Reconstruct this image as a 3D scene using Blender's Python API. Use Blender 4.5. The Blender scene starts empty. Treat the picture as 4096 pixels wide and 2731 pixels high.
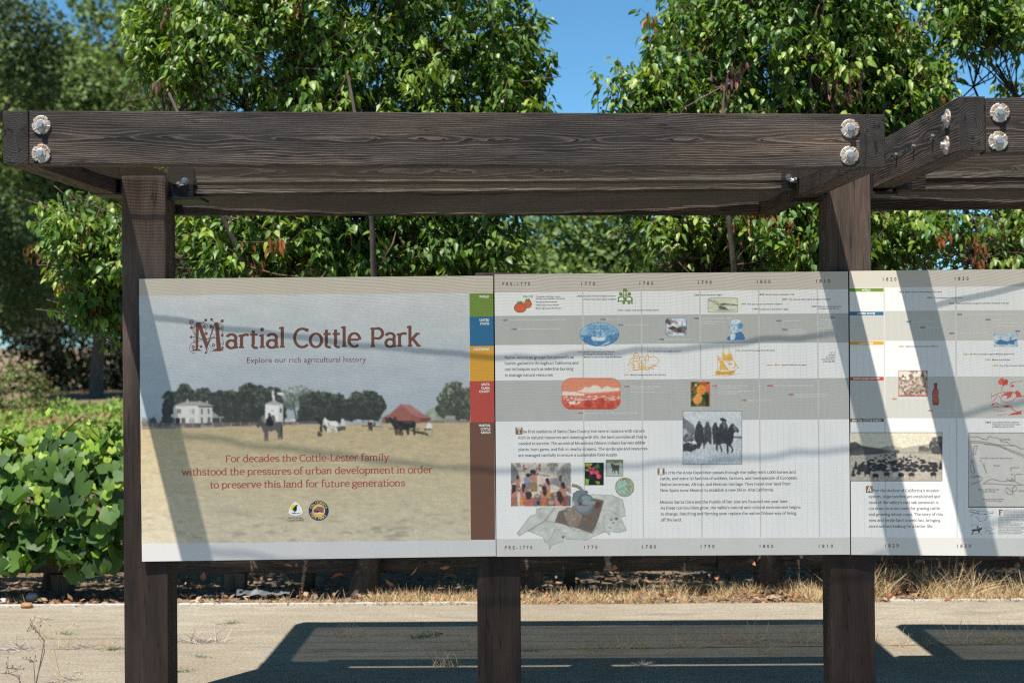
import bpy, bmesh, math, random
import numpy as np
from mathutils import Matrix, Vector

S = bpy.context.scene
COL = S.collection
rnd = random.Random(7)
R = math.radians

# ------------------------------------------------------------------ camera
F_PX, CX, CY, CAM_H, CAM_Y, ROLL = 6155.0, 2048.0, 1365.5, 1.6, -6.65, 0.006
cam_data = bpy.data.cameras.new('camera')
cam = bpy.data.objects.new('camera', cam_data)
COL.objects.link(cam)
cam.matrix_world = Matrix.Translation((0, CAM_Y, CAM_H)) @ Matrix.Rotation(R(90), 4, 'X') @ Matrix.Rotation(-ROLL, 4, 'Z')
cam_data.sensor_width = 36.0
cam_data.lens = 36.0 * F_PX / 4096.0
cam_data.clip_start = 0.05
cam_data.clip_end = 2000
cam_data.dof.use_dof = True
cam_data.dof.focus_distance = 6.6
cam_data.dof.aperture_fstop = 3.2
S.camera = cam

# ------------------------------------------------------------------ sky and sun
KX, KY = 0.24, 0.387                      # sunlight runs right, away and down
SUN_EL = math.atan2(1.0, math.hypot(KX, KY))
SUN_ROT = math.atan2(-KX, -KY)
world = bpy.data.worlds.new('World')
S.world = world
world.use_nodes = True
wn, wl = world.node_tree.nodes, world.node_tree.links
sky = wn.new('ShaderNodeTexSky')
sky.sky_type = 'NISHITA'
sky.sun_disc = False
sky.sun_elevation = SUN_EL
sky.sun_rotation = SUN_ROT
sky.air_density = 0.62
sky.dust_density = 0.3
sky.ozone_density = 1.6
clear = wn.new('ShaderNodeMix')                # deep clear Californian blue
clear.data_type = 'RGBA'; clear.blend_type = 'MULTIPLY'
clear.inputs[0].default_value = 1.0
clear.inputs[7].default_value = (0.80, 1.34, 1.44, 1)
wl.new(sky.outputs[0], clear.inputs[6])
wl.new(clear.outputs[2], wn['Background'].inputs[0])
wn['Background'].inputs[1].default_value = 0.068
sun_data = bpy.data.lights.new('sun', 'SUN')
sun_data.energy = 5.0
sun_data.angle = R(0.53)
sun_data.color = (1.0, 0.955, 0.88)
sun = bpy.data.objects.new('sun', sun_data)
COL.objects.link(sun)
sun.location = (-4, -8, 14)
sun.rotation_euler = Vector((KX, KY, -1)).to_track_quat('-Z', 'Y').to_euler()
S.view_settings.view_transform = 'Standard'
S.view_settings.look = 'None'
S.view_settings.exposure = 0.78
S.view_settings.gamma = 1.0
S.cycles.filter_width = 1.2
S.cycles.use_denoising = False


def W(px, py, D):
    """world point seen at photo pixel (4096 wide) at depth D from the camera"""
    dx, dy = px - CX, py - CY
    x = dx - ROLL * dy
    y = dy + ROLL * dx
    return Vector((x * D / F_PX, CAM_Y + D, CAM_H - y * D / F_PX))


def G(px, py):
    """world point on the ground seen at photo pixel"""
    dy = (py - CY) + ROLL * (px - CX)
    return W(px, py, F_PX * CAM_H / dy)


def lin(c):
    return tuple((v / 255 / 12.92 if v / 255 <= 0.04045 else ((v / 255 + 0.055) / 1.055) ** 2.4) for v in c)


# ------------------------------------------------------------------ objects
def tag(o, label=None, cat=None, group=None, kind=None):
    if label: o['label'] = label
    if cat: o['category'] = cat
    if group: o['group'] = group
    if kind: o['kind'] = kind
    return o


def empty(name, loc=(0, 0, 0), mat=None):
    o = bpy.data.objects.new(name, None)
    COL.objects.link(o)
    o.empty_display_size = 0.1
    o.matrix_basis = mat if mat is not None else Matrix.Translation(loc)
    return o


def link(name, me, material=None, parent=None, mat=None, local=False):
    o = bpy.data.objects.new(name, me)
    COL.objects.link(o)
    if material is not None:
        for m in (material if isinstance(material, (list, tuple)) else [material]):
            me.materials.append(m)
    if mat is not None: o.matrix_basis = mat
    if parent is not None:
        o.parent = parent
        if not local:
            inv = Matrix.Identity(4)
            p = parent
            while p is not None:
                inv = inv @ (p.matrix_basis.inverted() if p.parent is None else (p.matrix_parent_inverse @ p.matrix_basis).inverted())
                p = p.parent
            o.matrix_parent_inverse = inv
    return o


def tri_mesh(name, V, T, col=None, smooth=False):
    """fast triangle mesh; col is a per-vertex colour"""
    me = bpy.data.meshes.new(name)
    V = np.ascontiguousarray(V, dtype=np.float32).reshape(-1, 3)
    T = np.ascontiguousarray(T, dtype=np.int32).reshape(-1, T.shape[-1])
    k = T.shape[1]
    me.vertices.add(len(V)); me.vertices.foreach_set('co', V.ravel())
    me.loops.add(T.size); me.loops.foreach_set('vertex_index', T.ravel())
    me.polygons.add(len(T))
    me.polygons.foreach_set('loop_start', np.arange(0, T.size, k, dtype=np.int32))
    me.polygons.foreach_set('loop_total', np.full(len(T), k, dtype=np.int32))
    me.polygons.foreach_set('use_smooth', np.full(len(T), smooth))
    if col is not None:
        a = me.color_attributes.new('tint', 'FLOAT_COLOR', 'POINT')
        c = np.ones((len(V), 4), dtype=np.float32)
        c[:, :3] = col
        a.data.foreach_set('color', c.ravel())
    me.update(calc_edges=True)
    return me


class MB:
    """collects boxes, tubes and prisms into one mesh"""
    def __init__(s): s.v, s.f, s.sm = [], [], []

    def add(s, vs, fs, smooth=False):
        n = len(s.v)
        s.v += [tuple(v) for v in vs]
        s.f += [tuple(i + n for i in f) for f in fs]
        s.sm += [smooth] * len(fs)

    def box(s, lo, hi):
        x0, y0, z0 = lo; x1, y1, z1 = hi
        s.add([(x0, y0, z0), (x1, y0, z0), (x1, y1, z0), (x0, y1, z0), (x0, y0, z1), (x1, y0, z1), (x1, y1, z1), (x0, y1, z1)],
              [(3, 2, 1, 0), (4, 5, 6, 7), (0, 1, 5, 4), (1, 2, 6, 5), (2, 3, 7, 6), (3, 0, 4, 7)])

    def tube(s, pts, rad, n=6, smooth=True):
        pts = [Vector(p) for p in pts]
        rad = rad if isinstance(rad, (list, tuple)) else [rad] * len(pts)
        vs, fs = [], []
        up = Vector((0.31, 0.2, 0.93))
        for i, p in enumerate(pts):
            d = (pts[min(i + 1, len(pts) - 1)] - pts[max(i - 1, 0)]).normalized()
            a = d.cross(up)
            if a.length < 0.05: a = d.cross(Vector((1, 0, 0)))
            a.normalize(); b = d.cross(a)
            for k in range(n):
                t = 2 * math.pi * k / n
                vs.append(p + (a * math.cos(t) + b * math.sin(t)) * rad[i])
        for i in range(len(pts) - 1):
            for k in range(n):
                fs.append((i * n + k, i * n + (k + 1) % n, (i + 1) * n + (k + 1) % n, (i + 1) * n + k))
        fs.append(tuple(range(n))[::-1]); fs.append(tuple((len(pts) - 1) * n + k for k in range(n)))
        s.add(vs, fs, smooth)

    def mesh(s, name, bevel=0.0):
        me = bpy.data.meshes.new(name)
        me.from_pydata(s.v, [], s.f)
        me.polygons.foreach_set('use_smooth', s.sm)
        if bevel:
            bm = bmesh.new(); bm.from_mesh(me)
            bmesh.ops.bevel(bm, geom=bm.edges[:], offset=bevel, segments=2, affect='EDGES', profile=0.6)
            bm.to_mesh(me); bm.free()
        me.update()
        return me


# ------------------------------------------------------------------ materials
class NT:
    def __init__(s, name):
        s.m = bpy.data.materials.new(name); s.m.use_nodes = True
        s.n, s.l = s.m.node_tree.nodes, s.m.node_tree.links
        s.b = s.n['Principled BSDF']; s.out = s.n['Material Output']

    def new(s, t, **kw):
        n = s.n.new(t)
        for k, v in kw.items(): setattr(n, k, v)
        return n

    def set(s, sock, v):
        if hasattr(v, 'links'): s.l.new(v, sock)
        else: sock.default_value = v

    def math(s, op, a, b=0.0, clamp=False):
        n = s.new('ShaderNodeMath', operation=op, use_clamp=clamp)
        s.set(n.inputs[0], a); s.set(n.inputs[1], b)
        return n.outputs[0]

    def noise(s, vec, scale, detail=4, rough=0.55, dist=0.0):
        n = s.new('ShaderNodeTexNoise')
        if vec is not None: s.l.new(vec, n.inputs['Vector'])
        n.inputs['Scale'].default_value = scale; n.inputs['Detail'].default_value = detail
        n.inputs['Roughness'].default_value = rough; n.inputs['Distortion'].default_value = dist
        return n.outputs[0]

    def ramp(s, fac, stops):
        n = s.new('ShaderNodeValToRGB')
        e = n.color_ramp.elements
        while len(e) < len(stops): e.new(0.5)
        for i, (p, c) in enumerate(stops):
            e[i].position = p
            e[i].color = (c[0], c[1], c[2], 1) if hasattr(c, '__len__') else (c, c, c, 1)
        s.l.new(fac, n.inputs[0])
        return n.outputs[0]

    def mix(s, fac, a, b, mode='MIX'):
        n = s.new('ShaderNodeMix', data_type='RGBA', blend_type=mode)
        s.set(n.inputs[0], fac)
        for i, v in ((6, a), (7, b)):
            if hasattr(v, 'links'): s.l.new(v, n.inputs[i])
            else: n.inputs[i].default_value = (v[0], v[1], v[2], 1)
        return n.outputs[2]

    def mapping(s, vec, scale=(1, 1, 1), loc=(0, 0, 0)):
        n = s.new('ShaderNodeMapping')
        s.l.new(vec, n.inputs[0]); n.inputs['Scale'].default_value = scale; n.inputs['Location'].default_value = loc
        return n.outputs[0]

    def obj(s): return s.new('ShaderNodeTexCoord').outputs['Object']

    def bump(s, h, strength=0.3, dist=0.01):
        n = s.new('ShaderNodeBump')
        n.inputs['Strength'].default_value = strength; n.inputs['Distance'].default_value = dist
        s.l.new(h, n.inputs['Height']); s.l.new(n.outputs[0], s.b.inputs['Normal'])

    def base(s, c, rough=0.6, spec=0.4, metal=0.0):
        if hasattr(c, 'links'): s.l.new(c, s.b.inputs['Base Color'])
        else: s.b.inputs['Base Color'].default_value = (c[0], c[1], c[2], 1)
        s.set(s.b.inputs['Roughness'], rough)
        s.b.inputs['Specular IOR Level'].default_value = spec
        s.b.inputs['Metallic'].default_value = metal
        return s.m


def wood_mat(name, dark, mid, light, ring=0.0085, z0=-0.035, y0=0.02, warp=0.035, rough=0.72, top=None):
    t = NT(name)
    co = t.obj()
    oc = t.new('ShaderNodeSeparateColor'); t.l.new(t.new('ShaderNodeObjectInfo').outputs['Color'], oc.inputs[0])
    rn = oc.outputs[0]
    off = t.new('ShaderNodeCombineXYZ')
    t.l.new(t.math('MULTIPLY', rn, 37.0), off.inputs[0])
    va = t.new('ShaderNodeVectorMath', operation='ADD')
    t.l.new(co, va.inputs[0]); t.l.new(off.outputs[0], va.inputs[1])
    v = va.outputs[0]
    sp = t.new('ShaderNodeSeparateXYZ'); t.l.new(co, sp.inputs[0])
    dy = t.math('ADD', sp.outputs[1], oc.outputs[1])
    dz = t.math('SUBTRACT', sp.outputs[2], oc.outputs[2])
    d = t.math('SQRT', t.math('ADD', t.math('MULTIPLY', dy, dy), t.math('MULTIPLY', dz, dz)))
    w1 = t.noise(t.mapping(v, (1.1, 4, 5)), 1.0, 3, 0.5)
    w2 = t.noise(t.mapping(v, (5, 22, 26)), 1.0, 3, 0.55)
    d = t.math('ADD', d, t.math('MULTIPLY', w1, warp * 2))
    d = t.math('ADD', d, t.math('MULTIPLY', w2, warp * 0.22))
    s_ = t.math('FRACT', t.math('MULTIPLY', d, 1.0 / ring))
    fib = t.noise(t.mapping(v, (9, 210, 210)), 1.0, 4, 0.65)
    patch = t.noise(t.mapping(v, (1.6, 9, 9)), 1.0, 3, 0.5)
    g = t.ramp(s_, [(0.0, 0.95), (0.18, 0.35), (0.62, 0.5), (0.86, 1.0), (0.95, 0.0), (1.0, 0.1)])
    g = t.math('MULTIPLY', g, t.math('ADD', t.math('MULTIPLY', fib, 1.5), 0.15))
    g = t.math('MULTIPLY', g, t.math('ADD', patch, 0.45), True)
    c = t.ramp(g, [(0.06, dark), (0.36, mid), (0.80, light)])
    chk_ = t.noise(t.mapping(v, (1.0, 34, 34), (3, 1, 2)), 1.0, 2, 0.4)
    c = t.mix(t.ramp(chk_, [(0.488, 0.0), (0.498, 0.8), (0.502, 0.8), (0.512, 0.0)]), c, (0.004, 0.0035, 0.003))
    blo = t.noise(t.mapping(v, (2.2, 13, 13), (9, 4, 7)), 1.0, 4, 0.6)
    c = t.mix(1.0, c, t.ramp(blo, [(0.30, 0.55), (0.55, 1.0), (0.72, 1.5)]), 'MULTIPLY')
    c = t.mix(t.ramp(patch, [(0.45, 0.0), (0.72, 0.6)]), c, t.mix(1.0, c, (1.55, 1.28, 1.0), 'MULTIPLY'))
    if top:                                              # greyer, more weathered towards the top end
        c = t.mix(t.ramp(t.math('ADD', sp.outputs[0], t.math('MULTIPLY', patch, .5)), [(.35, 0.0), (.75, 1.0)]), c, t.mix(1.0, c, top, 'MULTIPLY'))
    sn = t.new('ShaderNodeSeparateXYZ'); t.l.new(t.new('ShaderNodeTexCoord').outputs['Normal'], sn.inputs[0])
    endg = t.math('GREATER_THAN', t.math('ABSOLUTE', sn.outputs[0]), 0.8)
    chk = t.noise(t.mapping(v, (1, 30, 12)), 1.0, 5, 0.7, 1.5)
    c = t.mix(endg, c, t.mix(t.ramp(chk, [(.40, 0.0), (.44, 1.0)]), (0.006, 0.006, 0.006), t.mix(0.6, c, (0.022, 0.021, 0.020))))
    t.bump(g, 0.5, 0.004)
    return t.base(c, rough, 0.25)


M_BEAM = wood_mat('weathered_beam_wood', (0.0075, 0.006, 0.0056), (0.034, 0.027, 0.024), (0.112, 0.088, 0.071), ring=0.0072, warp=.04)
M_POST = wood_mat('stained_post_wood', (0.012, 0.008, 0.0068), (0.025, 0.0168, 0.0142), (0.052, 0.036, 0.029), ring=0.006, z0=-0.4, y0=0.3, warp=0.02, rough=0.62, top=(3.0, 3.3, 3.4))
M_PALE = wood_mat('underside_wood', (0.05, 0.038, 0.026), (0.12, 0.092, 0.065), (0.19, 0.145, 0.10), ring=0.012)
M_GREY = wood_mat('sunlit_band_wood', (0.04, 0.035, 0.03), (0.15, 0.135, 0.115), (0.33, 0.31, 0.27), ring=0.010)  # pale tone stands for sunlight on the middle beams
M_RAIL = wood_mat('old_rail_wood', (0.03, 0.024, 0.02), (0.07, 0.055, 0.045), (0.13, 0.10, 0.08))


def simple(name, c, rough=0.5, spec=0.4, metal=0.0, var=0.25, scale=20, bump=0.0):
    t = NT(name)
    n = t.noise(t.obj(), scale, 5, 0.6)
    k = t.ramp(n, [(0.3, tuple(v * (1 - var) for v in c)), (0.7, tuple(min(1, v * (1 + var)) for v in c))])
    if bump: t.bump(n, bump, 0.01)
    return t.base(k, rough, spec, metal)


M_BLACK = simple('black_painted_steel', (0.012, 0.012, 0.013), 0.45, 0.5)
M_BOLT = simple('galvanised_bolt', (0.42, 0.45, 0.48), 0.42, 0.5, 0.85, 0.15, 60)
M_CHROME = simple('bright_bolt', (0.75, 0.75, 0.75), 0.2, 0.5, 1.0, 0.1, 60)


def washer_mat():
    t = NT('galvanised_washer')
    n = t.noise(t.obj(), 55, 5, 0.65)
    n2 = t.noise(t.obj(), 240, 3, 0.6)
    c = t.ramp(n, [(0.36, (0.52, 0.48, 0.42)), (0.50, (0.46, 0.39, 0.31)), (0.62, (0.30, 0.17, 0.085))])
    c = t.mix(t.math('MULTIPLY', n2, 0.4), c, (0.62, 0.60, 0.56))
    t.bump(n2, 0.25, 0.002)
    return t.base(c, 0.5, 0.5, 0.35)


M_WASHER = washer_mat()


def tint_mat(name, rough=0.4, spec=0.5, transl=0.0, tcol=(1.15, 1.25, 0.5), back=1.0):
    """colour of each leaf comes from the leaf itself"""
    t = NT(name)
    a = t.new('ShaderNodeAttribute', attribute_name='tint')
    col = a.outputs['Color']
    if back != 1.0:
        g = t.new('ShaderNodeNewGeometry')
        lighter = t.mix(1.0, col, (back, back, back), 'MULTIPLY')
        col = t.mix(g.outputs['Backfacing'], col, lighter)
    t.base(col, rough, spec)
    if transl:
        tr = t.new('ShaderNodeBsdfTranslucent')
        t.l.new(t.mix(1.0, a.outputs['Color'], tcol, 'MULTIPLY'), tr.inputs[0])
        mx = t.new('ShaderNodeMixShader'); mx.inputs[0].default_value = transl
        t.l.new(t.b.outputs[0], mx.inputs[1]); t.l.new(tr.outputs[0], mx.inputs[2])
        t.l.new(mx.outputs[0], t.out.inputs[0])
    return t.m


M_LEAF = tint_mat('glossy_pear_leaf', 0.42, 0.42, 0.34, (1.6, 1.75, 0.45), 1.35)
M_VINE = tint_mat('vine_leaf', 0.5, 0.26, 0.32, (1.6, 1.7, 0.5), 1.25)
M_OAK = tint_mat('oak_leaf', 0.6, 0.25, 0.22, (1.4, 1.5, 0.6))
M_DRY = tint_mat('dry_plant', 0.8, 0.15, 0.15, (1.2, 1.1, 0.8))


def print_mat():
    t = NT('printed_panel_ink')
    a = t.new('ShaderNodeAttribute', attribute_name='tint')
    n = t.noise(t.obj(), 900, 2, 0.5)
    c = t.mix(1.0, a.outputs['Color'], t.ramp(n, [(0.2, 0.96), (0.8, 1.0)]), 'MULTIPLY')
    return t.base(c, 0.42, 0.35)


M_PRINT = print_mat()
M_BOARD = simple('panel_board', (0.62, 0.62, 0.63), 0.45, 0.35, 0, 0.03, 200)


def bark_mat(name, c):
    t = NT(name)
    n = t.noise(t.mapping(t.obj(), (14, 14, 4)), 1.0, 6, 0.65, 0.6)
    k = t.ramp(n, [(0.3, tuple(v * 0.4 for v in c)), (0.55, c), (0.75, tuple(v * 1.6 for v in c))])
    t.bump(n, 0.8, 0.02)
    return t.base(k, 0.85, 0.15)


M_BARK = bark_mat('pear_bark', (0.10, 0.078, 0.062))
M_OAKBARK = bark_mat('oak_bark', (0.12, 0.098, 0.075))
M_VINEBARK = bark_mat('vine_bark', (0.14, 0.10, 0.07))


def concrete_mat():
    t = NT('old_concrete')
    co = t.obj()
    big = t.noise(co, 0.55, 5, 0.6, 0.4)
    mid = t.noise(t.mapping(co, (1.2, 3.5, 1)), 2.6, 7, 0.7, 0.3)
    fine = t.noise(co, 62, 5, 0.8)
    vo = t.new('ShaderNodeTexVoronoi'); t.l.new(co, vo.inputs['Vector']); vo.inputs['Scale'].default_value = 42
    c = t.ramp(mid, [(0.28, (0.245, 0.210, 0.158)), (0.5, (0.335, 0.294, 0.226)), (0.72, (0.415, 0.370, 0.288))])
    c = t.mix(t.ramp(big, [(0.40, 0.0), (0.62, 0.75)]), c, (0.245, 0.200, 0.140))
    st = t.noise(t.mapping(co, (1.1, 5, 1), (7, 3, 0)), 1.3, 6, 0.7, 0.8)
    c = t.mix(t.ramp(st, [(0.54, 0.0), (0.66, 0.55)]), c, (0.17, 0.15, 0.125))
    c = t.mix(t.ramp(fine, [(0.38, 0.75), (0.54, 0.0)]), c, (0.13, 0.112, 0.095))
    c = t.mix(t.ramp(vo.outputs['Distance'], [(0.08, 0.7), (0.17, 0.0)]), c, (0.55, 0.50, 0.43))
    t.bump(t.math('ADD', t.math('MULTIPLY', fine, 0.6), mid), 0.8, 0.010)
    return t.base(c, 0.85, 0.2)


def soil_mat():
    t = NT('dry_soil')
    co = t.obj()
    a = t.noise(co, 1.1, 6, 0.65)
    b = t.noise(co, 38, 5, 0.7)
    c = t.ramp(a, [(0.3, (0.20, 0.145, 0.095)), (0.55, (0.30, 0.225, 0.15)), (0.75, (0.36, 0.28, 0.19))])
    c = t.mix(t.ramp(b, [(0.4, 0.7), (0.6, 0.0)]), c, (0.075, 0.052, 0.038))
    t.bump(b, 0.9, 0.03)
    return t.base(c, 0.9, 0.1)


M_CONC = concrete_mat()
M_SOIL = soil_mat()
M_KERB = simple('pale_concrete_edging', (0.52, 0.48, 0.42), 0.8, 0.2, 0, 0.2, 40, 0.4)


def cloth_mat(name, trans, yarn, band=0.19):
    """knitted shade cloth: fine open rows, with denser hems every so often"""
    t = NT(name)
    co = t.obj()
    sp = t.new('ShaderNodeSeparateXYZ'); t.l.new(co, sp.inputs[0])
    wob = t.noise(t.mapping(co, (5, 1.5, 0)), 1.0, 2, 0.5)
    y = t.math('ADD', sp.outputs[1], t.math('MULTIPLY', wob, 0.010))
    row = t.math('SINE', t.math('MULTIPLY', y, 6.2832 / 0.0052))
    open_ = t.math('ADD', t.math('MULTIPLY', row, 0.55 * min(trans, 1 - trans)), trans)
    seam = t.math('FRACT', t.math('ADD', t.math('MULTIPLY', y, 1.0 / band), 0.35))
    dense = t.math('LESS_THAN', seam, 0.055)
    blot = t.noise(t.mapping(co, (9, 9, 0)), 1.0, 4, 0.6)
    keep = t.math('ADD', t.math('MULTIPLY', blot, -0.3), 1.15)
    fac = t.math('MULTIPLY', t.math('MULTIPLY', open_, t.math('SUBTRACT', 1.0, t.math('MULTIPLY', dense, 0.85))), keep)
    t.base(yarn, 0.7, 0.3)
    tr = t.new('ShaderNodeBsdfTransparent')
    tl = t.new('ShaderNodeBsdfTranslucent'); tl.inputs[0].default_value = (yarn[0] * 1.6, yarn[1] * 1.5, yarn[2] * 1.25, 1)
    m2 = t.new('ShaderNodeMixShader'); m2.inputs[0].default_value = 0.5
    t.l.new(t.b.outputs[0], m2.inputs[1]); t.l.new(tl.outputs[0], m2.inputs[2])
    mx = t.new('ShaderNodeMixShader')
    t.l.new(fac, mx.inputs[0]); t.l.new(m2.outputs[0], mx.inputs[1]); t.l.new(tr.outputs[0], mx.inputs[2])
    t.l.new(mx.outputs[0], t.out.inputs[0])
    return t.m


M_CLOTH = cloth_mat('open_shade_cloth', 0.47, (0.022, 0.0175, 0.0135))
M_CLOTH2 = cloth_mat('dense_shade_cloth', 0.125, (0.011, 0.0105, 0.0098))

# ------------------------------------------------------------------ lettering
_cache = {}


def sans(text, bold=0.0, space=1.0, shear=0.0):
    """outline lettering as (verts n x 2, triangles); em about 1"""
    key = (text, bold, space, shear)
    if key in _cache: return _cache[key]
    cu = bpy.data.curves.new('lettering', 'FONT')
    cu.body = text; cu.fill_mode = 'FRONT'; cu.resolution_u = 2
    cu.offset = bold; cu.space_character = space; cu.shear = shear
    o = bpy.data.objects.new('lettering', cu)
    me = bpy.data.meshes.new_from_object(o)
    me.calc_loop_triangles()
    v = np.array([(p.co.x, p.co.y) for p in me.vertices], dtype=float).reshape(-1, 2)
    t = np.array([tuple(q.vertices) for q in me.loop_triangles], dtype=int).reshape(-1, 3)
    bpy.data.objects.remove(o); bpy.data.meshes.remove(me); bpy.data.curves.remove(cu)
    _cache[key] = (v, t)
    return v, t


CAPH = float(sans('H')[0][:, 1].max())
print('CAPH', CAPH)


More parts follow.
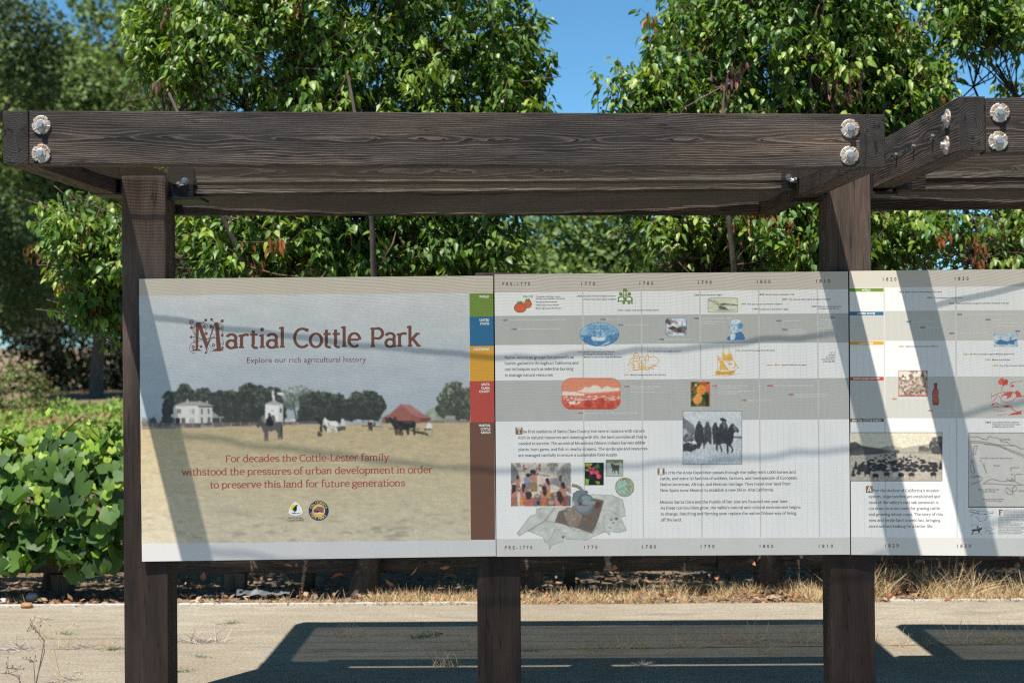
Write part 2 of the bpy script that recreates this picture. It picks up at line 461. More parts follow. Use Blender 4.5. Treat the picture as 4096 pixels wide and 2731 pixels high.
# slab-serif letters as pen strokes: S stem(x, y0, y1, top, foot)  L line  A arc(cx, cy, rx, ry, from, to)  H serif(x, y, half width)  D dot
GL = {
    'a': (47, [('A', 22, 34, 15, 13, 5, 155), ('L', 37, 36, 37, 5), ('A', 22, 14, 14, 12, 0, 360), ('L', 35, 3, 46, 3)]),
    'b': (52, [('S', 11, 0, 74, 'l', ''), ('A', 28, 25, 17, 22, 0, 360)]),
    'c': (45, [('A', 26, 25, 18, 22, 48, 312), ('L', 38, 40, 38, 48)]),
    'd': (54, [('A', 24, 25, 17, 22, 0, 360), ('S', 41, 0, 74, 'l', 'r')]),
    'e': (48, [('A', 25, 25, 18, 22, 2, 315), ('L', 9, 26, 42, 26)]),
    'f': (33, [('S', 14, 0, 60, '', 'b'), ('A', 26, 60, 12, 12, 40, 180), ('L', 3, 47, 30, 47)]),
    'g': (47, [('A', 22, 33, 14, 14, 0, 360), ('A', 23, -8, 18, 11, 0, 360), ('L', 13, 21, 10, 8), ('L', 10, 7, 34, 3), ('L', 32, 44, 45, 47)]),
    'h': (56, [('S', 11, 0, 74, 'l', 'b'), ('A', 27, 30, 15, 17, 0, 165), ('S', 42, 0, 30, '', 'b')]),
    'i': (25, [('S', 12, 0, 48, 'l', 'b'), ('D', 12, 65)]),
    'j': (25, [('S', 13, -8, 48, 'l', ''), ('A', 3, -8, 10, 10, 270, 360), ('D', 13, 65)]),
    'k': (53, [('S', 11, 0, 74, 'l', 'b'), ('L', 15, 23, 38, 46), ('L', 22, 28, 43, 3), ('H', 40, 46, 8), ('H', 44, 3, 8)]),
    'l': (25, [('S', 12, 0, 74, 'l', 'b')]),
    'm': (83, [('S', 11, 0, 48, 'l', 'b'), ('A', 26, 31, 14, 16, 0, 165), ('S', 40, 0, 31, '', 'b'), ('A', 55, 31, 14, 16, 0, 165), ('S', 69, 0, 31, '', 'b')]),
    'n': (56, [('S', 11, 0, 48, 'l', 'b'), ('A', 27, 30, 15, 17, 0, 165), ('S', 42, 0, 30, '', 'b')]),
    'o': (50, [('A', 25, 25, 19, 22, 0, 360)]),
    'p': (53, [('S', 11, -20, 48, 'l', 'b'), ('A', 29, 25, 17, 22, 0, 360)]),
    'q': (53, [('A', 24, 25, 17, 22, 0, 360), ('S', 41, -20, 48, '', 'b')]),
    'r': (39, [('S', 11, 0, 48, 'l', 'b'), ('A', 27, 31, 15, 15, 55, 170)]),
    's': (42, [('A', 21, 36, 12, 11, 35, 262), ('A', 21, 14, 13, 11, -150, 88), ('L', 31, 38, 31, 46), ('L', 9, 12, 9, 4)]),
    't': (34, [('L', 14, 12, 14, 62), ('A', 24, 12, 10, 10, 180, 300), ('L', 3, 47, 30, 47)]),
    'u': (55, [('S', 11, 16, 48, 'l', ''), ('A', 26, 17, 15, 15, 180, 350), ('S', 42, 0, 48, 'l', 'r')]),
    'v': (50, [('L', 8, 47, 25, 2), ('L', 42, 47, 25, 2), ('H', 8, 47, 9), ('H', 42, 47, 8)]),
    'w': (74, [('L', 8, 47, 22, 2), ('L', 36, 47, 22, 2), ('L', 36, 47, 51, 2), ('L', 66, 47, 51, 2), ('H', 8, 47, 9), ('H', 66, 47, 8)]),
    'x': (50, [('L', 8, 47, 42, 3), ('L', 42, 47, 8, 3), ('H', 8, 47, 8), ('H', 42, 47, 8), ('H', 8, 3, 8), ('H', 42, 3, 8)]),
    'y': (50, [('L', 8, 47, 26, 4), ('L', 42, 47, 16, -18), ('H', 8, 47, 9), ('H', 42, 47, 8), ('L', 16, -18, 5, -18)]),
    'z': (45, [('L', 6, 47, 38, 47), ('L', 38, 46, 7, 4), ('L', 6, 3, 40, 3), ('L', 6, 47, 6, 38), ('L', 39, 3, 39, 12)]),
    'A': (66, [('L', 10, 2, 33, 67), ('L', 33, 67, 56, 2), ('L', 18, 22, 48, 22), ('H', 10, 3, 9), ('H', 56, 3, 9)]),
    'B': (58, [('S', 13, 0, 68, 'b', 'b'), ('A', 28, 51, 17, 14, -90, 90), ('A', 30, 19, 19, 17, -90, 90), ('L', 10, 65, 30, 65), ('L', 12, 36, 30, 36), ('L', 10, 3, 30, 3)]),
    'C': (60, [('A', 34, 34, 26, 31, 48, 312), ('L', 52, 56, 52, 67), ('L', 50, 11, 53, 4)]),
    'E': (54, [('S', 13, 0, 68, 'b', 'b'), ('L', 8, 65, 46, 65), ('L', 12, 35, 38, 35), ('L', 8, 3, 48, 3), ('L', 46, 66, 46, 54), ('L', 48, 3, 48, 15)]),
    'F': (52, [('S', 13, 0, 68, 'b', 'b'), ('L', 8, 65, 46, 65), ('L', 12, 35, 38, 35), ('L', 46, 66, 46, 54)]),
    'I': (28, [('S', 14, 0, 68, 'b', 'b')]),
    'J': (34, [('S', 20, -4, 68, 'b', ''), ('A', 9, -4, 11, 11, 270, 360)]),
    'L': (50, [('S', 13, 0, 68, 'b', 'b'), ('L', 8, 3, 45, 3), ('L', 45, 3, 45, 16)]),
    'M': (82, [('L', 12, 2, 14, 66), ('L', 70, 2, 68, 66), ('L', 14, 66, 41, 6), ('L', 68, 66, 41, 6), ('H', 12, 3, 10), ('H', 70, 3, 10), ('H', 11, 65, 7), ('H', 71, 65, 7)]),
    'N': (70, [('S', 13, 0, 68, 'l', 'b'), ('L', 14, 66, 56, 3), ('S', 57, 2, 68, 'b', '')]),
    'O': (70, [('A', 35, 34, 28, 31, 0, 360)]),
    'P': (56, [('S', 13, 0, 68, 'b', 'b'), ('A', 28, 48, 20, 17, -90, 90), ('L', 8, 65, 30, 65), ('L', 12, 31, 30, 31)]),
    'R': (62, [('S', 13, 0, 68, 'b', 'b'), ('A', 28, 49, 19, 16, -90, 90), ('L', 8, 65, 30, 65), ('L', 12, 33, 30, 33), ('L', 30, 33, 54, 3), ('H', 55, 3, 6)]),
    'S': (50, [('A', 25, 50, 16, 15, 40, 262), ('A', 25, 19, 17, 16, -150, 88), ('L', 40, 54, 40, 66), ('L', 9, 16, 9, 4)]),
    'T': (60, [('S', 30, 0, 68, '', 'b'), ('L', 5, 65, 55, 65), ('L', 6, 66, 6, 52), ('L', 54, 66, 54, 52)]),
    'U': (66, [('S', 13, 22, 68, 'b', ''), ('A', 33, 23, 20, 20, 180, 360), ('S', 53, 22, 68, 'b', '')]),
    '0': (52, [('A', 26, 30, 19, 28, 0, 360)]),
    '1': (34, [('S', 18, 0, 58, 'l', 'b')]),
    '3': (46, [('A', 21, 44, 14, 14, -90, 140), ('A', 21, 15, 16, 15, -150, 90)]),
    '6': (50, [('A', 25, 19, 17, 17, 0, 360), ('A', 34, 22, 26, 38, 105, 180)]),
    '7': (46, [('L', 5, 56, 40, 56), ('L', 40, 56, 18, 0), ('L', 6, 56, 6, 46)]),
    '.': (22, [('D', 10, 4)]), ',': (22, [('D', 10, 4), ('L', 11, 4, 7, -10)]), "'": (18, [('L', 9, 70, 7, 54)]),
    '-': (32, [('L', 5, 24, 27, 24)]), '(': (26, [('A', 26, 28, 16, 42, 120, 240)]), ')': (26, [('A', 0, 28, 16, 42, -60, 60)]),
    ' ': (22, []),
}


def slab(text, w=9.0):
    """list of convex pieces for the slab-serif lettering; cap height 68 -> units of 1/100"""
    out = []
    pen = 0.0
    sh = w * 0.55

    def quad(x0, y0, x1, y1, ww, ox):
        dx, dy = x1 - x0, y1 - y0
        L = math.hypot(dx, dy) or 1
        nx, ny = -dy / L * ww / 2, dx / L * ww / 2
        out.append([(ox + x0 + nx, y0 + ny), (ox + x0 - nx, y0 - ny), (ox + x1 - nx, y1 - ny), (ox + x1 + nx, y1 + ny)])

    for ch in text:
        adv, st = GL.get(ch, GL['o'])
        for s in st:
            k = s[0]
            if k == 'L':
                vert = abs(s[4] - s[2]) / (math.hypot(s[3] - s[1], s[4] - s[2]) + 1e-6)
                quad(*s[1:5], w * (0.66 + 0.34 * vert), pen)
            elif k == 'S':
                x, y0, y1, top, foot = s[1:]
                quad(x, y0, x, y1, w, pen)
                e = w * 0.5 + 3.2
                if top == 'l': quad(x - e - w * .2, y1 - sh * .9, x, y1 - sh * .4, sh, pen)
                if top == 'b': quad(x - e, y1 - sh / 2, x + e, y1 - sh / 2, sh, pen)
                if foot == 'b': quad(x - e, y0 + sh / 2, x + e, y0 + sh / 2, sh, pen)
                if foot == 'r': quad(x, y0 + sh / 2, x + e, y0 + sh / 2, sh, pen)
            elif k == 'H':
                quad(s[1] - s[3], s[2], s[1] + s[3], s[2], sh, pen)
            elif k == 'D':
                out.append([(pen + s[1] + w * .62 * math.cos(a * .785), s[2] + w * .62 * math.sin(a * .785)) for a in range(8)])
            elif k == 'A':
                cx, cy, rx, ry, a0, a1 = s[1:]
                n = max(4, int(abs(a1 - a0) / 22))
                prev = None
                for i in range(n + 1):
                    a = R(a0 + (a1 - a0) * i / n)
                    ww = w * (0.68 + 0.32 * abs(math.cos(a)))
                    px, py = math.cos(a), math.sin(a)
                    p = ((pen + cx + (rx - ww / 2 + w * .2) * px, cy + (ry - ww / 2 + w * .15) * py), (pen + cx + (rx + ww / 2 + w * .2) * px, cy + (ry + ww / 2 + w * .15) * py))
                    if prev: out.append([prev[0], prev[1], p[1], p[0]])
                    prev = p
        pen += adv
    return out


# ------------------------------------------------------------------ printed pictures
def vnoise(x, y, seed=0):
    xi, yi = np.floor(x).astype(np.int64), np.floor(y).astype(np.int64)
    fx, fy = x - xi, y - yi
    fx, fy = fx * fx * (3 - 2 * fx), fy * fy * (3 - 2 * fy)

    def h(i, j):
        n = (i * 374761393 + j * 668265263 + seed * 1442695041) & 0xffffffff
        n = ((n ^ (n >> 13)) * 1274126177) & 0xffffffff
        return ((n ^ (n >> 16)) & 0xffff) / 65535.0
    return (h(xi, yi) * (1 - fx) + h(xi + 1, yi) * fx) * (1 - fy) + (h(xi, yi + 1) * (1 - fx) + h(xi + 1, yi + 1) * fx) * fy


def fbm(x, y, seed=0, o=4):
    v, a, t = 0.0, 0.5, 0.0
    for k in range(o):
        v = v + a * vnoise(x * 2 ** k, y * 2 ** k, seed + k); t += a; a *= 0.55
    return v / t


INK = 1.06
INKC = (1.10, 1.045, 0.955)


def ink(c):
    return tuple(min(0.86, v * k) for v, k in zip(lin(c), INKC))


class Pic:
    """small picture rasterised into coloured cells, printed flat on a panel; all coordinates are photo pixels"""
    def __init__(s, x0, y0, x1, y1, cell=2.0, bg=None):
        s.x0, s.y0, s.cell = x0, y0, cell
        s.nx, s.ny = int(math.ceil((x1 - x0) / cell)), int(math.ceil((y1 - y0) / cell))
        s.X, s.Y = np.meshgrid(x0 + (np.arange(s.nx) + 0.5) * cell, y0 + (np.arange(s.ny) + 0.5) * cell)
        s.c = np.zeros((s.ny, s.nx, 3)); s.m = np.zeros((s.ny, s.nx), bool)
        if bg is not None: s.c[:] = bg; s.m[:] = True

    def put(s, mask, col):
        s.c[mask] = col if not hasattr(col, 'shape') or col.ndim == 1 else col[mask]
        s.m |= mask

    def inside(s, pts):
        p = np.array(pts, float); X, Y = s.X, s.Y
        r = np.zeros(X.shape, bool)
        for (xa, ya), (xb, yb) in zip(p, np.roll(p, -1, 0)):
            if ya == yb: continue
            c = ((ya > Y) != (yb > Y)) & (X < (xb - xa) * (Y - ya) / (yb - ya) + xa)
            r ^= c
        return r

    def poly(s, pts, col): s.put(s.inside(pts), np.array(col, float))

    def rect(s, x0, y0, x1, y1, col): s.put((s.X >= x0) & (s.X < x1) & (s.Y >= y0) & (s.Y < y1), np.array(col, float))

    def ell(s, cx, cy, rx, ry, col): s.put(((s.X - cx) / rx) ** 2 + ((s.Y - cy) / ry) ** 2 < 1, np.array(col, float))

    def seg(s, pts, w, col):
        m = np.zeros(s.X.shape, bool)
        for (xa, ya), (xb, yb) in zip(pts[:-1], pts[1:]):
            dx, dy = xb - xa, yb - ya
            L2 = dx * dx + dy * dy + 1e-9
            t = np.clip(((s.X - xa) * dx + (s.Y - ya) * dy) / L2, 0, 1)
            m |= (s.X - xa - t * dx) ** 2 + (s.Y - ya - t * dy) ** 2 < (w / 2) ** 2
        s.put(m, np.array(col, float))

    def arc(s, cx, cy, rx, ry, a0, a1, w, col):
        s.seg([(cx + rx * math.cos(R(a0 + (a1 - a0) * i / 14)), cy + ry * math.sin(R(a0 + (a1 - a0) * i / 14))) for i in range(15)], w, col)

    def mottle(s, amp, sx, sy, seed=0, mask=None):
        n = fbm(s.X / sx, s.Y / sy, seed)[..., None]
        k = 1 + (n - 0.5) * 2 * amp
        if mask is None: s.c = np.clip(s.c * k, 0, 255)
        else: s.c[mask] = np.clip((s.c * k)[mask], 0, 255)

    def photo(s, amt=.3, blur=1, seed=3, sc=4.0):
        """soften hard outlines and give the tones a photographic grain"""
        for _ in range(blur):
            p = np.pad(s.c, ((1, 1), (1, 1), (0, 0)), 'edge')
            s.c = (p[:-2, 1:-1] + p[2:, 1:-1] + p[1:-1, :-2] + p[1:-1, 2:] + 2 * p[1:-1, 1:-1]) / 6
        n = fbm(s.X / sc, s.Y / sc, seed, 3)
        hi = fbm(s.X / (sc * .45), s.Y / (sc * .45), seed + 5, 2)
        k = 1 + amt * ((n - .5) * 1.6 + (hi - .5) * 1.0)
        s.c = np.clip(s.c * k[..., None] + 18 * amt * (n - .5)[..., None], 0, 250)

    def keep(s, mask): s.m &= mask

    def roundrect(s, x0, y0, x1, y1, r):
        dx = np.maximum(np.maximum(x0 + r - s.X, s.X - (x1 - r)), 0); dy = np.maximum(np.maximum(y0 + r - s.Y, s.Y - (y1 - r)), 0)
        return (dx * dx + dy * dy < r * r) & (s.X >= x0) & (s.X <= x1) & (s.Y >= y0) & (s.Y <= y1)

    def leafy(s, pts, col, rough=14, seed=0, light=(110, 118, 100), lo=0.5):
        """tree mass with a ragged edge and pale flecks where leaves catch light"""
        dx = (fbm(s.X / rough, s.Y / rough, seed) - 0.5) * rough * 1.5
        dy = (fbm(s.X / rough, s.Y / rough, seed + 9) - 0.5) * rough * 1.5
        X, Y = s.X, s.Y
        s.X, s.Y = X + dx, Y + dy
        m = s.inside(pts); s.X, s.Y = X, Y
        n = fbm(X / 7, Y / 7, seed + 3)
        top = np.clip((max(p[1] for p in pts) - Y) / (max(p[1] for p in pts) - min(p[1] for p in pts) + 1e-6), 0, 1)
        k = np.clip((n - lo) * 3 + (top - 0.6) * 0.9, 0, 1)[..., None]
        c = np.array(col, float) * (1 - k) + np.array(light, float) * k
        c = c * (0.75 + 0.5 * fbm(X / 18, Y / 18, seed + 5))[..., None]
        s.put(m, c)


class Panel:
    def __init__(s, name, corners, depths, label):
        """corners: photo pixels TL, TR, BR, BL"""
        s.px = [np.array(c, float) for c in corners]
        tl, tr, br, bl = [W(c[0], c[1], d) for c, d in zip(corners, (depths[0], depths[1], depths[1], depths[0]))]
        x = (br - bl + tr - tl).normalized()
        z0 = (tl - bl + tr - br).normalized()
        y = z0.cross(x).normalized(); z = x.cross(y)
        ctr = (tl + tr + br + bl) / 4
        s.W = ((br - bl).length + (tr - tl).length) / 2; s.H = ((tl - bl).length + (tr - br).length) / 2
        o = ctr - x * s.W / 2 - z * s.H / 2
        m = Matrix.Identity(4)
        for i in range(3): m[i][0], m[i][1], m[i][2], m[i][3] = x[i], y[i], z[i], o[i]
        s.root = empty(name, mat=m)
        tag(s.root, label, 'sign', 'information panels on the shelter')
        b = MB(); b.box((0, 0, 0), (s.W, 0.010, s.H))
        link('board', b.mesh('board', 0.0006), M_BOARD, s.root, local=True)
        s.band = []; s.text = {}

    def loc(s, X, Y):
        """photo pixels -> panel coordinates"""
        TL, TR, BR, BL = s.px
        X, Y = np.asarray(X, float), np.asarray(Y, float)
        u = np.full(X.shape, 0.5); v = np.full(X.shape, 0.5)
        for _ in range(6):
            lx = TL[0] + (BL[0] - TL[0]) * v; rx = TR[0] + (BR[0] - TR[0]) * v
            u = (X - lx) / (rx - lx)
            ty = TL[1] + (TR[1] - TL[1]) * u; by = BL[1] + (BR[1] - BL[1]) * u
            v = (Y - ty) / (by - ty)
        return u * s.W, (1 - v) * s.H

    def polys(s, name, items, level):
        """items: (list of px points, colour); flat faces on one level"""
        V, T, C = [], [], []
        for i, (pts, col) in enumerate(items):
            p = np.array(pts, float)
            x, z = s.loc(p[:, 0], p[:, 1])
            n = len(V)
            off = -(level * 6e-6 + (i % 12) * 4e-6 * (level > 45))
            V += [(a, off, b) for a, b in zip(x, z)]
            C += [col] * len(p)
            T += [(n, n + k, n + k + 1) for k in range(1, len(p) - 1)]
        me = tri_mesh(name, np.array(V), np.array(T), np.array(C))
        return link(name, me, M_PRINT, s.root, local=True)

    def bands(s, name, rows, level=2):
        return [s.polys(name, [(pts, ink(c))], level) for pts, c in rows]

    def picture(s, pic, name, level=12, label=None):
        m = pic.m
        ix = np.argwhere(m)
        gx = pic.x0 + np.arange(pic.nx + 1) * pic.cell; gy = pic.y0 + np.arange(pic.ny + 1) * pic.cell
        GX, GY = np.meshgrid(gx, gy)
        # vertex colours: mean of the filled neighbours
        acc = np.zeros((pic.ny + 1, pic.nx + 1, 3)); w = np.zeros((pic.ny + 1, pic.nx + 1, 1))
        cc = np.where(m[..., None], pic.c, 0); mm = m[..., None].astype(float)
        for dy in (0, 1):
            for dx in (0, 1):
                acc[dy:dy + pic.ny, dx:dx + pic.nx] += cc; w[dy:dy + pic.ny, dx:dx + pic.nx] += mm
        vc = acc / np.maximum(w, 1)
        used = (w[..., 0] > 0)
        idx = np.cumsum(used.ravel()) - 1; idx = idx.reshape(used.shape)
        x, z = s.loc(GX[used], GY[used])
        V = np.stack([x, np.full(x.shape, -level * 6e-6), z], 1)
        c = np.clip(vc[used], 0, 255) / 255.0
        c = np.where(c <= 0.04045, c / 12.92, ((c + 0.055) / 1.055) ** 2.4)
        c = np.minimum(c * np.array(INKC), 0.86)
        i, j = ix[:, 0], ix[:, 1]
        Q = np.stack([idx[i, j], idx[i + 1, j], idx[i + 1, j + 1], idx[i, j + 1]], 1)
        me = tri_mesh(name, V, Q, c)
        o = link(name, me, M_PRINT, s.root, local=True)
        if label: o['label'] = label
        return o

    def write(s, key, text, x0, yb, x1, col, cap=9.0, font='sans', bold=0.0, space=1.0, slope=-0.006, w=9.0, align='fit', shear=0.0):
        """one line of lettering: x0..x1 and baseline in photo pixels, cap height in photo pixels"""
        s.nline = getattr(s, 'nline', 0) + (key != 'emblem_lettering')
        L = s.text.setdefault((key, s.nline if key != 'emblem_lettering' else 0), ([], [], [], [0]))
        V, T, C, nrun = L
        if font == 'sans':
            v, t = sans(text, bold, space, shear)
            k = cap / CAPH
            polys = None
        else:
            pieces = slab(text, w)
            v = np.array([p for q in pieces for p in q], float)
            t = []; n = 0
            for q in pieces:
                t += [(n, n + a, n + a + 1) for a in range(1, len(q) - 1)]; n += len(q)
            t = np.array(t)
            k = cap / 68.0
        mx, Mx = v[:, 0].min(), v[:, 0].max()
        X = x0 + (v[:, 0] - mx) * (x1 - x0) / (Mx - mx) if align == 'fit' else x0 + (v[:, 0] - mx) * k
        Y = yb - v[:, 1] * k + slope * (X - x0)
        lx, lz = s.loc(X, Y)
        lev = np.full(len(X), -(50 * 6e-6))
        if font != 'sans':
            n = 0
            for i, q in enumerate(pieces):
                lev[n:n + len(q)] -= (i % 9) * 5e-6; n += len(q)
        n0 = nrun[0]; nrun[0] += len(X)
        V.append(np.stack([lx, lev, lz], 1)); T.append(t + n0)
        C.append(np.tile(np.array(ink(col)), (len(X), 1)))

    def finish(s):
        for (key, _n), (V, T, C, n) in s.text.items():
            me = tri_mesh(key, np.concatenate(V), np.concatenate(T), np.concatenate(C))
            link(key, me, M_PRINT, s.root, local=True)

# ------------------------------------------------------------------ ground
b = MB(); b.box((-400, -200, -0.4), (400, 700, -0.012))
ground = link('ground', b.mesh('ground'), M_SOIL); tag(ground, kind='structure')
eL, eR = G(0, 2428), G(4096, 2404)
dirx = (eR - eL).normalized()
P0, P1 = eL - dirx * 30, eR + dirx * 30
b = MB()
b.add([(P0.x, -40, 0), (P1.x, -40, 0), (P1.x, P1.y, 0), (P0.x, P0.y, 0), (P0.x, -40, -0.1), (P1.x, -40, -0.1), (P1.x, P1.y, -0.1), (P0.x, P0.y, -0.1)],
      [(0, 1, 2, 3), (3, 2, 6, 7), (4, 5, 1, 0)])
def dY(D): return CAM_Y + D


pave = link('concrete_pavement', b.mesh('concrete_pavement'), M_CONC); tag(pave, kind='structure')
b = MB(); b.box((-60, -60, -.05), (60, dY(4.3), .004))  # added unseen dark ground in front, dims light bounced onto panels and roof
gp = link('unseen_dark_ground', b.mesh('unseen_dark_ground'), simple('bounce_cut_ground', (.12, .108, .095), .9, .15, 0, .35, 60, .6)); tag(gp, kind='structure')
b = MB()
for xa, xb in ((-9.0, -1.38), (-1.37, 0.02), (2.3, 3.4)):
    n = 24
    pts = [(xa + (xb - xa) * i / n, eL.y + dirx.y / dirx.x * (xa + (xb - xa) * i / n - eL.x) + rnd.uniform(0, .006)) for i in range(n + 1)]
    vs = []
    for x, y in pts: vs += [(x, y + .002, -.05), (x, y + .002, .012), (x, y + .05, .012 + rnd.uniform(-.004, 0)), (x, y + .05, -.05)]
    fs = []
    for i in range(n):
        for k in range(3): fs.append((i * 4 + k, i * 4 + 4 + k, i * 4 + 5 + k, i * 4 + 1 + k))
    fs += [(0, 1, 2, 3), (4 * n + 3, 4 * n + 2, 4 * n + 1, 4 * n)]
    b.add(vs, fs)
kerb = link('kerb', b.mesh('kerb'), M_KERB); tag(kerb, kind='structure')
# joints in the concrete, dark and slightly open
b = MB()
M_CRACK = simple('crack_dirt', (0.15, 0.125, 0.095), 0.95, 0.05, 0, 0.4, 30)
for pa, pb, w in ((G(60, 2556), G(560, 2552), .003), (G(200, 2596), G(520, 2592), .003), (G(1250, 2606), G(4300, 2572), .005)):
    n = 60
    vs, fs = [], []
    for i in range(n + 1):
        p = pa.lerp(pb, i / n); ww = w * rnd.uniform(.3, 1.3); jit = rnd.uniform(-.004, .004)
        vs += [(p.x, p.y - ww + jit, .002), (p.x, p.y + ww + jit, .002)]
    for i in range(n): fs.append((2 * i, 2 * i + 2, 2 * i + 3, 2 * i + 1))
    b.add(vs, fs)
tag(link('pavement_joints', b.mesh('pavement_joints'), M_CRACK), kind='structure')


# ------------------------------------------------------------------ timber shelters
def beam(name, a, c, w, h, mat, parent, up=(0, 0, 1), bevel=0.004, grain=None):
    """timber between the middles of its two ends; w across, h along up"""
    a, c = Vector(a), Vector(c)
    x = (c - a).normalized(); y = Vector(up).cross(x).normalized(); z = x.cross(y)
    m = Matrix.Identity(4); o = (a + c) / 2
    for i in range(3): m[i][0], m[i][1], m[i][2], m[i][3] = x[i], y[i], z[i], o[i]
    L = (c - a).length / 2
    b = MB(); b.box((-L, -w / 2, -h / 2), (L, w / 2, h / 2))
    o = link(name, b.mesh(name, bevel), mat, parent, m)
    r = random.Random(int(abs(a.x * 731 + a.y * 377 + c.x * 519 + c.z * 97)))
    o.color = grain or (r.random(), r.choice((-1, 1)) * r.uniform(.02, .10) if mat is not M_POST else r.uniform(.2, .4), r.uniform(-.22, -.06), 1)
    return o


def plates(name, parent, boxes):
    b = MB()
    for lo, hi in boxes: b.box(lo, hi)
    return link(name, b.mesh(name), M_BLACK, parent)


def hexhead(r, h):
    b = MB()
    p = [(r * math.cos(R(60 * k + 10)), r * math.sin(R(60 * k + 10))) for k in range(6)]
    b.add([(x, y, 0) for x, y in p] + [(x, y, h * .82) for x, y in p] + [(x * .86, y * .86, h) for x, y in p],
          [(k, (k + 1) % 6, 6 + (k + 1) % 6, 6 + k) for k in range(6)] + [(6 + k, 6 + (k + 1) % 6, 12 + (k + 1) % 6, 12 + k) for k in range(6)] + [tuple(range(12, 18))])
    return b.mesh('bolt_head')


def washer_mesh():
    n = 72
    prof = [(0.0335, 0.0), (0.0335, 0.0045), (0.032, 0.0055), (0.0195, 0.0062), (0.0165, 0.0100), (0.0, 0.0108)]
    vs, fs = [], []
    for r, h in prof[:-1]:
        for k in range(n):
            a = 360 * k / n
            rr = r
            for na in (25, 150, 262):
                if abs((a - na + 180) % 360 - 180) < 7 and r > 0.03: rr = r * 0.86
            hh = h
            if 0.018 < r < 0.033 and any(abs((a - ra + 180) % 360 - 180) < 4 for ra in (60, 118, 205, 300, 340)): hh = h + .0022
            vs.append((rr * math.cos(R(a)), rr * math.sin(R(a)), hh))
    vs.append((0, 0, prof[-1][1]))
    m = len(prof) - 1
    for i in range(m - 1):
        for k in range(n): fs.append((i * n + k, i * n + (k + 1) % n, (i + 1) * n + (k + 1) % n, (i + 1) * n + k))
    for k in range(n): fs.append(((m - 1) * n + k, (m - 1) * n + (k + 1) % n, m * n))
    b = MB(); b.add(vs, fs)
    return b.mesh('washer')


def washer_letters():
    b = MB()
    for txt, ac in (('1/2', 52), ('MA', 92), ('LL', 132), ('EA', 178), ('BL', 228), ('NO', 275), ('ED', 320)):
        v, t = sans(txt, 0.03)
        v = v - v.mean(0)
        a = R(ac); q = 0.0095
        ca, sa = math.cos(a - math.pi / 2), math.sin(a - math.pi / 2)
        P = [((x * ca - y * sa) * q + 0.0262 * math.cos(a), (x * sa + y * ca) * q + 0.0262 * math.sin(a), 0.0072) for x, y in v]
        b.add(P, [tuple(f) for f in t])
    return b.mesh('raised_letters')


ME_WASH, ME_LET, ME_BOLT, ME_LAG = washer_mesh(), washer_letters(), hexhead(0.0118, 0.0125), hexhead(0.0105, 0.010)
ME_HOLE = MB(); ME_HOLE.add([(0.0038 * math.cos(R(k * 30)), 0.0038 * math.sin(R(k * 30)), .0076) for k in range(12)] + [(0, 0, .0078)], [(k, (k + 1) % 12, 12) for k in range(12)])
ME_HOLE = ME_HOLE.mesh('bolt_hole')
for me_, mm_ in ((ME_WASH, M_WASHER), (ME_LET, M_WASHER), (ME_BOLT, M_BOLT), (ME_LAG, M_CHROME), (ME_HOLE, M_BLACK)): me_.materials.append(mm_)


def washer(parent, p, normal, spin):
    q = Vector(normal).to_track_quat('Z', 'Y').to_matrix().to_4x4()
    m = Matrix.Translation(p) @ q @ Matrix.Rotation(R(spin), 4, 'Z')
    w = link('washer', ME_WASH, None, parent, m)
    for nm, me_, mt in (('raised_letters', ME_LET, Matrix.Identity(4)), ('bolt_head', ME_BOLT, Matrix.Translation((0, 0, .0105))), ('bolt_hole', ME_HOLE, Matrix.Rotation(R(-40), 4, 'Z') @ Matrix.Translation((.0265, 0, -.0012)))):
        link(nm, me_, None, w, m @ mt)
    return w


def cloth(name, parent, mat, xa, xb, ya, yb, za, zb, sag, seed):
    nx, ny = 70, 14
    vs, fs = [], []
    r = random.Random(seed); ph = [r.uniform(0, 6.3) for _ in range(4)]
    for j in range(ny + 1):
        for i in range(nx + 1):
            u, v = i / nx, j / ny
            x = xa + (xb - xa) * u; y = ya + (yb - ya) * v
            z = za + (zb - za) * u - sag * (4 * u * (1 - u)) * (0.85 + 0.3 * v) - 0.02 * math.sin(math.pi * v)
            z += 0.004 * math.sin(x * 9 + ph[0] + y * 4) * math.sin(math.pi * u) + 0.003 * math.sin(x * 23 + ph[1])
            vs.append((x, y, z))
    for j in range(ny):
        for i in range(nx): fs.append((j * (nx + 1) + i, j * (nx + 1) + i + 1, (j + 1) * (nx + 1) + i + 1, (j + 1) * (nx + 1) + i))
    me = bpy.data.meshes.new(name); me.from_pydata(vs, [], fs); me.update()
    me.polygons.foreach_set('use_smooth', [True] * len(fs))
    return link(name, me, mat, parent)


def dY(D): return CAM_Y + D


BH, BW = 0.190, 0.092
DF, DM, DB, DP = 5.50, 6.785, 7.83, 6.69

# ---- main shelter
shA = empty('timber_shelter', (W(2000, 2700, DP).x, dY(6.785), 0))
tag(shA, 'dark brown timber shelter with shade cloth roof over the title panel and date panel', 'shelter', 'timber shelters over the panels')
yF0, yF1 = dY(DF), dY(DF + BW)


def zc(px, py, D): return W(px, py, D).z + BH / 2     # centre height of a timber from its lower edge


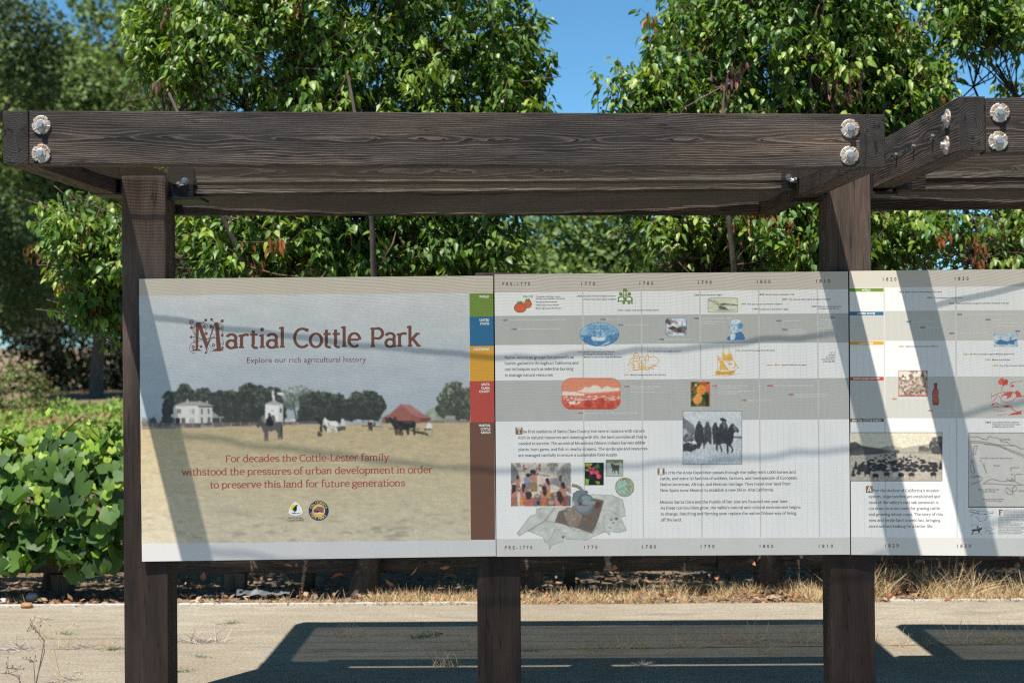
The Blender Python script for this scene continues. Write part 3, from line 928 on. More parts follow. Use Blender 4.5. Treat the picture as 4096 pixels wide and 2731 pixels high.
fl, fr = W(115, 656, DF), W(3443, 669, DF)
beam('front_beam', (fl.x + .002, dY(DF) + BW / 2, fl.z + BH / 2), (fr.x - .002, dY(DF) + BW / 2, fr.z + BH / 2), BW, BH, M_BEAM, shA, grain=(.31, .028, -.088, 1))
ml, mr = W(470, 766, DP + .05), W(3240, 757, 6.74)
bl, br_ = W(705, 858, 7.78), W(3030, 857, 7.78)
slA = (W(63, 656, DF).x, -1.752)
slope = (slA[1] - slA[0]) / (6.79 - DF)
zL = [W(63, 656, DF).z + BH / 2, W(470, 766, 6.74).z + BH / 2, W(705, 858, 7.78).z + BH / 2]
zR = [W(3497, 671, DF).z + BH / 2, W(3240, 757, 6.74).z + BH / 2, W(3030, 857, 7.78).z + BH / 2]
DE = 7.88
beam('side_beam', (slA[0], dY(DF), zL[0]), (slA[0] + slope * (DE - DF) * .9, dY(DE), zL[2]), BW, BH, M_BEAM, shA)
xr0, xr1 = W(3497, 671, DF).x - .006, W(3035, 858, 7.78).x + BW / 2 + .004
beam('side_beam', (xr0, dY(DF), zR[0]), (xr1, dY(DE), zR[2]), BW, BH, M_BEAM, shA)
xl_m = slA[0] + slope * (6.785 - DF) * .95
xr_m = xr0 + (xr1 - xr0) * .5
beam('middle_beam', (W(668, 770, 6.74).x, dY(DM), W(668, 779, 6.74).z + BH / 2), (xr_m - BW / 2 - .004, dY(DM), W(3130, 757, 6.74).z + BH / 2), BW, BH, M_BEAM, shA)


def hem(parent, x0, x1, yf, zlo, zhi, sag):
    """pale strip on a timber face, painted for sun falling through the shade cloth"""
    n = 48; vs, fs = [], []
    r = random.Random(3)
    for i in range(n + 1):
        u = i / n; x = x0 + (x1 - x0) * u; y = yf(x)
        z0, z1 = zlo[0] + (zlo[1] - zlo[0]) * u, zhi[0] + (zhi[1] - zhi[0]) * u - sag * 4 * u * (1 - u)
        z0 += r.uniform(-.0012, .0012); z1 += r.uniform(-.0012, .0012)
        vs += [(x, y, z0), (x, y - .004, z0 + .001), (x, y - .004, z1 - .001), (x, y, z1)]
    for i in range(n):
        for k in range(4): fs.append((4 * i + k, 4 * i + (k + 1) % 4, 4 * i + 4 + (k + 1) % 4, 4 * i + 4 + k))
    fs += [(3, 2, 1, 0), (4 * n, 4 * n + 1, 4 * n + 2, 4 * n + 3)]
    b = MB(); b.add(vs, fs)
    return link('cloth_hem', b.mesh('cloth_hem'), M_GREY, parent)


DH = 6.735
for ya, yc, sg in (((706, 731), (694, 721), .020), ((758, 775), (743, 754), .004)):  # sunlit bands on the middle beam, painted as pale strips
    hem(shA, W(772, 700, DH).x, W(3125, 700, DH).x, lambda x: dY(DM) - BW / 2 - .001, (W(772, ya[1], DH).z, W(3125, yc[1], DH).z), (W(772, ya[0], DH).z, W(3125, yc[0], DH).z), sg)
beam('back_beam', (slA[0] + slope * 2.1 * .9 + BW / 2 + .002, dY(DB), zL[2]), (xr1 - BW / 2 - .002, dY(DB), zR[2]), BW, BH, M_BEAM, shA)
# posts
PW = 0.19
pxl = (W(493, 1800, 6.645).x + W(667, 1800, 6.645).x) / 2
pxr = (W(3312, 1700, 6.675).x + W(3488, 1700, 6.675).x) / 2
pxm = (W(1910, 2450, 6.70).x + W(2082, 2450, 6.70).x) / 2
beam('post', (pxl, dY(6.645) + PW / 2, -.1), (pxl, dY(6.645) + PW / 2, 2.325), PW, PW, M_POST, shA, up=(0, -1, 0), bevel=.006)
beam('post', (pxr + .012, dY(6.675) + PW / 2, -.1), (pxr, dY(6.675) + PW / 2, 2.40), PW, PW, M_POST, shA, up=(0, -1, 0), bevel=.006)
beam('short_post', (pxm, dY(6.705) + PW / 2, -.1), (pxm, dY(6.705) + PW / 2, 1.90), PW, PW, M_POST, shA, up=(0, -1, 0), bevel=.006)
# steel brackets
zb = zL[1] - BH / 2
plates('steel_bracket', shA, [((pxl - PW / 2 - .008, dY(6.655), zb - .02), (pxl - PW / 2 - .001, dY(6.83), zb + .12)),
                              ((W(388, 780, 6.7).x, dY(6.655), zb - .022), (pxl - PW / 2 - .008, dY(6.83), zb - .012))])
zm = W(700, 779, 6.74).z
plates('steel_bracket', shA, [((W(667, 750, 6.70).x + .001, dY(6.715), zm - .012), (W(770, 750, 6.70).x, dY(6.735), zm + .115)),
                              ((W(667, 750, 6.70).x + .001, dY(6.68), zm - .028), (W(806, 750, 6.70).x, dY(6.86), zm - .015))])
zr = W(3165, 757, 6.74).z
plates('steel_bracket', shA, [((W(3128, 750, 6.72).x, dY(6.715), zr - .004), (xr_m - BW / 2 - .012, dY(6.735), zr + .11)),
                              ((xr_m - BW / 2 - .012, dY(6.68), zr - .004), (xr_m - BW / 2 - .004, dY(6.80), zr + .11))])
zr2 = zR[1] - BH / 2
plates('steel_bracket', shA, [((W(3175, 770, 6.8).x, dY(6.80), zr2 - .05), (pxr - PW / 2 - .001, dY(6.87), zr2 - .035)),
                              ((pxr - PW / 2 - .03, dY(6.67), zr2 - .045), (pxr - PW / 2 - .001, dY(6.87), zr2 - .030))])
for p, nrm in ((W(742, 727, 6.73), (0, -1, 0)), (W(3152, 711, 6.73), (0, -1, 0))):
    m = Matrix.Translation((p.x, dY(6.715), p.z)) @ Vector(nrm).to_track_quat('Z', 'Y').to_matrix().to_4x4()
    w_ = MB(); w_.tube([(0, 0, 0), (0, 0, .004)], [.017, .017], 20, False)
    o = link('bright_bolt', w_.mesh('bright_bolt'), M_CHROME, shA, m)
    link('bolt_head', ME_BOLT, None, o, m @ Matrix.Translation((0, 0, .004)))
for p, nrm in ((W(712, 738, 6.70), (1, -.3, 0)), (W(3182, 722, 6.70), (-1, -.3, 0))):
    m = Matrix.Translation(p) @ Vector(nrm).to_track_quat('Z', 'Y').to_matrix().to_4x4()
    w_ = MB(); w_.tube([(0, 0, -.03), (0, 0, .028)], [.0075, .0075], 10, True); w_.tube([(0, 0, 0), (0, 0, .012)], [.014, .014], 6, False)
    link('bright_bolt', w_.mesh('bright_bolt'), M_CHROME, shA, m)
for px, py, sp in ((166, 501, 10), (166, 615, 95), (3399, 515, 25), (3397, 623, -70)):
    p = W(px, py, DF)
    washer(shA, (p.x, dY(DF) - .0005, p.z), (0, -1, 0), sp)
zf = W(2048, 572, DF).z
cloth('shade_cloth', shA, M_CLOTH, xl_m + .012, xr0 - .01, dY(DF + BW), dY(6.735), zf + .012, zf - .002, .052, 1)
cloth('shade_cloth', shA, M_CLOTH2, xl_m + .03, xr1 - .01, dY(6.835), dY(7.78), zf - .005, zf - .008, .045, 2)

# back boards on the far side of the posts (the shelter carries panels on both faces)
b = MB()
b.box((pxl - .09, dY(6.885), .68), (pxr + .08, dY(6.897), 1.755))
link('rear_board', b.mesh('rear_board'), M_BOARD, shA)

# ---- right shelter
shB = empty('timber_shelter', (W(4700, 2700, DP).x, dY(6.6), 0))
tag(shB, 'dark timber shelter cut off by the right edge, over the 1820 to 1830 panel', 'shelter', 'timber shelters over the panels')
DF2 = 5.34
YAW = math.tan(R(3.6))
b0 = W(3889, 605, DF2); b1 = W(3545, 752, 6.70)
xb1 = pxr + PW / 2 + .014 + BW / 2
beam('side_beam', (b0.x, dY(DF2), b0.z + BH / 2), (xb1 + .01, dY(7.70), W(3545, 752, 6.70).z + BH / 2), BW, BH, M_BEAM, shB)
f0 = W(3941, 608, DF2)
xe = 4.75


def by(x, D): return dY(D) - (x - b0.x) * YAW


beam('front_beam', (f0.x + .004, by(f0.x, DF2) + BW / 2, f0.z + BH / 2 - .003), (xe, by(xe, DF2) + BW / 2, f0.z + BH / 2 - .01), BW, BH, M_BEAM, shB)
m0 = W(3655, 762, 6.66)
xm0 = xb1 + BW / 2 + .004
beam('middle_beam', (xm0, by(xm0, 6.66) + BW / 2, m0.z + BH / 2), (xe, by(xe, 6.66) + BW / 2, m0.z + BH / 2), BW, BH, M_BEAM, shB)
for z0_, z1_ in ((.002, .020), (.050, .080)):  # painted sunlit bands on this middle beam too
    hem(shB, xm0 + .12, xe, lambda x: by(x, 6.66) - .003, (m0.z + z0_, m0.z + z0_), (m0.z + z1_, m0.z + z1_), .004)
k0 = W(3500, 839, 7.62)
beam('back_beam', (xm0 + .01, by(xm0, 7.62) + BW / 2, k0.z + BH / 2), (xe, by(xe, 7.62) + BW / 2, k0.z + BH / 2), BW, BH, M_BEAM, shB)
beam('side_beam', (xe + BW / 2 + .003, by(xe, DF2), f0.z + BH / 2), (xe + BW / 2 + .003, by(xe, 7.70), k0.z + BH / 2), BW, BH, M_BEAM, shB)
beam('post', (xe - .2, by(xe, 6.63) + PW / 2, -.1), (xe - .2, by(xe, 6.63) + PW / 2, 2.36), PW, PW, M_POST, shB, up=(0, -1, 0), bevel=.006)
zq = W(3545, 752, 6.70).z
plates('steel_bracket', shB, [((pxr + PW / 2 + .001, dY(6.67), zq - .045), (pxr + PW / 2 + .009, dY(6.87), zq + .14)),
                              ((pxr + PW / 2 + .009, dY(6.67), zq - .03), (W(3590, 775, 6.68).x, dY(6.87), zq - .018)),
                              ((xm0, by(xm0, 6.64) - .02, m0.z - .002), (W(3640, 750, 6.65).x, by(xm0, 6.64) - .004, m0.z + .045))])


def cloth_y(name, mat, D0, D1, z0, z1, seed):
    o = cloth(name, shB, mat, xm0, xe, 0, 1, z0, z1, .04, seed)
    for v in o.data.vertices:
        v.co.y = by(v.co.x, D0 + (D1 - D0) * v.co.y)
    return o


zf2 = f0.z + BH * .38
cloth_y('shade_cloth', M_CLOTH, DF2 + BW, 6.655, zf2 + .005, zf2 + .005, 5)
cloth_y('shade_cloth', M_CLOTH2, 6.76, 7.615, zf2, zf2, 6)
for px, py, sp in ((3996, 453, 60), (3990, 566, 100)):
    p = W(px, py, DF2)
    washer(shB, (p.x, by(p.x, DF2) - .0005, p.z), (-YAW, -1, 0), sp)
b = MB(); b.box((pxr + .12, dY(6.86), .68), (2.90, dY(6.872), 1.755))
link('rear_board', b.mesh('rear_board'), M_BOARD, shB)


def on_side(py, px):
    """point on the left face of the right shelter's side beam at a photo pixel column"""
    best = None
    for i in range(400):
        D = DF2 + i * (6.7 - DF2) / 400
        xface = b0.x - BW / 2 + (xb1 + .01 - b0.x) * (D - DF2) / (7.70 - DF2)
        q = W(px, py, D)
        if best is None or abs(q.x - xface) < best[0]: best = (abs(q.x - xface), q, xface)
    return Vector((best[2] - .0005, best[1].y, best[1].z))


for px, py, sp in ((3793, 475, 30), (3788, 582, 120)):
    washer(shB, on_side(py, px), (-1, 0, 0), sp)
for px, py in ((3734, 549), (3657, 588), (3588, 622)):
    p = on_side(py, px)
    link('lag_bolt', ME_LAG, None, shB, Matrix.Translation(p) @ Vector((-1, 0, 0)).to_track_quat('Z', 'Y').to_matrix().to_4x4())

# ------------------------------------------------------------------ panels
P1 = Panel('information_panel', [(557, 1115), (1973, 1103), (1982.5, 2223), (567, 2245)], (6.62, 6.67), 'title panel with an old ranch photograph and a colour key down its right side')
P2 = Panel('information_panel', [(1977.5, 1098), (3391.5, 1085), (3401, 2217.5), (1986.5, 2224)], (6.67, 6.65), 'timeline panel from pre-1770 to 1810, between the title panel and the cut-off panel')
hgt = 1145 / 1132
P3 = Panel('information_panel', [(3396.5, 1084.5), (4822, 1068), (4838, 2229), (3406, 2217)], (6.65, 6.50), 'timeline panel with dates 1820 and 1830, cut off by the right edge')
WHITE = (225, 226, 228)
TXT = (84, 72, 66)
GRN, BLU, YEL, RED, BRN = (112, 140, 58), (48, 106, 146), (212, 158, 58), (180, 76, 68), (110, 78, 64)

# ---------------- panel 1
P1.bands('edge_band', [([(557, 1115), (1973, 1103), (1973.6, 1173), (557.7, 1184)], (196, 188, 176)), ([(566.3, 2172), (1982, 2157), (1982.5, 2223), (567, 2245)], (202, 202, 205))])
P1.bands('colour_key', [([(1878, a), (1973.6 + d0, a - .5), (1974.5 + d0, b_ - .5), (1878.8 + d0 * .7, b_)], c) for a, b_, c, d0 in
                        ((1174, 1266.8, GRN, 0), (1266.8, 1384, BLU, .8), (1384, 1524, YEL, 1.8), (1524, 1688, RED, 3), (1688, 2157.5, BRN, 4.5))], 14)
for t_, x0, y, x1 in (('WORLD', 1917, 1191.5, 1956.5), ('UNITED', 1918, 1285, 1957.5), ('STATES', 1920.5, 1299, 1957.5), ('CALIFORNIA', 1894, 1401, 1958), ('SANTA', 1925, 1541.5, 1959.3),
                      ('CLARA', 1925, 1556, 1959.3), ('COUNTY', 1915.5, 1570, 1959.6), ('MARTIAL', 1915.3, 1705.6, 1962.5), ('COTTLE', 1922, 1719.5, 1961.3), ('RANCH', 1924, 1733.4, 1961.5)):
    P1.write('key_word', t_, x0, y, x1, (238, 236, 230), 9.2, bold=.028)

pc = Pic(557, 1170, 1892, 2174, 3.0, (0, 0, 0))
X, Y = pc.X, pc.Y
hz = 1706 - 0.012 * (X - 600)
ts = np.clip((Y - 1180) / (1690 - 1180), 0, 1)[..., None]
skyc = (1 - ts) * np.array((200, 204, 206)) + ts * np.array((160, 171, 184))
skyc = skyc + (fbm(X / 130, Y / 40, 4) - .5)[..., None] * 14
gt = np.clip((Y - hz) / 470, 0, 1)[..., None]
fld = (1 - gt) * np.array((190, 173, 138)) + gt * np.array((200, 191, 170))
fn = fbm(X / 26, Y / 7, 11)[..., None] * .65 + fbm(X / 9, Y / 3.5, 17)[..., None] * .35
fld = fld * (0.86 + 0.26 * fn)
dark = np.clip((fbm(X / 60, Y / 14, 23) - .57) * 5, 0, 1)[..., None] * np.clip((Y - 1980) / 150, 0.12, 1)[..., None]
fld = fld * (1 - .18 * dark)
pc.c[:] = np.where((Y < hz)[..., None], skyc, fld)
Z7 = lambda L: [(540 + x / 2.904, 1480 + y / 2.904) for x, y in L]
Z8 = lambda L: [(1200 + x / 2.904, 1480 + y / 2.904) for x, y in L]
DK = (58, 62, 58)
pc.leafy(Z8([(1440, 600), (1450, 490), (1530, 440), (1600, 470), (1700, 440), (1760, 520), (1760, 600)]), (150, 158, 142), 10, 41, (172, 180, 170))
pc.leafy(Z7([(76, 650), (80, 545), (130, 560), (160, 600), (165, 650)]), (120, 126, 120), 8, 31)
pc.leafy(Z7([(165, 640), (170, 560), (215, 540), (245, 580), (250, 640)]), (70, 76, 74), 8, 32)
pc.leafy(Z7([(285, 640), (310, 560), (310, 400), (345, 250), (470, 245), (540, 165), (610, 165), (660, 230), (840, 205), (900, 245), (1000, 240), (1130, 228), (1180, 255), (1230, 180), (1340, 140), (1400, 175), (1470, 175), (1510, 210), (1620, 195), (1690, 230), (1760, 300), (1740, 600), (1740, 640)]), DK, 13, 33)
pc.leafy(Z7([(1690, 240), (1800, 190), (1940, 180), (2060, 230), (2000, 330), (1900, 420), (1800, 480), (1720, 420), (1700, 330)]), (104, 112, 104), 12, 34, (165, 174, 180), .42)
pc.seg(Z7([(1870, 600), (1850, 480), (1830, 400), (1850, 320)]), 6, (84, 86, 80))
pc.leafy(Z7([(1880, 620), (1870, 480), (1900, 440), (1900, 300), (2000, 255), (2180, 245), (2323, 290), (2400, 330), (2400, 620)]), DK, 12, 35)
pc.leafy(Z8([(340, 590), (340, 300), (380, 290), (440, 265), (500, 300), (530, 340), (590, 280), (640, 240), (720, 260), (780, 230), (850, 250), (940, 290), (970, 340), (1000, 420), (950, 490), (930, 560), (900, 590)]), DK, 12, 36)
pc.leafy(Z8([(1570, 330), (1640, 250), (1720, 140), (1790, 120), (1880, 150), (1890, 210), (1995, 190), (1995, 585), (1850, 585), (1790, 560), (1700, 560), (1600, 540), (1560, 450), (1610, 380)]), (72, 76, 66), 13, 37, (150, 158, 142), .46)
WALL, SIDE, ROOF = (214, 214, 210), (196, 197, 195), (160, 160, 160)
for q, c in (([(425, 418), (580, 365), (755, 360), (905, 410), (905, 420), (725, 412)], ROOF), ([(445, 420), (725, 412), (725, 620), (445, 620)], WALL), ([(725, 412), (893, 420), (893, 620), (725, 620)], SIDE),
             ([(895, 475), (970, 535), (1030, 542), (1030, 555), (895, 555)], (150, 150, 150)), ([(900, 556), (1028, 556), (1028, 612), (900, 612)], (70, 70, 70)), ([(945, 556), (951, 556), (951, 612), (945, 612)], WALL), ([(985, 556), (992, 556), (992, 612), (985, 612)], WALL),
             ([(598, 338), (612, 338), (612, 368), (598, 368)], WALL), ([(740, 350), (752, 350), (752, 366), (740, 366)], WALL), ([(825, 358), (838, 358), (838, 384), (825, 384)], WALL),
             ([(415, 512), (720, 520), (720, 545), (415, 545)], (205, 205, 202)), ([(428, 556), (458, 556), (458, 614), (428, 614)], (90, 88, 86)), ([(470, 556), (520, 556), (520, 614), (470, 614)], (60, 58, 58)), ([(534, 552), (584, 552), (584, 614), (534, 614)], (96, 94, 92)),
             ([(725, 412), (893, 420), (893, 432), (725, 428)], (96, 94, 92))):
    pc.poly(Z7(q), c)
for x0, y0, x1, y1 in ((488, 452, 503, 506), (512, 452, 528, 504), (630, 446, 646, 510), (660, 446, 682, 510), (762, 446, 777, 512), (845, 448, 860, 514), (630, 552, 648, 614), (662, 552, 682, 614), (762, 548, 777, 612), (840, 546, 864, 610)):
    pc.poly(Z7([(x0, y0), (x1, y0), (x1, y1), (x0, y1)]), (92, 90, 90) if x0 > 700 or x0 < 600 else (160, 158, 155))
for q, c in (([(1460, 540), (1505, 515), (1505, 610), (1460, 610)], (120, 118, 114)), ([(1505, 398), (1665, 400), (1665, 605), (1505, 605)], (226, 226, 226)), ([(1665, 398), (1713, 402), (1713, 605), (1665, 605)], (200, 201, 202)), ([(1486, 400), (1605, 348), (1727, 398), (1665, 404)], (168, 168, 168)),
             ([(1596, 222), (1612, 222), (1614, 350), (1594, 350)], (214, 214, 216)), ([(1580, 225), (1592, 222), (1590, 320), (1582, 320)], (206, 208, 210)), ([(1645, 262), (1713, 258), (1713, 296), (1645, 284)], (226, 226, 228)), ([(1680, 442), (1696, 442), (1696, 496), (1680, 496)], (70, 70, 70)), ([(1574, 466), (1598, 466), (1598, 474), (1574, 474)], (130, 130, 130)),
             ([(1720, 590), (1850, 560), (1850, 600), (1720, 600)], (205, 206, 206))):
    pc.poly(Z7(q), c)
for q, c in (([(945, 612), (945, 555), (1040, 505), (1165, 398), (1280, 490), (1280, 614)], (152, 98, 90)), ([(1165, 398), (1275, 402), (1412, 500), (1283, 494)], (172, 118, 112)), ([(1283, 494), (1412, 500), (1518, 555), (1395, 556)], (166, 108, 102)), ([(1280, 498), (1395, 556), (1395, 612), (1280, 612)], (146, 92, 84)), ([(1395, 558), (1512, 558), (1512, 605), (1395, 605)], (118, 74, 70)), ([(985, 545), (1003, 545), (1003, 584), (985, 584)], (62, 50, 50)),
             ([(1680, 540), (1690, 528), (1802, 530), (1802, 560), (1680, 560)], (160, 156, 146)), ([(1684, 560), (1802, 560), (1802, 606), (1684, 606)], (140, 136, 126)), ([(1520, 590), (1680, 588), (1680, 606), (1520, 606)], (140, 92, 84)), ([(1804, 588), (1985, 580), (1985, 606), (1804, 606)], (150, 108, 96))):
    pc.poly(Z8(q), c)
# rail fence along the field
for ya0, ya1, yb0, yb1 in ((620, 640, 596, 602), (645, 662, 604, 612), (668, 684, 614, 622)):
    pc.poly(Z7([(75, ya0), (2140, yb0), (2140, yb1), (75, ya1)]), (112, 100, 100))
for i in range(22):
    u = i / 21; x = 75 + (2140 - 75) * (1 - (1 - u) ** 1.25)
    pc.poly(Z7([(x, 612 - 20 * u), (x + 8 - 4 * u, 612 - 20 * u), (x + 8 - 4 * u, 690 - 62 * u), (x, 690 - 62 * u)]), (158, 152, 150))
pc.poly(Z8([(0, 596), (190, 592), (190, 622), (0, 626)]), (104, 96, 94))
# horses, riders, teams
GH, BK = (92, 88, 88), (40, 38, 40)
pc.poly(Z7([(1402, 650), (1408, 610), (1440, 553), (1452, 582), (1500, 612), (1540, 640), (1640, 605), (1682, 606), (1702, 650), (1706, 730), (1702, 800), (1690, 812), (1680, 760), (1668, 808), (1650, 808), (1655, 742), (1625, 695), (1560, 712), (1540, 704), (1535, 760), (1545, 822), (1526, 820), (1520, 750), (1515, 822), (1497, 822), (1495, 735), (1474, 690), (1455, 650), (1425, 668)]), GH)
pc.poly(Z7([(1412, 610), (1440, 556), (1462, 590), (1490, 620), (1480, 690), (1450, 640), (1420, 665)]), (78, 75, 76))
pc.poly(Z7([(1688, 640), (1704, 660), (1708, 800), (1694, 805)]), (50, 48, 50))
pc.poly(Z7([(1512, 640), (1515, 575), (1538, 548), (1535, 512), (1552, 496), (1568, 512), (1578, 548), (1600, 600), (1600, 645), (1550, 650)]), (38, 36, 38))
pc.poly(Z7([(1585, 530), (1600, 515), (1612, 530), (1625, 580), (1618, 610), (1600, 600), (1582, 550)]), (96, 93, 92))
pc.poly(Z7([(1540, 518), (1566, 518), (1566, 530), (1540, 530)]), (190, 176, 168))


def horse(ox, oy, k, c, flip=False):
    q = [(0, 62), (12, 30), (48, 0), (62, 14), (60, 34), (100, 52), (210, 50), (262, 42), (292, 62), (300, 130), (288, 190), (270, 190), (262, 128), (236, 118), (150, 120), (128, 116), (120, 190), (104, 190), (100, 128), (84, 118), (80, 188), (64, 188), (62, 104), (52, 72), (22, 78)]
    pc.poly(Z8([(ox + x * k, oy + y * k) for x, y in q]), c)


for q, c in (([(150, 580), (185, 540), (195, 545), (235, 580), (252, 600), (246, 660), (250, 720), (225, 725), (222, 665), (232, 640), (218, 625), (190, 590), (165, 590)], (50, 48, 48)), ([(250, 640), (300, 650), (312, 690), (302, 722), (288, 705), (268, 662)], (54, 52, 52)),
             ([(258, 590), (278, 545), (290, 560), (310, 575), (340, 590), (400, 585), (430, 600), (434, 640), (422, 665), (428, 720), (411, 724), (400, 680), (380, 672), (345, 680), (348, 725), (334, 726), (326, 682), (318, 726), (304, 726), (305, 670), (290, 640), (280, 622), (262, 632)], (224, 223, 222)),
             ([(290, 640), (345, 668), (400, 668), (395, 680), (340, 682), (300, 668)], (176, 174, 172)), ([(262, 600), (270, 590), (276, 612), (266, 622)], (170, 168, 166))):
    pc.poly(Z8(q), c)
pc.seg(Z8([(318, 575), (325, 640), (400, 660), (440, 665)]), 1.6, (70, 66, 64))
for q, c in (([(465, 575), (480, 566), (500, 570), (505, 580), (518, 620), (512, 650), (470, 655), (468, 610)], (206, 206, 206)), ([(478, 566), (502, 566), (504, 576), (478, 578)], (232, 232, 232)), ([(420, 660), (520, 648), (518, 690), (430, 712)], (92, 88, 86)),
             ([(195, 715), (215, 712), (225, 730), (248, 740), (240, 775), (225, 760), (208, 775), (197, 765)], (70, 68, 66)),
             ([(782, 575), (795, 558), (808, 585), (830, 590), (832, 700), (815, 710), (805, 660), (798, 710), (788, 700), (785, 630)], (56, 54, 54)), ([(850, 590), (868, 590), (868, 650), (845, 650)], (70, 68, 66))):
    pc.poly(Z8(q), c)
pc.seg(Z8([(715, 600), (715, 705)]), 3, (150, 148, 144)); pc.seg(Z8([(938, 598), (945, 705)]), 3, (150, 148, 144)); pc.seg(Z8([(715, 600), (938, 598)]), 3, (150, 148, 144)); pc.seg(Z8([(720, 645), (938, 655)]), 4, (90, 88, 86))
pc.seg(Z8([(640, 578), (860, 592)]), 4, (205, 206, 204))
pc.poly(Z8([(990, 602), (1012, 556), (1032, 545), (1050, 552), (1068, 572), (1090, 560), (1080, 535), (1088, 536), (1096, 548), (1104, 534), (1112, 550), (1118, 575), (1140, 590), (1200, 592), (1260, 585), (1310, 590), (1335, 610), (1337, 650), (1325, 680), (1336, 735), (1328, 755), (1316, 755), (1309, 700), (1300, 665), (1264, 690), (1259, 750), (1239, 752), (1237, 690), (1200, 690), (1182, 690), (1191, 755), (1178, 764), (1166, 700), (1161, 752), (1149, 754), (1150, 690), (1130, 680), (1143, 750), (1131, 752), (1112, 680), (1119, 752), (1105, 754), (1088, 670), (1070, 650), (1058, 620), (1040, 600), (1020, 610), (1000, 618)]), (42, 40, 42))
pc.poly(Z8([(1092, 565), (1104, 560), (1108, 600), (1098, 612)]), (104, 100, 100)); pc.poly(Z8([(1190, 598), (1290, 596), (1300, 612), (1200, 618)]), (82, 80, 82)); pc.poly(Z8([(1010, 575), (1030, 560), (1036, 580), (1012, 600)]), (80, 77, 78))
pc.seg(Z8([(1118, 590), (1130, 660), (1200, 668), (1320, 672)]), 1.8, (110, 104, 98)); pc.seg(Z8([(1060, 600), (1090, 640)]), 1.6, (110, 104, 98))
pc.poly(Z8([(1450, 672), (1478, 640), (1480, 610), (1505, 605), (1530, 650), (1525, 680), (1460, 690)]), (222, 222, 224)); pc.poly(Z8([(1480, 588), (1508, 586), (1510, 600), (1480, 602)]), (170, 160, 150))
pc.poly(Z8([(1448, 678), (1525, 672), (1515, 690), (1445, 695)]), (44, 42, 44))
for r_ in (46, 44): pc.arc(1200 + 1492 / 2.904, 1480 + 725 / 2.904, r_ / 2.904, r_ / 2.904, 0, 360, 3, (140, 136, 132))
pc.seg(Z8([(1030, 680), (1200, 690), (1390, 715), (1450, 715)]), 4, (70, 66, 64)); pc.seg(Z8([(1340, 720), (1480, 745)]), 7, (66, 62, 62)); pc.seg(Z8([(1320, 680), (1460, 688)]), 2, (70, 66, 64))
lim = np.where(Y < 1500, 1878.2, 1878.2 + (Y - 1500) * .0145)
top = 1184 - (X - 557) * .0078; bot = 2172 - (X - 557) * .0112
pc.keep((X < lim) & (Y > top - 1.5) & (Y < bot + 1.5) & (X > 557.2 + (Y - 1115) * .0089))
pc.photo(.06, 1, 5, 5)
P1.picture(pc, 'ranch_photograph', 8)

BR = (112, 72, 58)
for t_, x0, y, x1 in (('artial', 899.5, 1392.5, 1137), ('Cottle', 1170, 1390, 1443.5), ('Park', 1480, 1388, 1682)):
    P1.write('title_word', t_, x0, y, x1, BR, 77, 'slab', slope=-.0095, w=11.5)
P1.write('subtitle_lettering', 'Explore our rich agricultural history', 986, 1451, 1462, (108, 72, 70), 22, bold=-.004, slope=-.0085)
for t_, x0, y, x1, sl in (('For decades the Cottle-Lester family', 900, 1847.5, 1554, -.0092), ('withstood the pressures of urban development in order', 724, 1901, 1729, -.0107), ('to preserve this land for future generations', 839, 1952, 1618, -.0112)):
    P1.write('motto_line', t_, x0, y, x1, (164, 82, 75), 26.8, 'slab', slope=sl, w=10.5)

# decorated initial M with vine scrolls
ZM = lambda L: [(500 + x / 2.904, 1060 + y / 2.904) for x, y in L]
it = []
for q in ([(818, 667), (858, 665), (845, 990), (818, 990)], [(830, 667), (872, 665), (962, 905), (945, 1000)], [(1040, 665), (1052, 665), (960, 930), (945, 995), (936, 960)], [(1040, 665), (1082, 663), (1112, 985), (1062, 985)],
          [(770, 996), (790, 975), (860, 975), (886, 995)], [(1015, 995), (1050, 972), (1120, 970), (1143, 993)]):
    it.append((ZM(q), ink(BR)))


def stroke(pts, w=5.0):
    for a, b_ in zip(pts[:-1], pts[1:]):
        dx, dy = b_[0] - a[0], b_[1] - a[1]; L = math.hypot(dx, dy) or 1; nx, ny = -dy / L * w / 2, dx / L * w / 2
        it.append((ZM([(a[0] + nx, a[1] + ny), (b_[0] + nx, b_[1] + ny), (b_[0] - nx, b_[1] - ny), (a[0] - nx, a[1] - ny)]), ink(BR)))


def ring(cx, cy, rx, ry, a0, a1, w=5.0, n=14):
    stroke([(cx + rx * math.cos(R(a0 + (a1 - a0) * i / n)), cy + ry * math.sin(R(a0 + (a1 - a0) * i / n))) for i in range(n + 1)], w)


def heart(x, y, a, k=20):
    ca, sa = math.cos(R(a)), math.sin(R(a))
    it.append((ZM([(x + (u * ca - v * sa) * k, y + (u * sa + v * ca) * k) for u, v in ((-1.1, 0), (-.2, -.8), (.6, -.75), (.8, -.3), (.5, 0), (.8, .3), (.6, .75), (-.2, .8))][::1]), ink(BR)))


def flower(x, y):
    for k in range(5):
        cx, cy = x + 15 * math.cos(R(72 * k)), y + 15 * math.sin(R(72 * k))
        it.append((ZM([(cx + 8 * math.cos(R(60 * j)), cy + 8 * math.sin(R(60 * j))) for j in range(6)]), ink(BR)))
    ring(x, y, 10, 10, 0, 360, 4, 10)


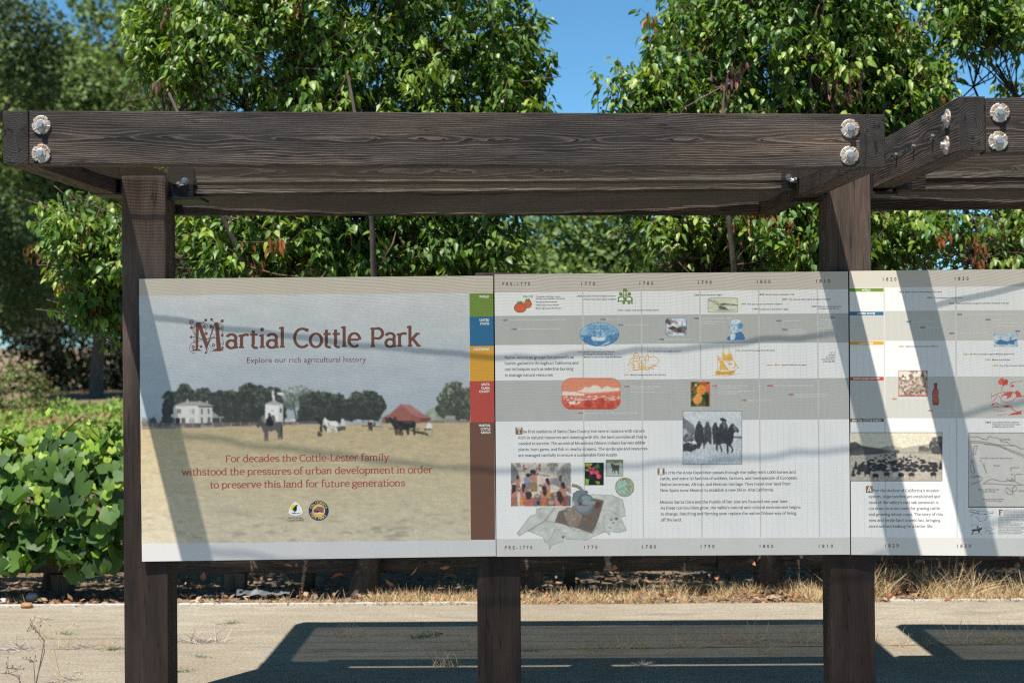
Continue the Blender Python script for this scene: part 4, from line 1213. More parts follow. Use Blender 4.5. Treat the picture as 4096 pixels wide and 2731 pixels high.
for f_ in ((770, 663), (915, 716), (1110, 735), (1024, 930), (790, 950)): flower(*f_)
ring(770, 662, 28, 30, 60, 380); stroke([(797, 655), (800, 700), (790, 740)]); stroke([(815, 700), (800, 730), (800, 780), (818, 810)], 7)
ring(905, 710, 50, 36, 200, 420); stroke([(940, 742), (930, 780), (940, 790)]); heart(942, 795, 250); stroke([(858, 668), (900, 665), (930, 645)]); heart(936, 638, 140)
stroke([(1000, 640), (1040, 668)]); heart(1003, 632, 30); stroke([(1085, 690), (1110, 665), (1125, 650)]); heart(1126, 648, 120, 22); heart(998, 715, 80, 24); stroke([(1000, 740), (1010, 790), (1040, 820)])
ring(1108, 730, 36, 42, 200, 420); stroke([(1135, 765), (1125, 800)]); heart(1126, 815, 260); heart(770, 726, 220, 22); stroke([(775, 745), (790, 780), (815, 830)])
heart(768, 835, 0, 18); stroke([(785, 835), (840, 845), (900, 862), (960, 855), (1040, 832)], 8); stroke([(900, 870), (830, 882), (790, 895)], 5); ring(800, 960, 52, 64, 80, 300); ring(806, 875, 12, 10, 60, 300)
ring(1040, 910, 66, 66, 40, 300, 5); ring(1100, 900, 40, 60, 300, 400, 5); ring(1122, 918, 14, 12, 120, 400); heart(1128, 960, 300, 18); heart(882, 946, 200, 18); stroke([(845, 935), (870, 944)])
stroke([(966, 960), (960, 990), (945, 1010)]); heart(935, 1016, 350, 16); ring(1050, 985, 70, 16, 10, 160)
P1.polys('decorated_initial', it, 50)

# emblems
em = []


def oval(cx, cy, rx, ry, n=40): return [(cx + rx * math.cos(2 * math.pi * k / n), cy + ry * math.sin(2 * math.pi * k / n)) for k in range(n)]


ZE = lambda L: [(600 + x / 2.904, 1900 + y / 2.904) for x, y in L]
sh = [(1682, 298), (1705, 312), (1735, 342), (1758, 385), (1770, 430), (1766, 448), (1740, 462), (1682, 472), (1624, 464), (1598, 450), (1592, 432), (1604, 385), (1628, 342), (1658, 312)]
em.append((ZE([(1682 + (x - 1682) * 1.0, 390 + (y - 390) * 1.0) for x, y in sh]), ink((222, 170, 60))))
em.append((ZE([(1682 + (x - 1682) * .93, 392 + (y - 392) * .93) for x, y in sh]), ink((236, 238, 238))))
em.append((ZE(oval(1660, 376, 34, 36)), ink((226, 206, 66))))
for q in ([(1700, 338), (1722, 362), (1712, 356), (1698, 346), (1672, 356)], [(1698, 344), (1668, 362), (1694, 364), (1650, 384), (1690, 380), (1640, 402), (1690, 394), (1648, 412), (1696, 408), (1672, 428), (1660, 426), (1680, 404)]):
    em.append((ZE(q), ink((52, 60, 64))))
em.append((ZE([(1622, 446), (1650, 440), (1668, 432), (1690, 440), (1720, 436), (1748, 444), (1720, 441), (1690, 446), (1668, 438), (1648, 446)]), ink((40, 120, 170))))
cx_, cy_ = 1950, 410
em += [(ZE(oval(cx_, cy_, 118, 118)), ink((76, 122, 122))), (ZE(oval(cx_, cy_, 113, 113)), ink((40, 50, 82))), (ZE(oval(cx_, cy_, 75, 77)), ink((226, 184, 106))), (ZE(oval(cx_, cy_ - 2, 70, 40)), ink((232, 214, 186)))]
em.append((ZE([(1884, 408), (1896, 390), (1918, 378), (1940, 364), (1960, 366), (1990, 366), (2010, 384), (2012, 400), (2006, 434), (1988, 434), (1986, 416), (1962, 414), (1950, 434), (1932, 436), (1936, 414), (1922, 412), (1916, 436), (1900, 436), (1908, 410), (1892, 414)]), ink((140, 98, 104))))
P1.polys('park_emblems', em, 46)
for t_, r_, a0, sgn, cap_ in (('CALIFORNIA', 84, 196, 1, 8.5), ('STATE PARKS', 104, 168, -1, 8.5)):
    n = len(t_); span = 148 if sgn > 0 else 136
    for i, ch in enumerate(t_):
        if ch == ' ': continue
        a = R(a0 + sgn * (i + .5) * span / n) if sgn > 0 else R(a0 - (i + .5) * span / n)
        v, t = sans(ch, .02)
        v = v - np.array([(v[:, 0].min() + v[:, 0].max()) / 2, 0])
        k = cap_ * 2.904 / CAPH
        th = a + math.pi / 2 if sgn > 0 else a - math.pi / 2
        ux, uy = math.cos(th), math.sin(th)
        wx, wy = (math.cos(a), math.sin(a)) if sgn > 0 else (-math.cos(a), -math.sin(a))
        bx, by_ = cx_ + r_ * math.cos(a), cy_ + r_ * math.sin(a)
        q = [(bx + x * k * ux + y * k * wx, by_ + x * k * uy + y * k * wy) for x, y in v]
        q = ZE(q)
        lx, lz = P1.loc([p[0] for p in q], [p[1] for p in q])
        L = P1.text.setdefault(('emblem_lettering', 0), ([], [], [], [0]))
        L[0].append(np.stack([lx, np.full(len(lx), -56 * 6e-6), lz], 1)); L[1].append(t + L[3][0]); L[2].append(np.tile(np.array(ink((226, 198, 120))), (len(lx), 1))); L[3][0] += len(lx)
P1.write('emblem_line', 'SINCE 1864', 1255, 2056.5, 1288, (70, 70, 80), 4.5)
P1.write('emblem_line', 'SANTA CLARA', 1150.5, 2073.5, 1208, (40, 40, 40), 6.4, bold=.01)
P1.write('emblem_line', 'COUNTY PARKS', 1146, 2083.5, 1212.5, (40, 40, 40), 6.4, bold=.01)
P1.finish()

# ---------------- panel 2
GRY, BND, LINE = (176, 177, 175), (192, 186, 177), (204, 204, 204)


def yb_(y0, y1, x, xa=1978., xb=3392.): return y0 + (y1 - y0) * (x - xa) / (xb - xa)


P2.bands('row_band', [([(1977.5, 1098), (3391.5, 1085), (3392.2, 1156), (1978.2, 1171)], BND), ([(1979, 1264), (3393, 1252), (3394, 1369), (1980, 1380.5)], GRY), ([(1981.2, 1522), (3395.2, 1511), (3396.6, 1676), (1982.6, 1685.5)], GRY),
                      ([(1986, 2154), (3400.5, 2148.5), (3401, 2217.5), (1986.5, 2224)], (200, 200, 199)),
                      ([(1978.2, 1171), (3392.2, 1156), (3393, 1252), (1979, 1264)], WHITE), ([(1980, 1380.5), (3394, 1369), (3395.2, 1511), (1981.2, 1522)], WHITE), ([(1982.6, 1685.5), (3396.6, 1676), (3400.5, 2148.5), (1986, 2154)], WHITE)])
ln = []
for i in range(-1, 5):
    for k in range(10):
        xt = 2331 + 234.6 * i + 23.46 * k + 0.0
        if xt < 2325 or xt > 3385: continue
        wd = 5.4 if k == 0 else 0.9
        for ya, yc, c in ((1163, 1257, (196, 196, 194) if k == 0 else (200, 200, 200)), (1257, 1374, (192, 192, 190)), (1374, 1516, (196, 196, 194) if k == 0 else (200, 200, 200)), (1516, 1680, (190, 191, 189)), (1680, 2150, (194, 195, 196) if k == 0 else (202, 203, 205))):
            sl_ = -.0088 * (xt - 2690)
            xa = xt + (ya - 1165) * .0095; xc = xt + (yc - 1165) * .0095
            ln.append(([(xa - wd / 2, ya + sl_), (xa + wd / 2, ya + sl_), (xc + wd / 2, yc + sl_ * .8), (xc - wd / 2, yc + sl_ * .8)], ink(c)))
P2.polys('year_grid', ln, 6)
for t_, x0, y, x1 in (('PRE-1770', 2009.6, 1143, 2120), ('1770', 2326, 1142, 2380.5), ('1780', 2559, 1140, 2614), ('1790', 2793, 1135.5, 2847.5), ('1800', 3028, 1132.5, 3082.5), ('1810', 3264, 1130, 3319.5),
                      ('PRE-1770', 2020, 2195, 2129.5), ('1770', 2337, 2193.5, 2391), ('1780', 2570.5, 2192, 2625), ('1790', 2804.5, 2191, 2859), ('1800', 3040, 2190, 3094.5), ('1810', 3276, 2190, 3332)):
    P2.write('date_number', t_, x0, y, x1, (92, 76, 70), 13, bold=.018, space=1.75, slope=-.007)


def yr(p, t_, x0, y, x1, c): p.write('year_number', t_, x0, y, x1, c, 5.9, bold=.03)


def sm(p, t_, x0, y, x1, c=(82, 80, 80)): p.write('caption_line', t_, x0, y, x1, c, 5.9, bold=.008)


Q2 = lambda x: 1960 + x / 3.267
Q3 = lambda x: 2680 + x / 3.267
WT = (226, 227, 228)
for t_, x0, y, x1, c in (('PRE-1750', 435, 1189.6, 562, GRN), ('1769', 1135, 1187.7, 1202, GRN), ('1776', 1673, 1244, 1740, GRN), ('1607', 166, 1284, 232, BLU), ('1620', 282, 1319, 350, BLU), ('1773', 1445, 1280.5, 1512, BLU), ('1776', 1675, 1303, 1741, BLU), ('1783', 2208, 1360, 2275, BLU), ('1769', 1140, 1410.6, 1208, YEL), ('1781', 2058, 1407.5, 2121, YEL), ('1777', 1757, 1502, 1821, YEL), ('1777', 1758, 1549, 1825, RED), ('1769', 1150, 1655, 1216, RED)):
    yr(P2, t_, Q2(x0), y, Q2(x1), c)
for t_, x0, y, x1, c in (('1789', 313, 1183, 380, GRN), ('1797', 928, 1218.7, 995, GRN), ('1799', 1080, 1239, 1148, GRN), ('1800', 1165, 1180, 1232, GRN), ('1804', 1466, 1199.5, 1533, GRN), ('1809', 1850, 1228, 1917, GRN), ('1789', 313, 1276, 380, BLU), ('1803', 1390, 1285.5, 1457, BLU), ('1804', 1468, 1320.5, 1535, BLU), ('1812', 2087, 1271.5, 2153, BLU), ('1796', 855, 1404.5, 922, YEL), ("Early 1800's", 1273, 1462, 1440, YEL), ('1812', 2090, 1413, 2158, YEL), ('1792', 553, 1546.5, 621, RED), ('1797', 937, 1604, 1004, RED), ('1800s', 1272, 1545, 1353, RED), ('1805', 1551, 1579.6, 1618, RED)):
    yr(P2, t_, Q3(x0), y, Q3(x1), c)
for t_, x0, y, x1 in (('Colombian exchange - plants,', 600, 1189.6, 925), ('animals move between continents', 600, 1197.8, 978), ('Italy grows first tomatoes', 600, 1210.7, 877), ('Ireland plants first potatoes', 600, 1223.2, 901), ('British Agricultural Revolution', 600, 1236, 930), ('Industrial Revolution begins in Europe', 1220, 1187, 1642), ('Watts invents steam engine in England', 1220, 1199.7, 1648), ('Captain Cook discovers Hawaiian Islands', 1760, 1243.5, 2205),
                      ('Spanish missionaries enter California,', 1228, 1410, 1635), ('bringing grain, tree and vine crops', 1228, 1418.5, 1605), ('Missions founded in San Diego and Monterey', 1228, 1431, 1728), ('Pueblo de Los Angeles founded', 2145, 1407.5, 2493), ('Mission Dolores founded in San Francisco', 1842, 1501.5, 2300)):
    sm(P2, t_, Q2(x0), y, Q2(x1))
for t_, x0, y, x1 in (('Captain John Smith lands at Jamestown to found colony of Virginia', 252, 1283, 988), ('Pilgrims arrive and found settlement at Plymouth', 368, 1318.5, 910), ('Boston Tea Party', 1532, 1280.5, 1712), ('Declaration of Independence', 1760, 1303, 2083), ('Eli Whitney invents cotton gin', 2295, 1360, 2626), ('Pueblo de San Jose de Guadalupe', 1845, 1549, 2217), ('(city of San Jose) founded', 1845, 1557.5, 2128), ('Mission Santa Clara founded', 1845, 1570.4, 2160), ('Spanish explorer Gaspar de Portola reaches Santa Clara County', 1235, 1655, 1927)):
    sm(P2, t_, Q2(x0), y, Q2(x1), WT)
for t_, x0, y, x1 in (('French Revolution begins', 398, 1182.5, 681), ('First cast iron plow perfected in England', 1014, 1218.7, 1463), ('Rosetta Stone discovered in Egypt', 1168, 1239, 1547), ('Electric battery developed in Italy', 1252, 1180, 1626), ('First railroad steam engine developed in England', 1553, 1199.5, 2101), ('Glass jar canning first used', 1936, 1228, 2234), ('to preserve food, France', 1937, 1236.3, 2205), ('Arrival of first trading ship to Monterey', 941, 1404, 1372), ('Spanish-California era begins', 1459, 1461.7, 1784), ('Russian', 2072, 1422, 2158), ('fur traders', 2040, 1430.5, 2158), ('found Fort Ross', 1982, 1439, 2158), ('at Bodega Bay', 1998, 1447.6, 2158)):
    sm(P2, t_, Q3(x0), y, Q3(x1))
for t_, x0, y, x1 in (('Constitution of United States ratified', 400, 1276, 805), ('George Washington becomes', 400, 1289, 728), ('first U.S. president', 400, 1297.4, 600), ('Louisiana Purchase', 1477, 1285.5, 1690), ('Lewis and Clark', 1555, 1320.3, 1727), ('expedition explores', 1555, 1328.6, 1777), ('Northwest Passage', 1555, 1337, 1770), ('U.S. declares war', 1968, 1281, 2153), ('against Great Britain', 1926, 1289.5, 2155), ('over trade restrictions', 1910, 1298, 2156), ('and territory', 2013, 1306.5, 2153), ('(War of 1812-1815)', 1945, 1315, 2156), ('First American', 1995, 1327.5, 2155), ('canning factory opens,', 1900, 1336.2, 2158), ('New York City', 2000, 1344.5, 2155), ('Padres at Mission Santa Clara plant', 640, 1546.5, 1024), ("California's first vineyard", 640, 1555, 908), ('Spanish settlers grow apples, figs, apricots,', 640, 1567.4, 1107), ('limes and other fruits', 640, 1576.2, 877), ('Mission San Jose founded', 1022, 1604, 1312), ('Rancho Period and land grant dispersal begins', 1366, 1545, 1884), ('Jose Joaquin Bernal moves family from', 1637, 1579.6, 2072), ('Presidio of San Francisco to San Jose', 1637, 1588, 2046)):
    sm(P2, t_, Q3(x0), y, Q3(x1), WT)


def para(p, t_, x0, y, x1, sl=-.007): p.write('paragraph_line', t_, x0, y, x1, TXT, 10.8, 'slab', slope=sl, w=10)


for t_, x0, y, x1 in (('Native American groups live primarily as', 190, 1435.3, 1097), ('hunter-gatherers throughout California and', 190, 1458.3, 1157), ('use techniques such as selective burning', 192, 1481.6, 1092), ('to manage natural resources.', 193, 1505.5, 830), ('he first residents of Santa Clara County live here in balance with nature.', 430, 1731, 2032), ('Rich in natural resources and teaming with life, the land provides all that is', 371, 1755, 2053), ('needed to survive. The ancestral Muwekma Ohlone Indians harvest edible', 371, 1778.5, 2033), ('plants, hunt game, and fish in nearby streams. The landscape and resources', 371, 1802, 2062), ('are managed carefully to ensure a sustainable food supply.', 372, 1825.5, 1672)):
    para(P2, t_, Q2(x0), y, Q2(x1))
Q7 = lambda x: 2600 + x / 3.267
for t_, x0, y, x1 in (('n 1776 the Anza Expedition passes through the valley with 1,000 horses and', 195, 1895, 1905), ('cattle, and some 30 families of soldiers, farmers, and townspeople of European,', 137, 1918.5, 1933), ('Native American, African, and Mexican heritage. They travel over land from', 139, 1942, 1838), ('New Spain (now Mexico) to establish a new life in Alta California.', 139, 1965.5, 1618), ('Mission Santa Clara and the Pueblo of San Jose are founded one year later.', 133, 2012.4, 1812), ("As these communities grow, the valley's natural and cultural environment begins", 143, 2035.8, 1970), ('to change. Ranching and farming soon replace the native Ohlone way of living', 145, 2059.5, 1916), ('off the land.', 145, 2083.5, 418)):
    para(P2, t_, Q7(x0), y, Q7(x1), -.0055)


def dropcap(p, x0, y0, x1, y1, ch):
    q = Pic(x0, y0, x1, y1, 1.5, (122, 92, 70))
    q.mottle(.45, 2.6, 2.6, int(x0))
    q.c[fbm(q.X / 2.2, q.Y / 2.2, int(y0)) > .64] = (196, 184, 168)
    p.picture(q, 'decorated_initial', 14)
    p.write('initial_letter', ch, x0 + 5, y1 - 2.5, x1 - 4, (236, 232, 226), 23, 'slab', w=11)


dropcap(P2, 2062, 1708.5, 2089.5, 1736, 'T'); dropcap(P2, 2631, 1871.6, 2658.3, 1898.4, 'I')


def tone(pc, seed, lo, hi, sx, sy, mask=None):
    n = np.clip((fbm(pc.X / sx, pc.Y / sy, seed) - .25) * 2, 0, 1)[..., None]
    c = np.array(lo, float) * (1 - n) + np.array(hi, float) * n
    m = pc.m if mask is None else mask & pc.m
    pc.c[m] = c[m]


# tomatoes
q = Pic(2050, 1188, 2130, 1254, 1.5)
for cx, cy, rx, ry in ((497, 445, 50, 57), (395, 495, 83, 66)):
    q.ell(Q2(cx), 1080 + cy / 3.267, rx / 3.267, ry / 3.267, (116, 112, 50)); q.ell(Q2(cx) - .5, 1080 + cy / 3.267 + .5, rx / 3.267 - 3, ry / 3.267 - 3.5, (212, 96, 66))
for a in range(7):
    q.seg([(Q2(395), 1080 + 428 / 3.267), (Q2(395) + 15 * math.cos(R(200 + 24 * a)), 1080 + 428 / 3.267 + 8 * math.sin(R(200 + 24 * a)) + 2)], 2.2, (96, 118, 52))
    q.seg([(Q2(490), 1080 + 395 / 3.267), (Q2(490) + 11 * math.cos(R(200 + 24 * a)), 1080 + 395 / 3.267 + 6 * math.sin(R(200 + 24 * a)))], 1.8, (96, 118, 52))
P2.picture(q, 'tomato_drawing')
# steam engine in green
q = Pic(2470, 1150, 2534, 1218, 1.5)
E = lambda x, y: (Q2(x), 1080 + y / 3.267)
for pts, w in (([(1680, 410), (1680, 365), (1700, 350), (1745, 350)], 5), ([(1858, 440), (1858, 370), (1840, 350), (1795, 350)], 5), ([(1675, 408), (1860, 408)], 4), ([(1745, 250), (1745, 340)], 3), ([(1787, 250), (1787, 340)], 3), ([(1745, 250), (1787, 250)], 3), ([(1700, 330), (1830, 330)], 3), ([(1767, 250), (1767, 400)], 3), ([(1740, 350), (1790, 400)], 3), ([(1795, 350), (1745, 400)], 3)):
    q.seg([E(*p) for p in pts], w, (106, 132, 62))
for cx, cy, r_ in ((1710, 312, 7), (1823, 312, 7), (1750, 428, 6), (1818, 428, 6), (1752, 268, 5), (1782, 268, 5), (1767, 376, 7)): q.ell(*E(cx, cy), r_, r_, (112, 138, 66))
P2.picture(q, 'engine_drawing')
# plow
q = Pic(2831, 1190, 2954.5, 1251.5, 2, (206, 208, 190))
q.mottle(.06, 12, 8, 3)
mk = q.roundrect(2831.5, 1190.8, 2954, 1250.5, 9); ed = mk & ~q.roundrect(2833.5, 1192.8, 2952, 1248.5, 8); q.put(ed, np.array((140, 158, 110)))
E = lambda x, y: (Q3(x), 1080 + y / 3.267)
q.poly([E(*p) for p in ((590, 520), (680, 505), (850, 520), (830, 532), (640, 535))], (168, 170, 156))
q.poly([E(*p) for p in ((628, 485), (650, 472), (720, 475), (765, 520), (700, 515), (650, 505))], (98, 98, 92)); q.poly([E(*p) for p in ((645, 445), (700, 430), (760, 440), (885, 450), (885, 468), (760, 455), (665, 465))], (112, 112, 106))
q.seg([E(505, 400), E(520, 390), E(665, 475)], 3, (120, 120, 114)); q.seg([E(568, 405), E(580, 388), E(650, 450)], 2.5, (140, 140, 132)); q.keep(mk)
P2.picture(q, 'plow_drawing')
# ship in harbour, blue oval
q = Pic(2319, 1289, 2478, 1386, 2, (140, 178, 206))
tone(q, 5, (104, 150, 188), (168, 196, 214), 22, 12)
cx, cy = 2398.3, 1337.6
q.rect(2319, 1358, 2480, 1390, (82, 130, 172)); q.mottle(.35, 9, 2.5, 8, (q.Y > 1340))
for x, h in ((1365, 1300), (1443, 1295), (1512, 1305)):
    q.seg([(Q2(x), h), (Q2(x), 1345)], 1.6, (60, 104, 148)); q.seg([(Q2(x - 55), 1316), (Q2(x + 55), 1314)], 1.4, (66, 110, 152)); q.seg([(Q2(x - 40), 1305), (Q2(x + 40), 1304)], 1.2, (70, 114, 156))
q.poly([(Q2(1330), 1348), (Q2(1510), 1350), (Q2(1500), 1364), (Q2(1345), 1364)], (206, 220, 226)); q.poly([(Q2(1190), 1338), (Q2(1250), 1344), (Q2(1330), 1346), (Q2(1320), 1360), (Q2(1250), 1362)], (70, 118, 160))
q.poly([(Q2(1520), 1345), (Q2(1690), 1330), (Q2(1690), 1372), (Q2(1500), 1368)], (92, 138, 178)); q.mottle(.5, 3.5, 3, 15, (np.abs(q.Y - 1346) < 16)); q.seg([(Q2(1560), 1368), (Q2(1440), 1386)], 5, (190, 208, 218))
mk = ((q.X - cx) / 79) ** 2 + ((q.Y - cy) / 48) ** 2; q.put(mk > .955, np.array((70, 118, 168))); q.keep(mk < 1)
q.photo(.12, 1, 4, 4)
P2.picture(q, 'harbour_engraving')
# cotton gin, cut-corner frame
q = Pic(2662, 1268, 2748.5, 1347, 2, (205, 214, 222))
q.mottle(.1, 14, 10, 2)
E = lambda x, y: (Q3(x), 1080 + y / 3.267)
for pts, c in (([(-60, 640), (-30, 628), (30, 690), (0, 720), (-50, 690)], (96, 86, 84)), ([(0, 640), (100, 670), (110, 700), (10, 690)], (150, 140, 134)), ([(-30, 760), (40, 730), (110, 760), (60, 800)], (84, 74, 72)), ([(40, 780), (120, 740), (215, 730), (210, 830), (50, 815)], (118, 106, 100)), ([(-50, 790), (40, 790), (40, 840), (-50, 850)], (170, 170, 172))): q.poly([E(*p) for p in pts], c)
q.ell(*E(120, 785), 9, 8, (70, 62, 60)); q.seg([E(160, 690), E(158, 760), E(60, 780)], 2.5, (86, 78, 76)); q.mottle(.3, 5, 4, 6)
d = np.minimum.reduce([q.X - 2662.5, 2747.5 - q.X, q.Y - 1269, 1346 - q.Y]); dd = np.minimum.reduce([(q.X - 2662.5) + (q.Y - 1269), (2747.5 - q.X) + (q.Y - 1269), (q.X - 2662.5) + (1346 - q.Y), (2747.5 - q.X) + (1346 - q.Y)]) - 11
q.put((d < 2.2) | (dd < 3), np.array((92, 128, 166))); q.keep((d > 0) & (dd > 0))
q.photo(.15, 1, 4, 4)
P2.picture(q, 'machine_drawing')
# portrait bust in blue
q = Pic(2904, 1275, 2984, 1363, 1.6)
E = lambda x, y: (Q3(x), 1080 + y / 3.267)
q.poly([E(*p) for p in ((738, 905), (760, 870), (820, 838), (930, 800), (970, 850), (985, 895), (960, 915), (780, 918))], (72, 118, 162))
q.poly([E(*p) for p in ((792, 850), (830, 815), (862, 850), (840, 915), (790, 915))], (196, 212, 222)); q.ell(*E(870, 725), 25, 24, (160, 192, 212)); q.ell(*E(920, 730), 11, 12, (96, 142, 180)); q.ell(*E(790, 745), 5, 7, (120, 160, 192)); q.ell(*E(842, 745), 16, 22, (190, 208, 220)); q.ell(*E(860, 675), 19, 9, (198, 214, 224))
for x, y, w_, h_ in ((820, 722, 4, 1.8), (860, 722, 4.4, 1.8), (838, 752, 2.5, 3), (836, 775, 5, 1.5)): q.ell(*E(x, y), w_, h_, (84, 128, 168))
q.poly([E(*p) for p in ((872, 690), (900, 720), (895, 790), (870, 810), (885, 750))], (128, 166, 196)); q.mottle(.22, 2.2, 2, 12)
q.photo(.12, 0, 4, 3)
P2.picture(q, 'portrait_engraving')
# mission in yellow line
q = Pic(2505, 1402, 2640, 1488, 1.5)
E = lambda x, y: (Q2(x), 1080 + y / 3.267)
LN = (214, 166, 72)
for pts, w in (([(1875, 1190), (1875, 1125), (1950, 1125), (1950, 1190)], 3), ([(1875, 1185), (1875, 1300), (1935, 1300), (1935, 1190), (1875, 1190)], 3), ([(1950, 1190), (1960, 1140), (1990, 1120), (2020, 1140), (2030, 1190), (2030, 1290)], 3), ([(2040, 1190), (2040, 1115), (2075, 1115), (2070, 1190)], 3), ([(2057, 1105), (2057, 1115)], 3), ([(1920, 1062), (1920, 1085)], 2.5), ([(1815, 1310), (1950, 1305), (2100, 1300)], 2.2), ([(2075, 1140), (2150, 1125), (2205, 1170), (2200, 1210), (2150, 1240), (2080, 1240)], 2.5), ([(2080, 1290), (2140, 1250), (2190, 1248)], 4), ([(1800, 1250), (1830, 1210), (1870, 1215)], 3), ([(1830, 1190), (1850, 1155), (1872, 1150)], 3), ([(1850, 1245), (1895, 1245), (1890, 1280), (1850, 1270)], 3), ([(1955, 1215), (2005, 1215), (2005, 1290), (1955, 1290), (1955, 1215)], 3), ([(2000, 1280), (2080, 1270), (2140, 1290)], 3.5)): q.seg([E(*p) for p in pts], w, LN)
q.arc(*E(1913, 1122), 9.5, 12, 180, 360, 3, LN); q.poly([E(*p) for p in ((1970, 1290), (1970, 1250), (1980, 1235), (1992, 1250), (1992, 1290))], LN); q.ell(*E(1982, 1190), 4, 4, LN)
for x in (1892, 1912, 1932): q.rect(Q2(x) - 1.5, 1080 + 1140 / 3.267, Q2(x) + 1.5, 1080 + 1165 / 3.267, LN)
P2.picture(q, 'mission_drawing')
# sailing ship in yellow
q = Pic(2854, 1380, 2962, 1506, 1.5)
E = lambda x, y: (Q3(x), 1080 + y / 3.267)
for pts, c in (([(595, 1330), (620, 1310), (680, 1330), (830, 1310), (850, 1300), (845, 1345), (810, 1365), (600, 1365)], (214, 160, 62)), ([(615, 1120), (690, 1190), (775, 1310), (700, 1300), (655, 1320), (660, 1230)], (222, 178, 92)), ([(700, 1070), (780, 1180), (770, 1190), (695, 1180)], (224, 182, 98)), ([(770, 1085), (815, 1100), (825, 1180), (785, 1190), (735, 1110)], (222, 176, 88)), ([(830, 1180), (880, 1250), (800, 1300), (850, 1240)], (226, 188, 112)), ([(745, 1215), (825, 1215), (810, 1235), (765, 1232)], (216, 166, 72))): q.poly([E(*p) for p in pts], c)
for pts in ([(695, 990), (697, 1330)], [(772, 1015), (778, 1330)], [(600, 1110), (760, 1200)], [(697, 990), (740, 1020)], [(640, 1320), (697, 1060)], [(720, 1330), (697, 1060)], [(778, 1040), (830, 1180), (905, 1280)], [(820, 1330), (905, 1265)], [(628, 1140), (625, 1320)], [(580, 1370), (720, 1385), (905, 1355)]): q.seg([E(*p) for p in pts], 1.9, (216, 172, 84))
q.mottle(.18, 4, 8, 3)
P2.picture(q, 'ship_drawing')
# valley view in red
q = Pic(2247, 1511, 2484, 1638, 2, (216, 140, 112))
E = lambda x, y: (Q2(x), 1500 + y / 3.267)
PK, RD = (232, 214, 204), (190, 84, 66)
q.rect(2247, 1500 + 260 / 3.267, 2490, 1640, (200, 104, 82))
pts = [(1130, 218), (1200, 190), (1250, 150), (1300, 165), (1350, 128), (1420, 140), (1460, 175), (1540, 140), (1590, 165), (1700, 165), (1700, 200), (1560, 215), (1300, 235), (1180, 220)]
q.poly([E(*p) for p in pts], PK); q.poly([E(*p) for p in ((945, 215), (1000, 210), (1060, 222), (1110, 218), (1170, 235), (1240, 240), (1240, 262), (945, 262))], PK); q.poly([E(*p) for p in ((1300, 250), (1500, 235), (1700, 225), (1710, 262), (1300, 262))], (206, 116, 94))
n = fbm(q.X / 9, q.Y / 2.6, 8); q.put((n > .55) & (q.Y > 1500 + 262 / 3.267) & (q.Y < 1500 + 330 / 3.267), np.array(PK))
q.poly([E(*p) for p in ((1010, 350), (1100, 338), (1200, 345), (1150, 380), (1040, 385))], PK); q.poly([E(*p) for p in ((1100, 320), (1225, 318), (1225, 330), (1100, 330))], PK)
for x, y, r_ in ((1290, 375, 16), (1440, 360, 20), (1580, 385, 15), (1690, 350, 13)): q.leafy([(Q2(x) + r_ * 1.1 * math.cos(R(a)), 1500 + y / 3.267 + r_ * math.sin(R(a))) for a in range(0, 360, 30)], (184, 74, 58), 6, int(x), (204, 112, 92), .6)
q.rect(2247, 1500 + 420 / 3.267, 2490, 1640, (186, 78, 62)); q.mottle(.16, 5, 3, 21, q.Y > 1500 + 380 / 3.267)
for x, y in ((1080, 405), (1022, 375), (1130, 352)): q.ell(*E(x, y), 4, 6, (176, 70, 56))
mk = q.roundrect(2247.5, 1511.6, 2483.5, 1637, 36); q.put(mk & ~q.roundrect(2249.3, 1513.4, 2481.7, 1635.2, 34), np.array((196, 84, 76))); q.keep(mk)
q.photo(.07, 1, 4, 5)
P2.picture(q, 'valley_engraving')
# peaches
q = Pic(2763, 1526, 2839.5, 1626, 2, (66, 84, 44))
tone(q, 3, (34, 46, 24), (132, 152, 92), 9, 9); q.put((fbm(q.X / 8, q.Y / 8, 66) > .68) & (q.Y < 1560), np.array((206, 212, 190)))
E = lambda x, y: (Q3(x), 1500 + y / 3.267)
for x, y, r_, c in ((440, 120, 15, (196, 92, 44)), (500, 165, 15, (222, 110, 72)), (320, 175, 7, (170, 74, 40)), (408, 193, 18.5, (236, 150, 62)), (362, 308, 19, (238, 158, 88))):
    q.ell(*E(x, y), r_, r_ * (1.08 if y < 250 else 1.1), c); q.ell(E(x, y)[0] + r_ * .3, E(x, y)[1] + r_ * .25, r_ * .62, r_ * .7, tuple(v * .93 for v in c))
q.poly([E(*p) for p in ((275, 280), (340, 230), (350, 250), (290, 320))], (72, 96, 52)); q.poly([E(*p) for p in ((470, 240), (518, 250), (515, 400), (470, 405))], (42, 54, 30))
q.put((q.X < 2764.6) | (q.X > 2837.6) | (q.Y < 1528) | (q.Y > 1624), np.array((196, 110, 80)))
q.photo(.10, 1, 4, 9)
P2.picture(q, 'peach_photograph')
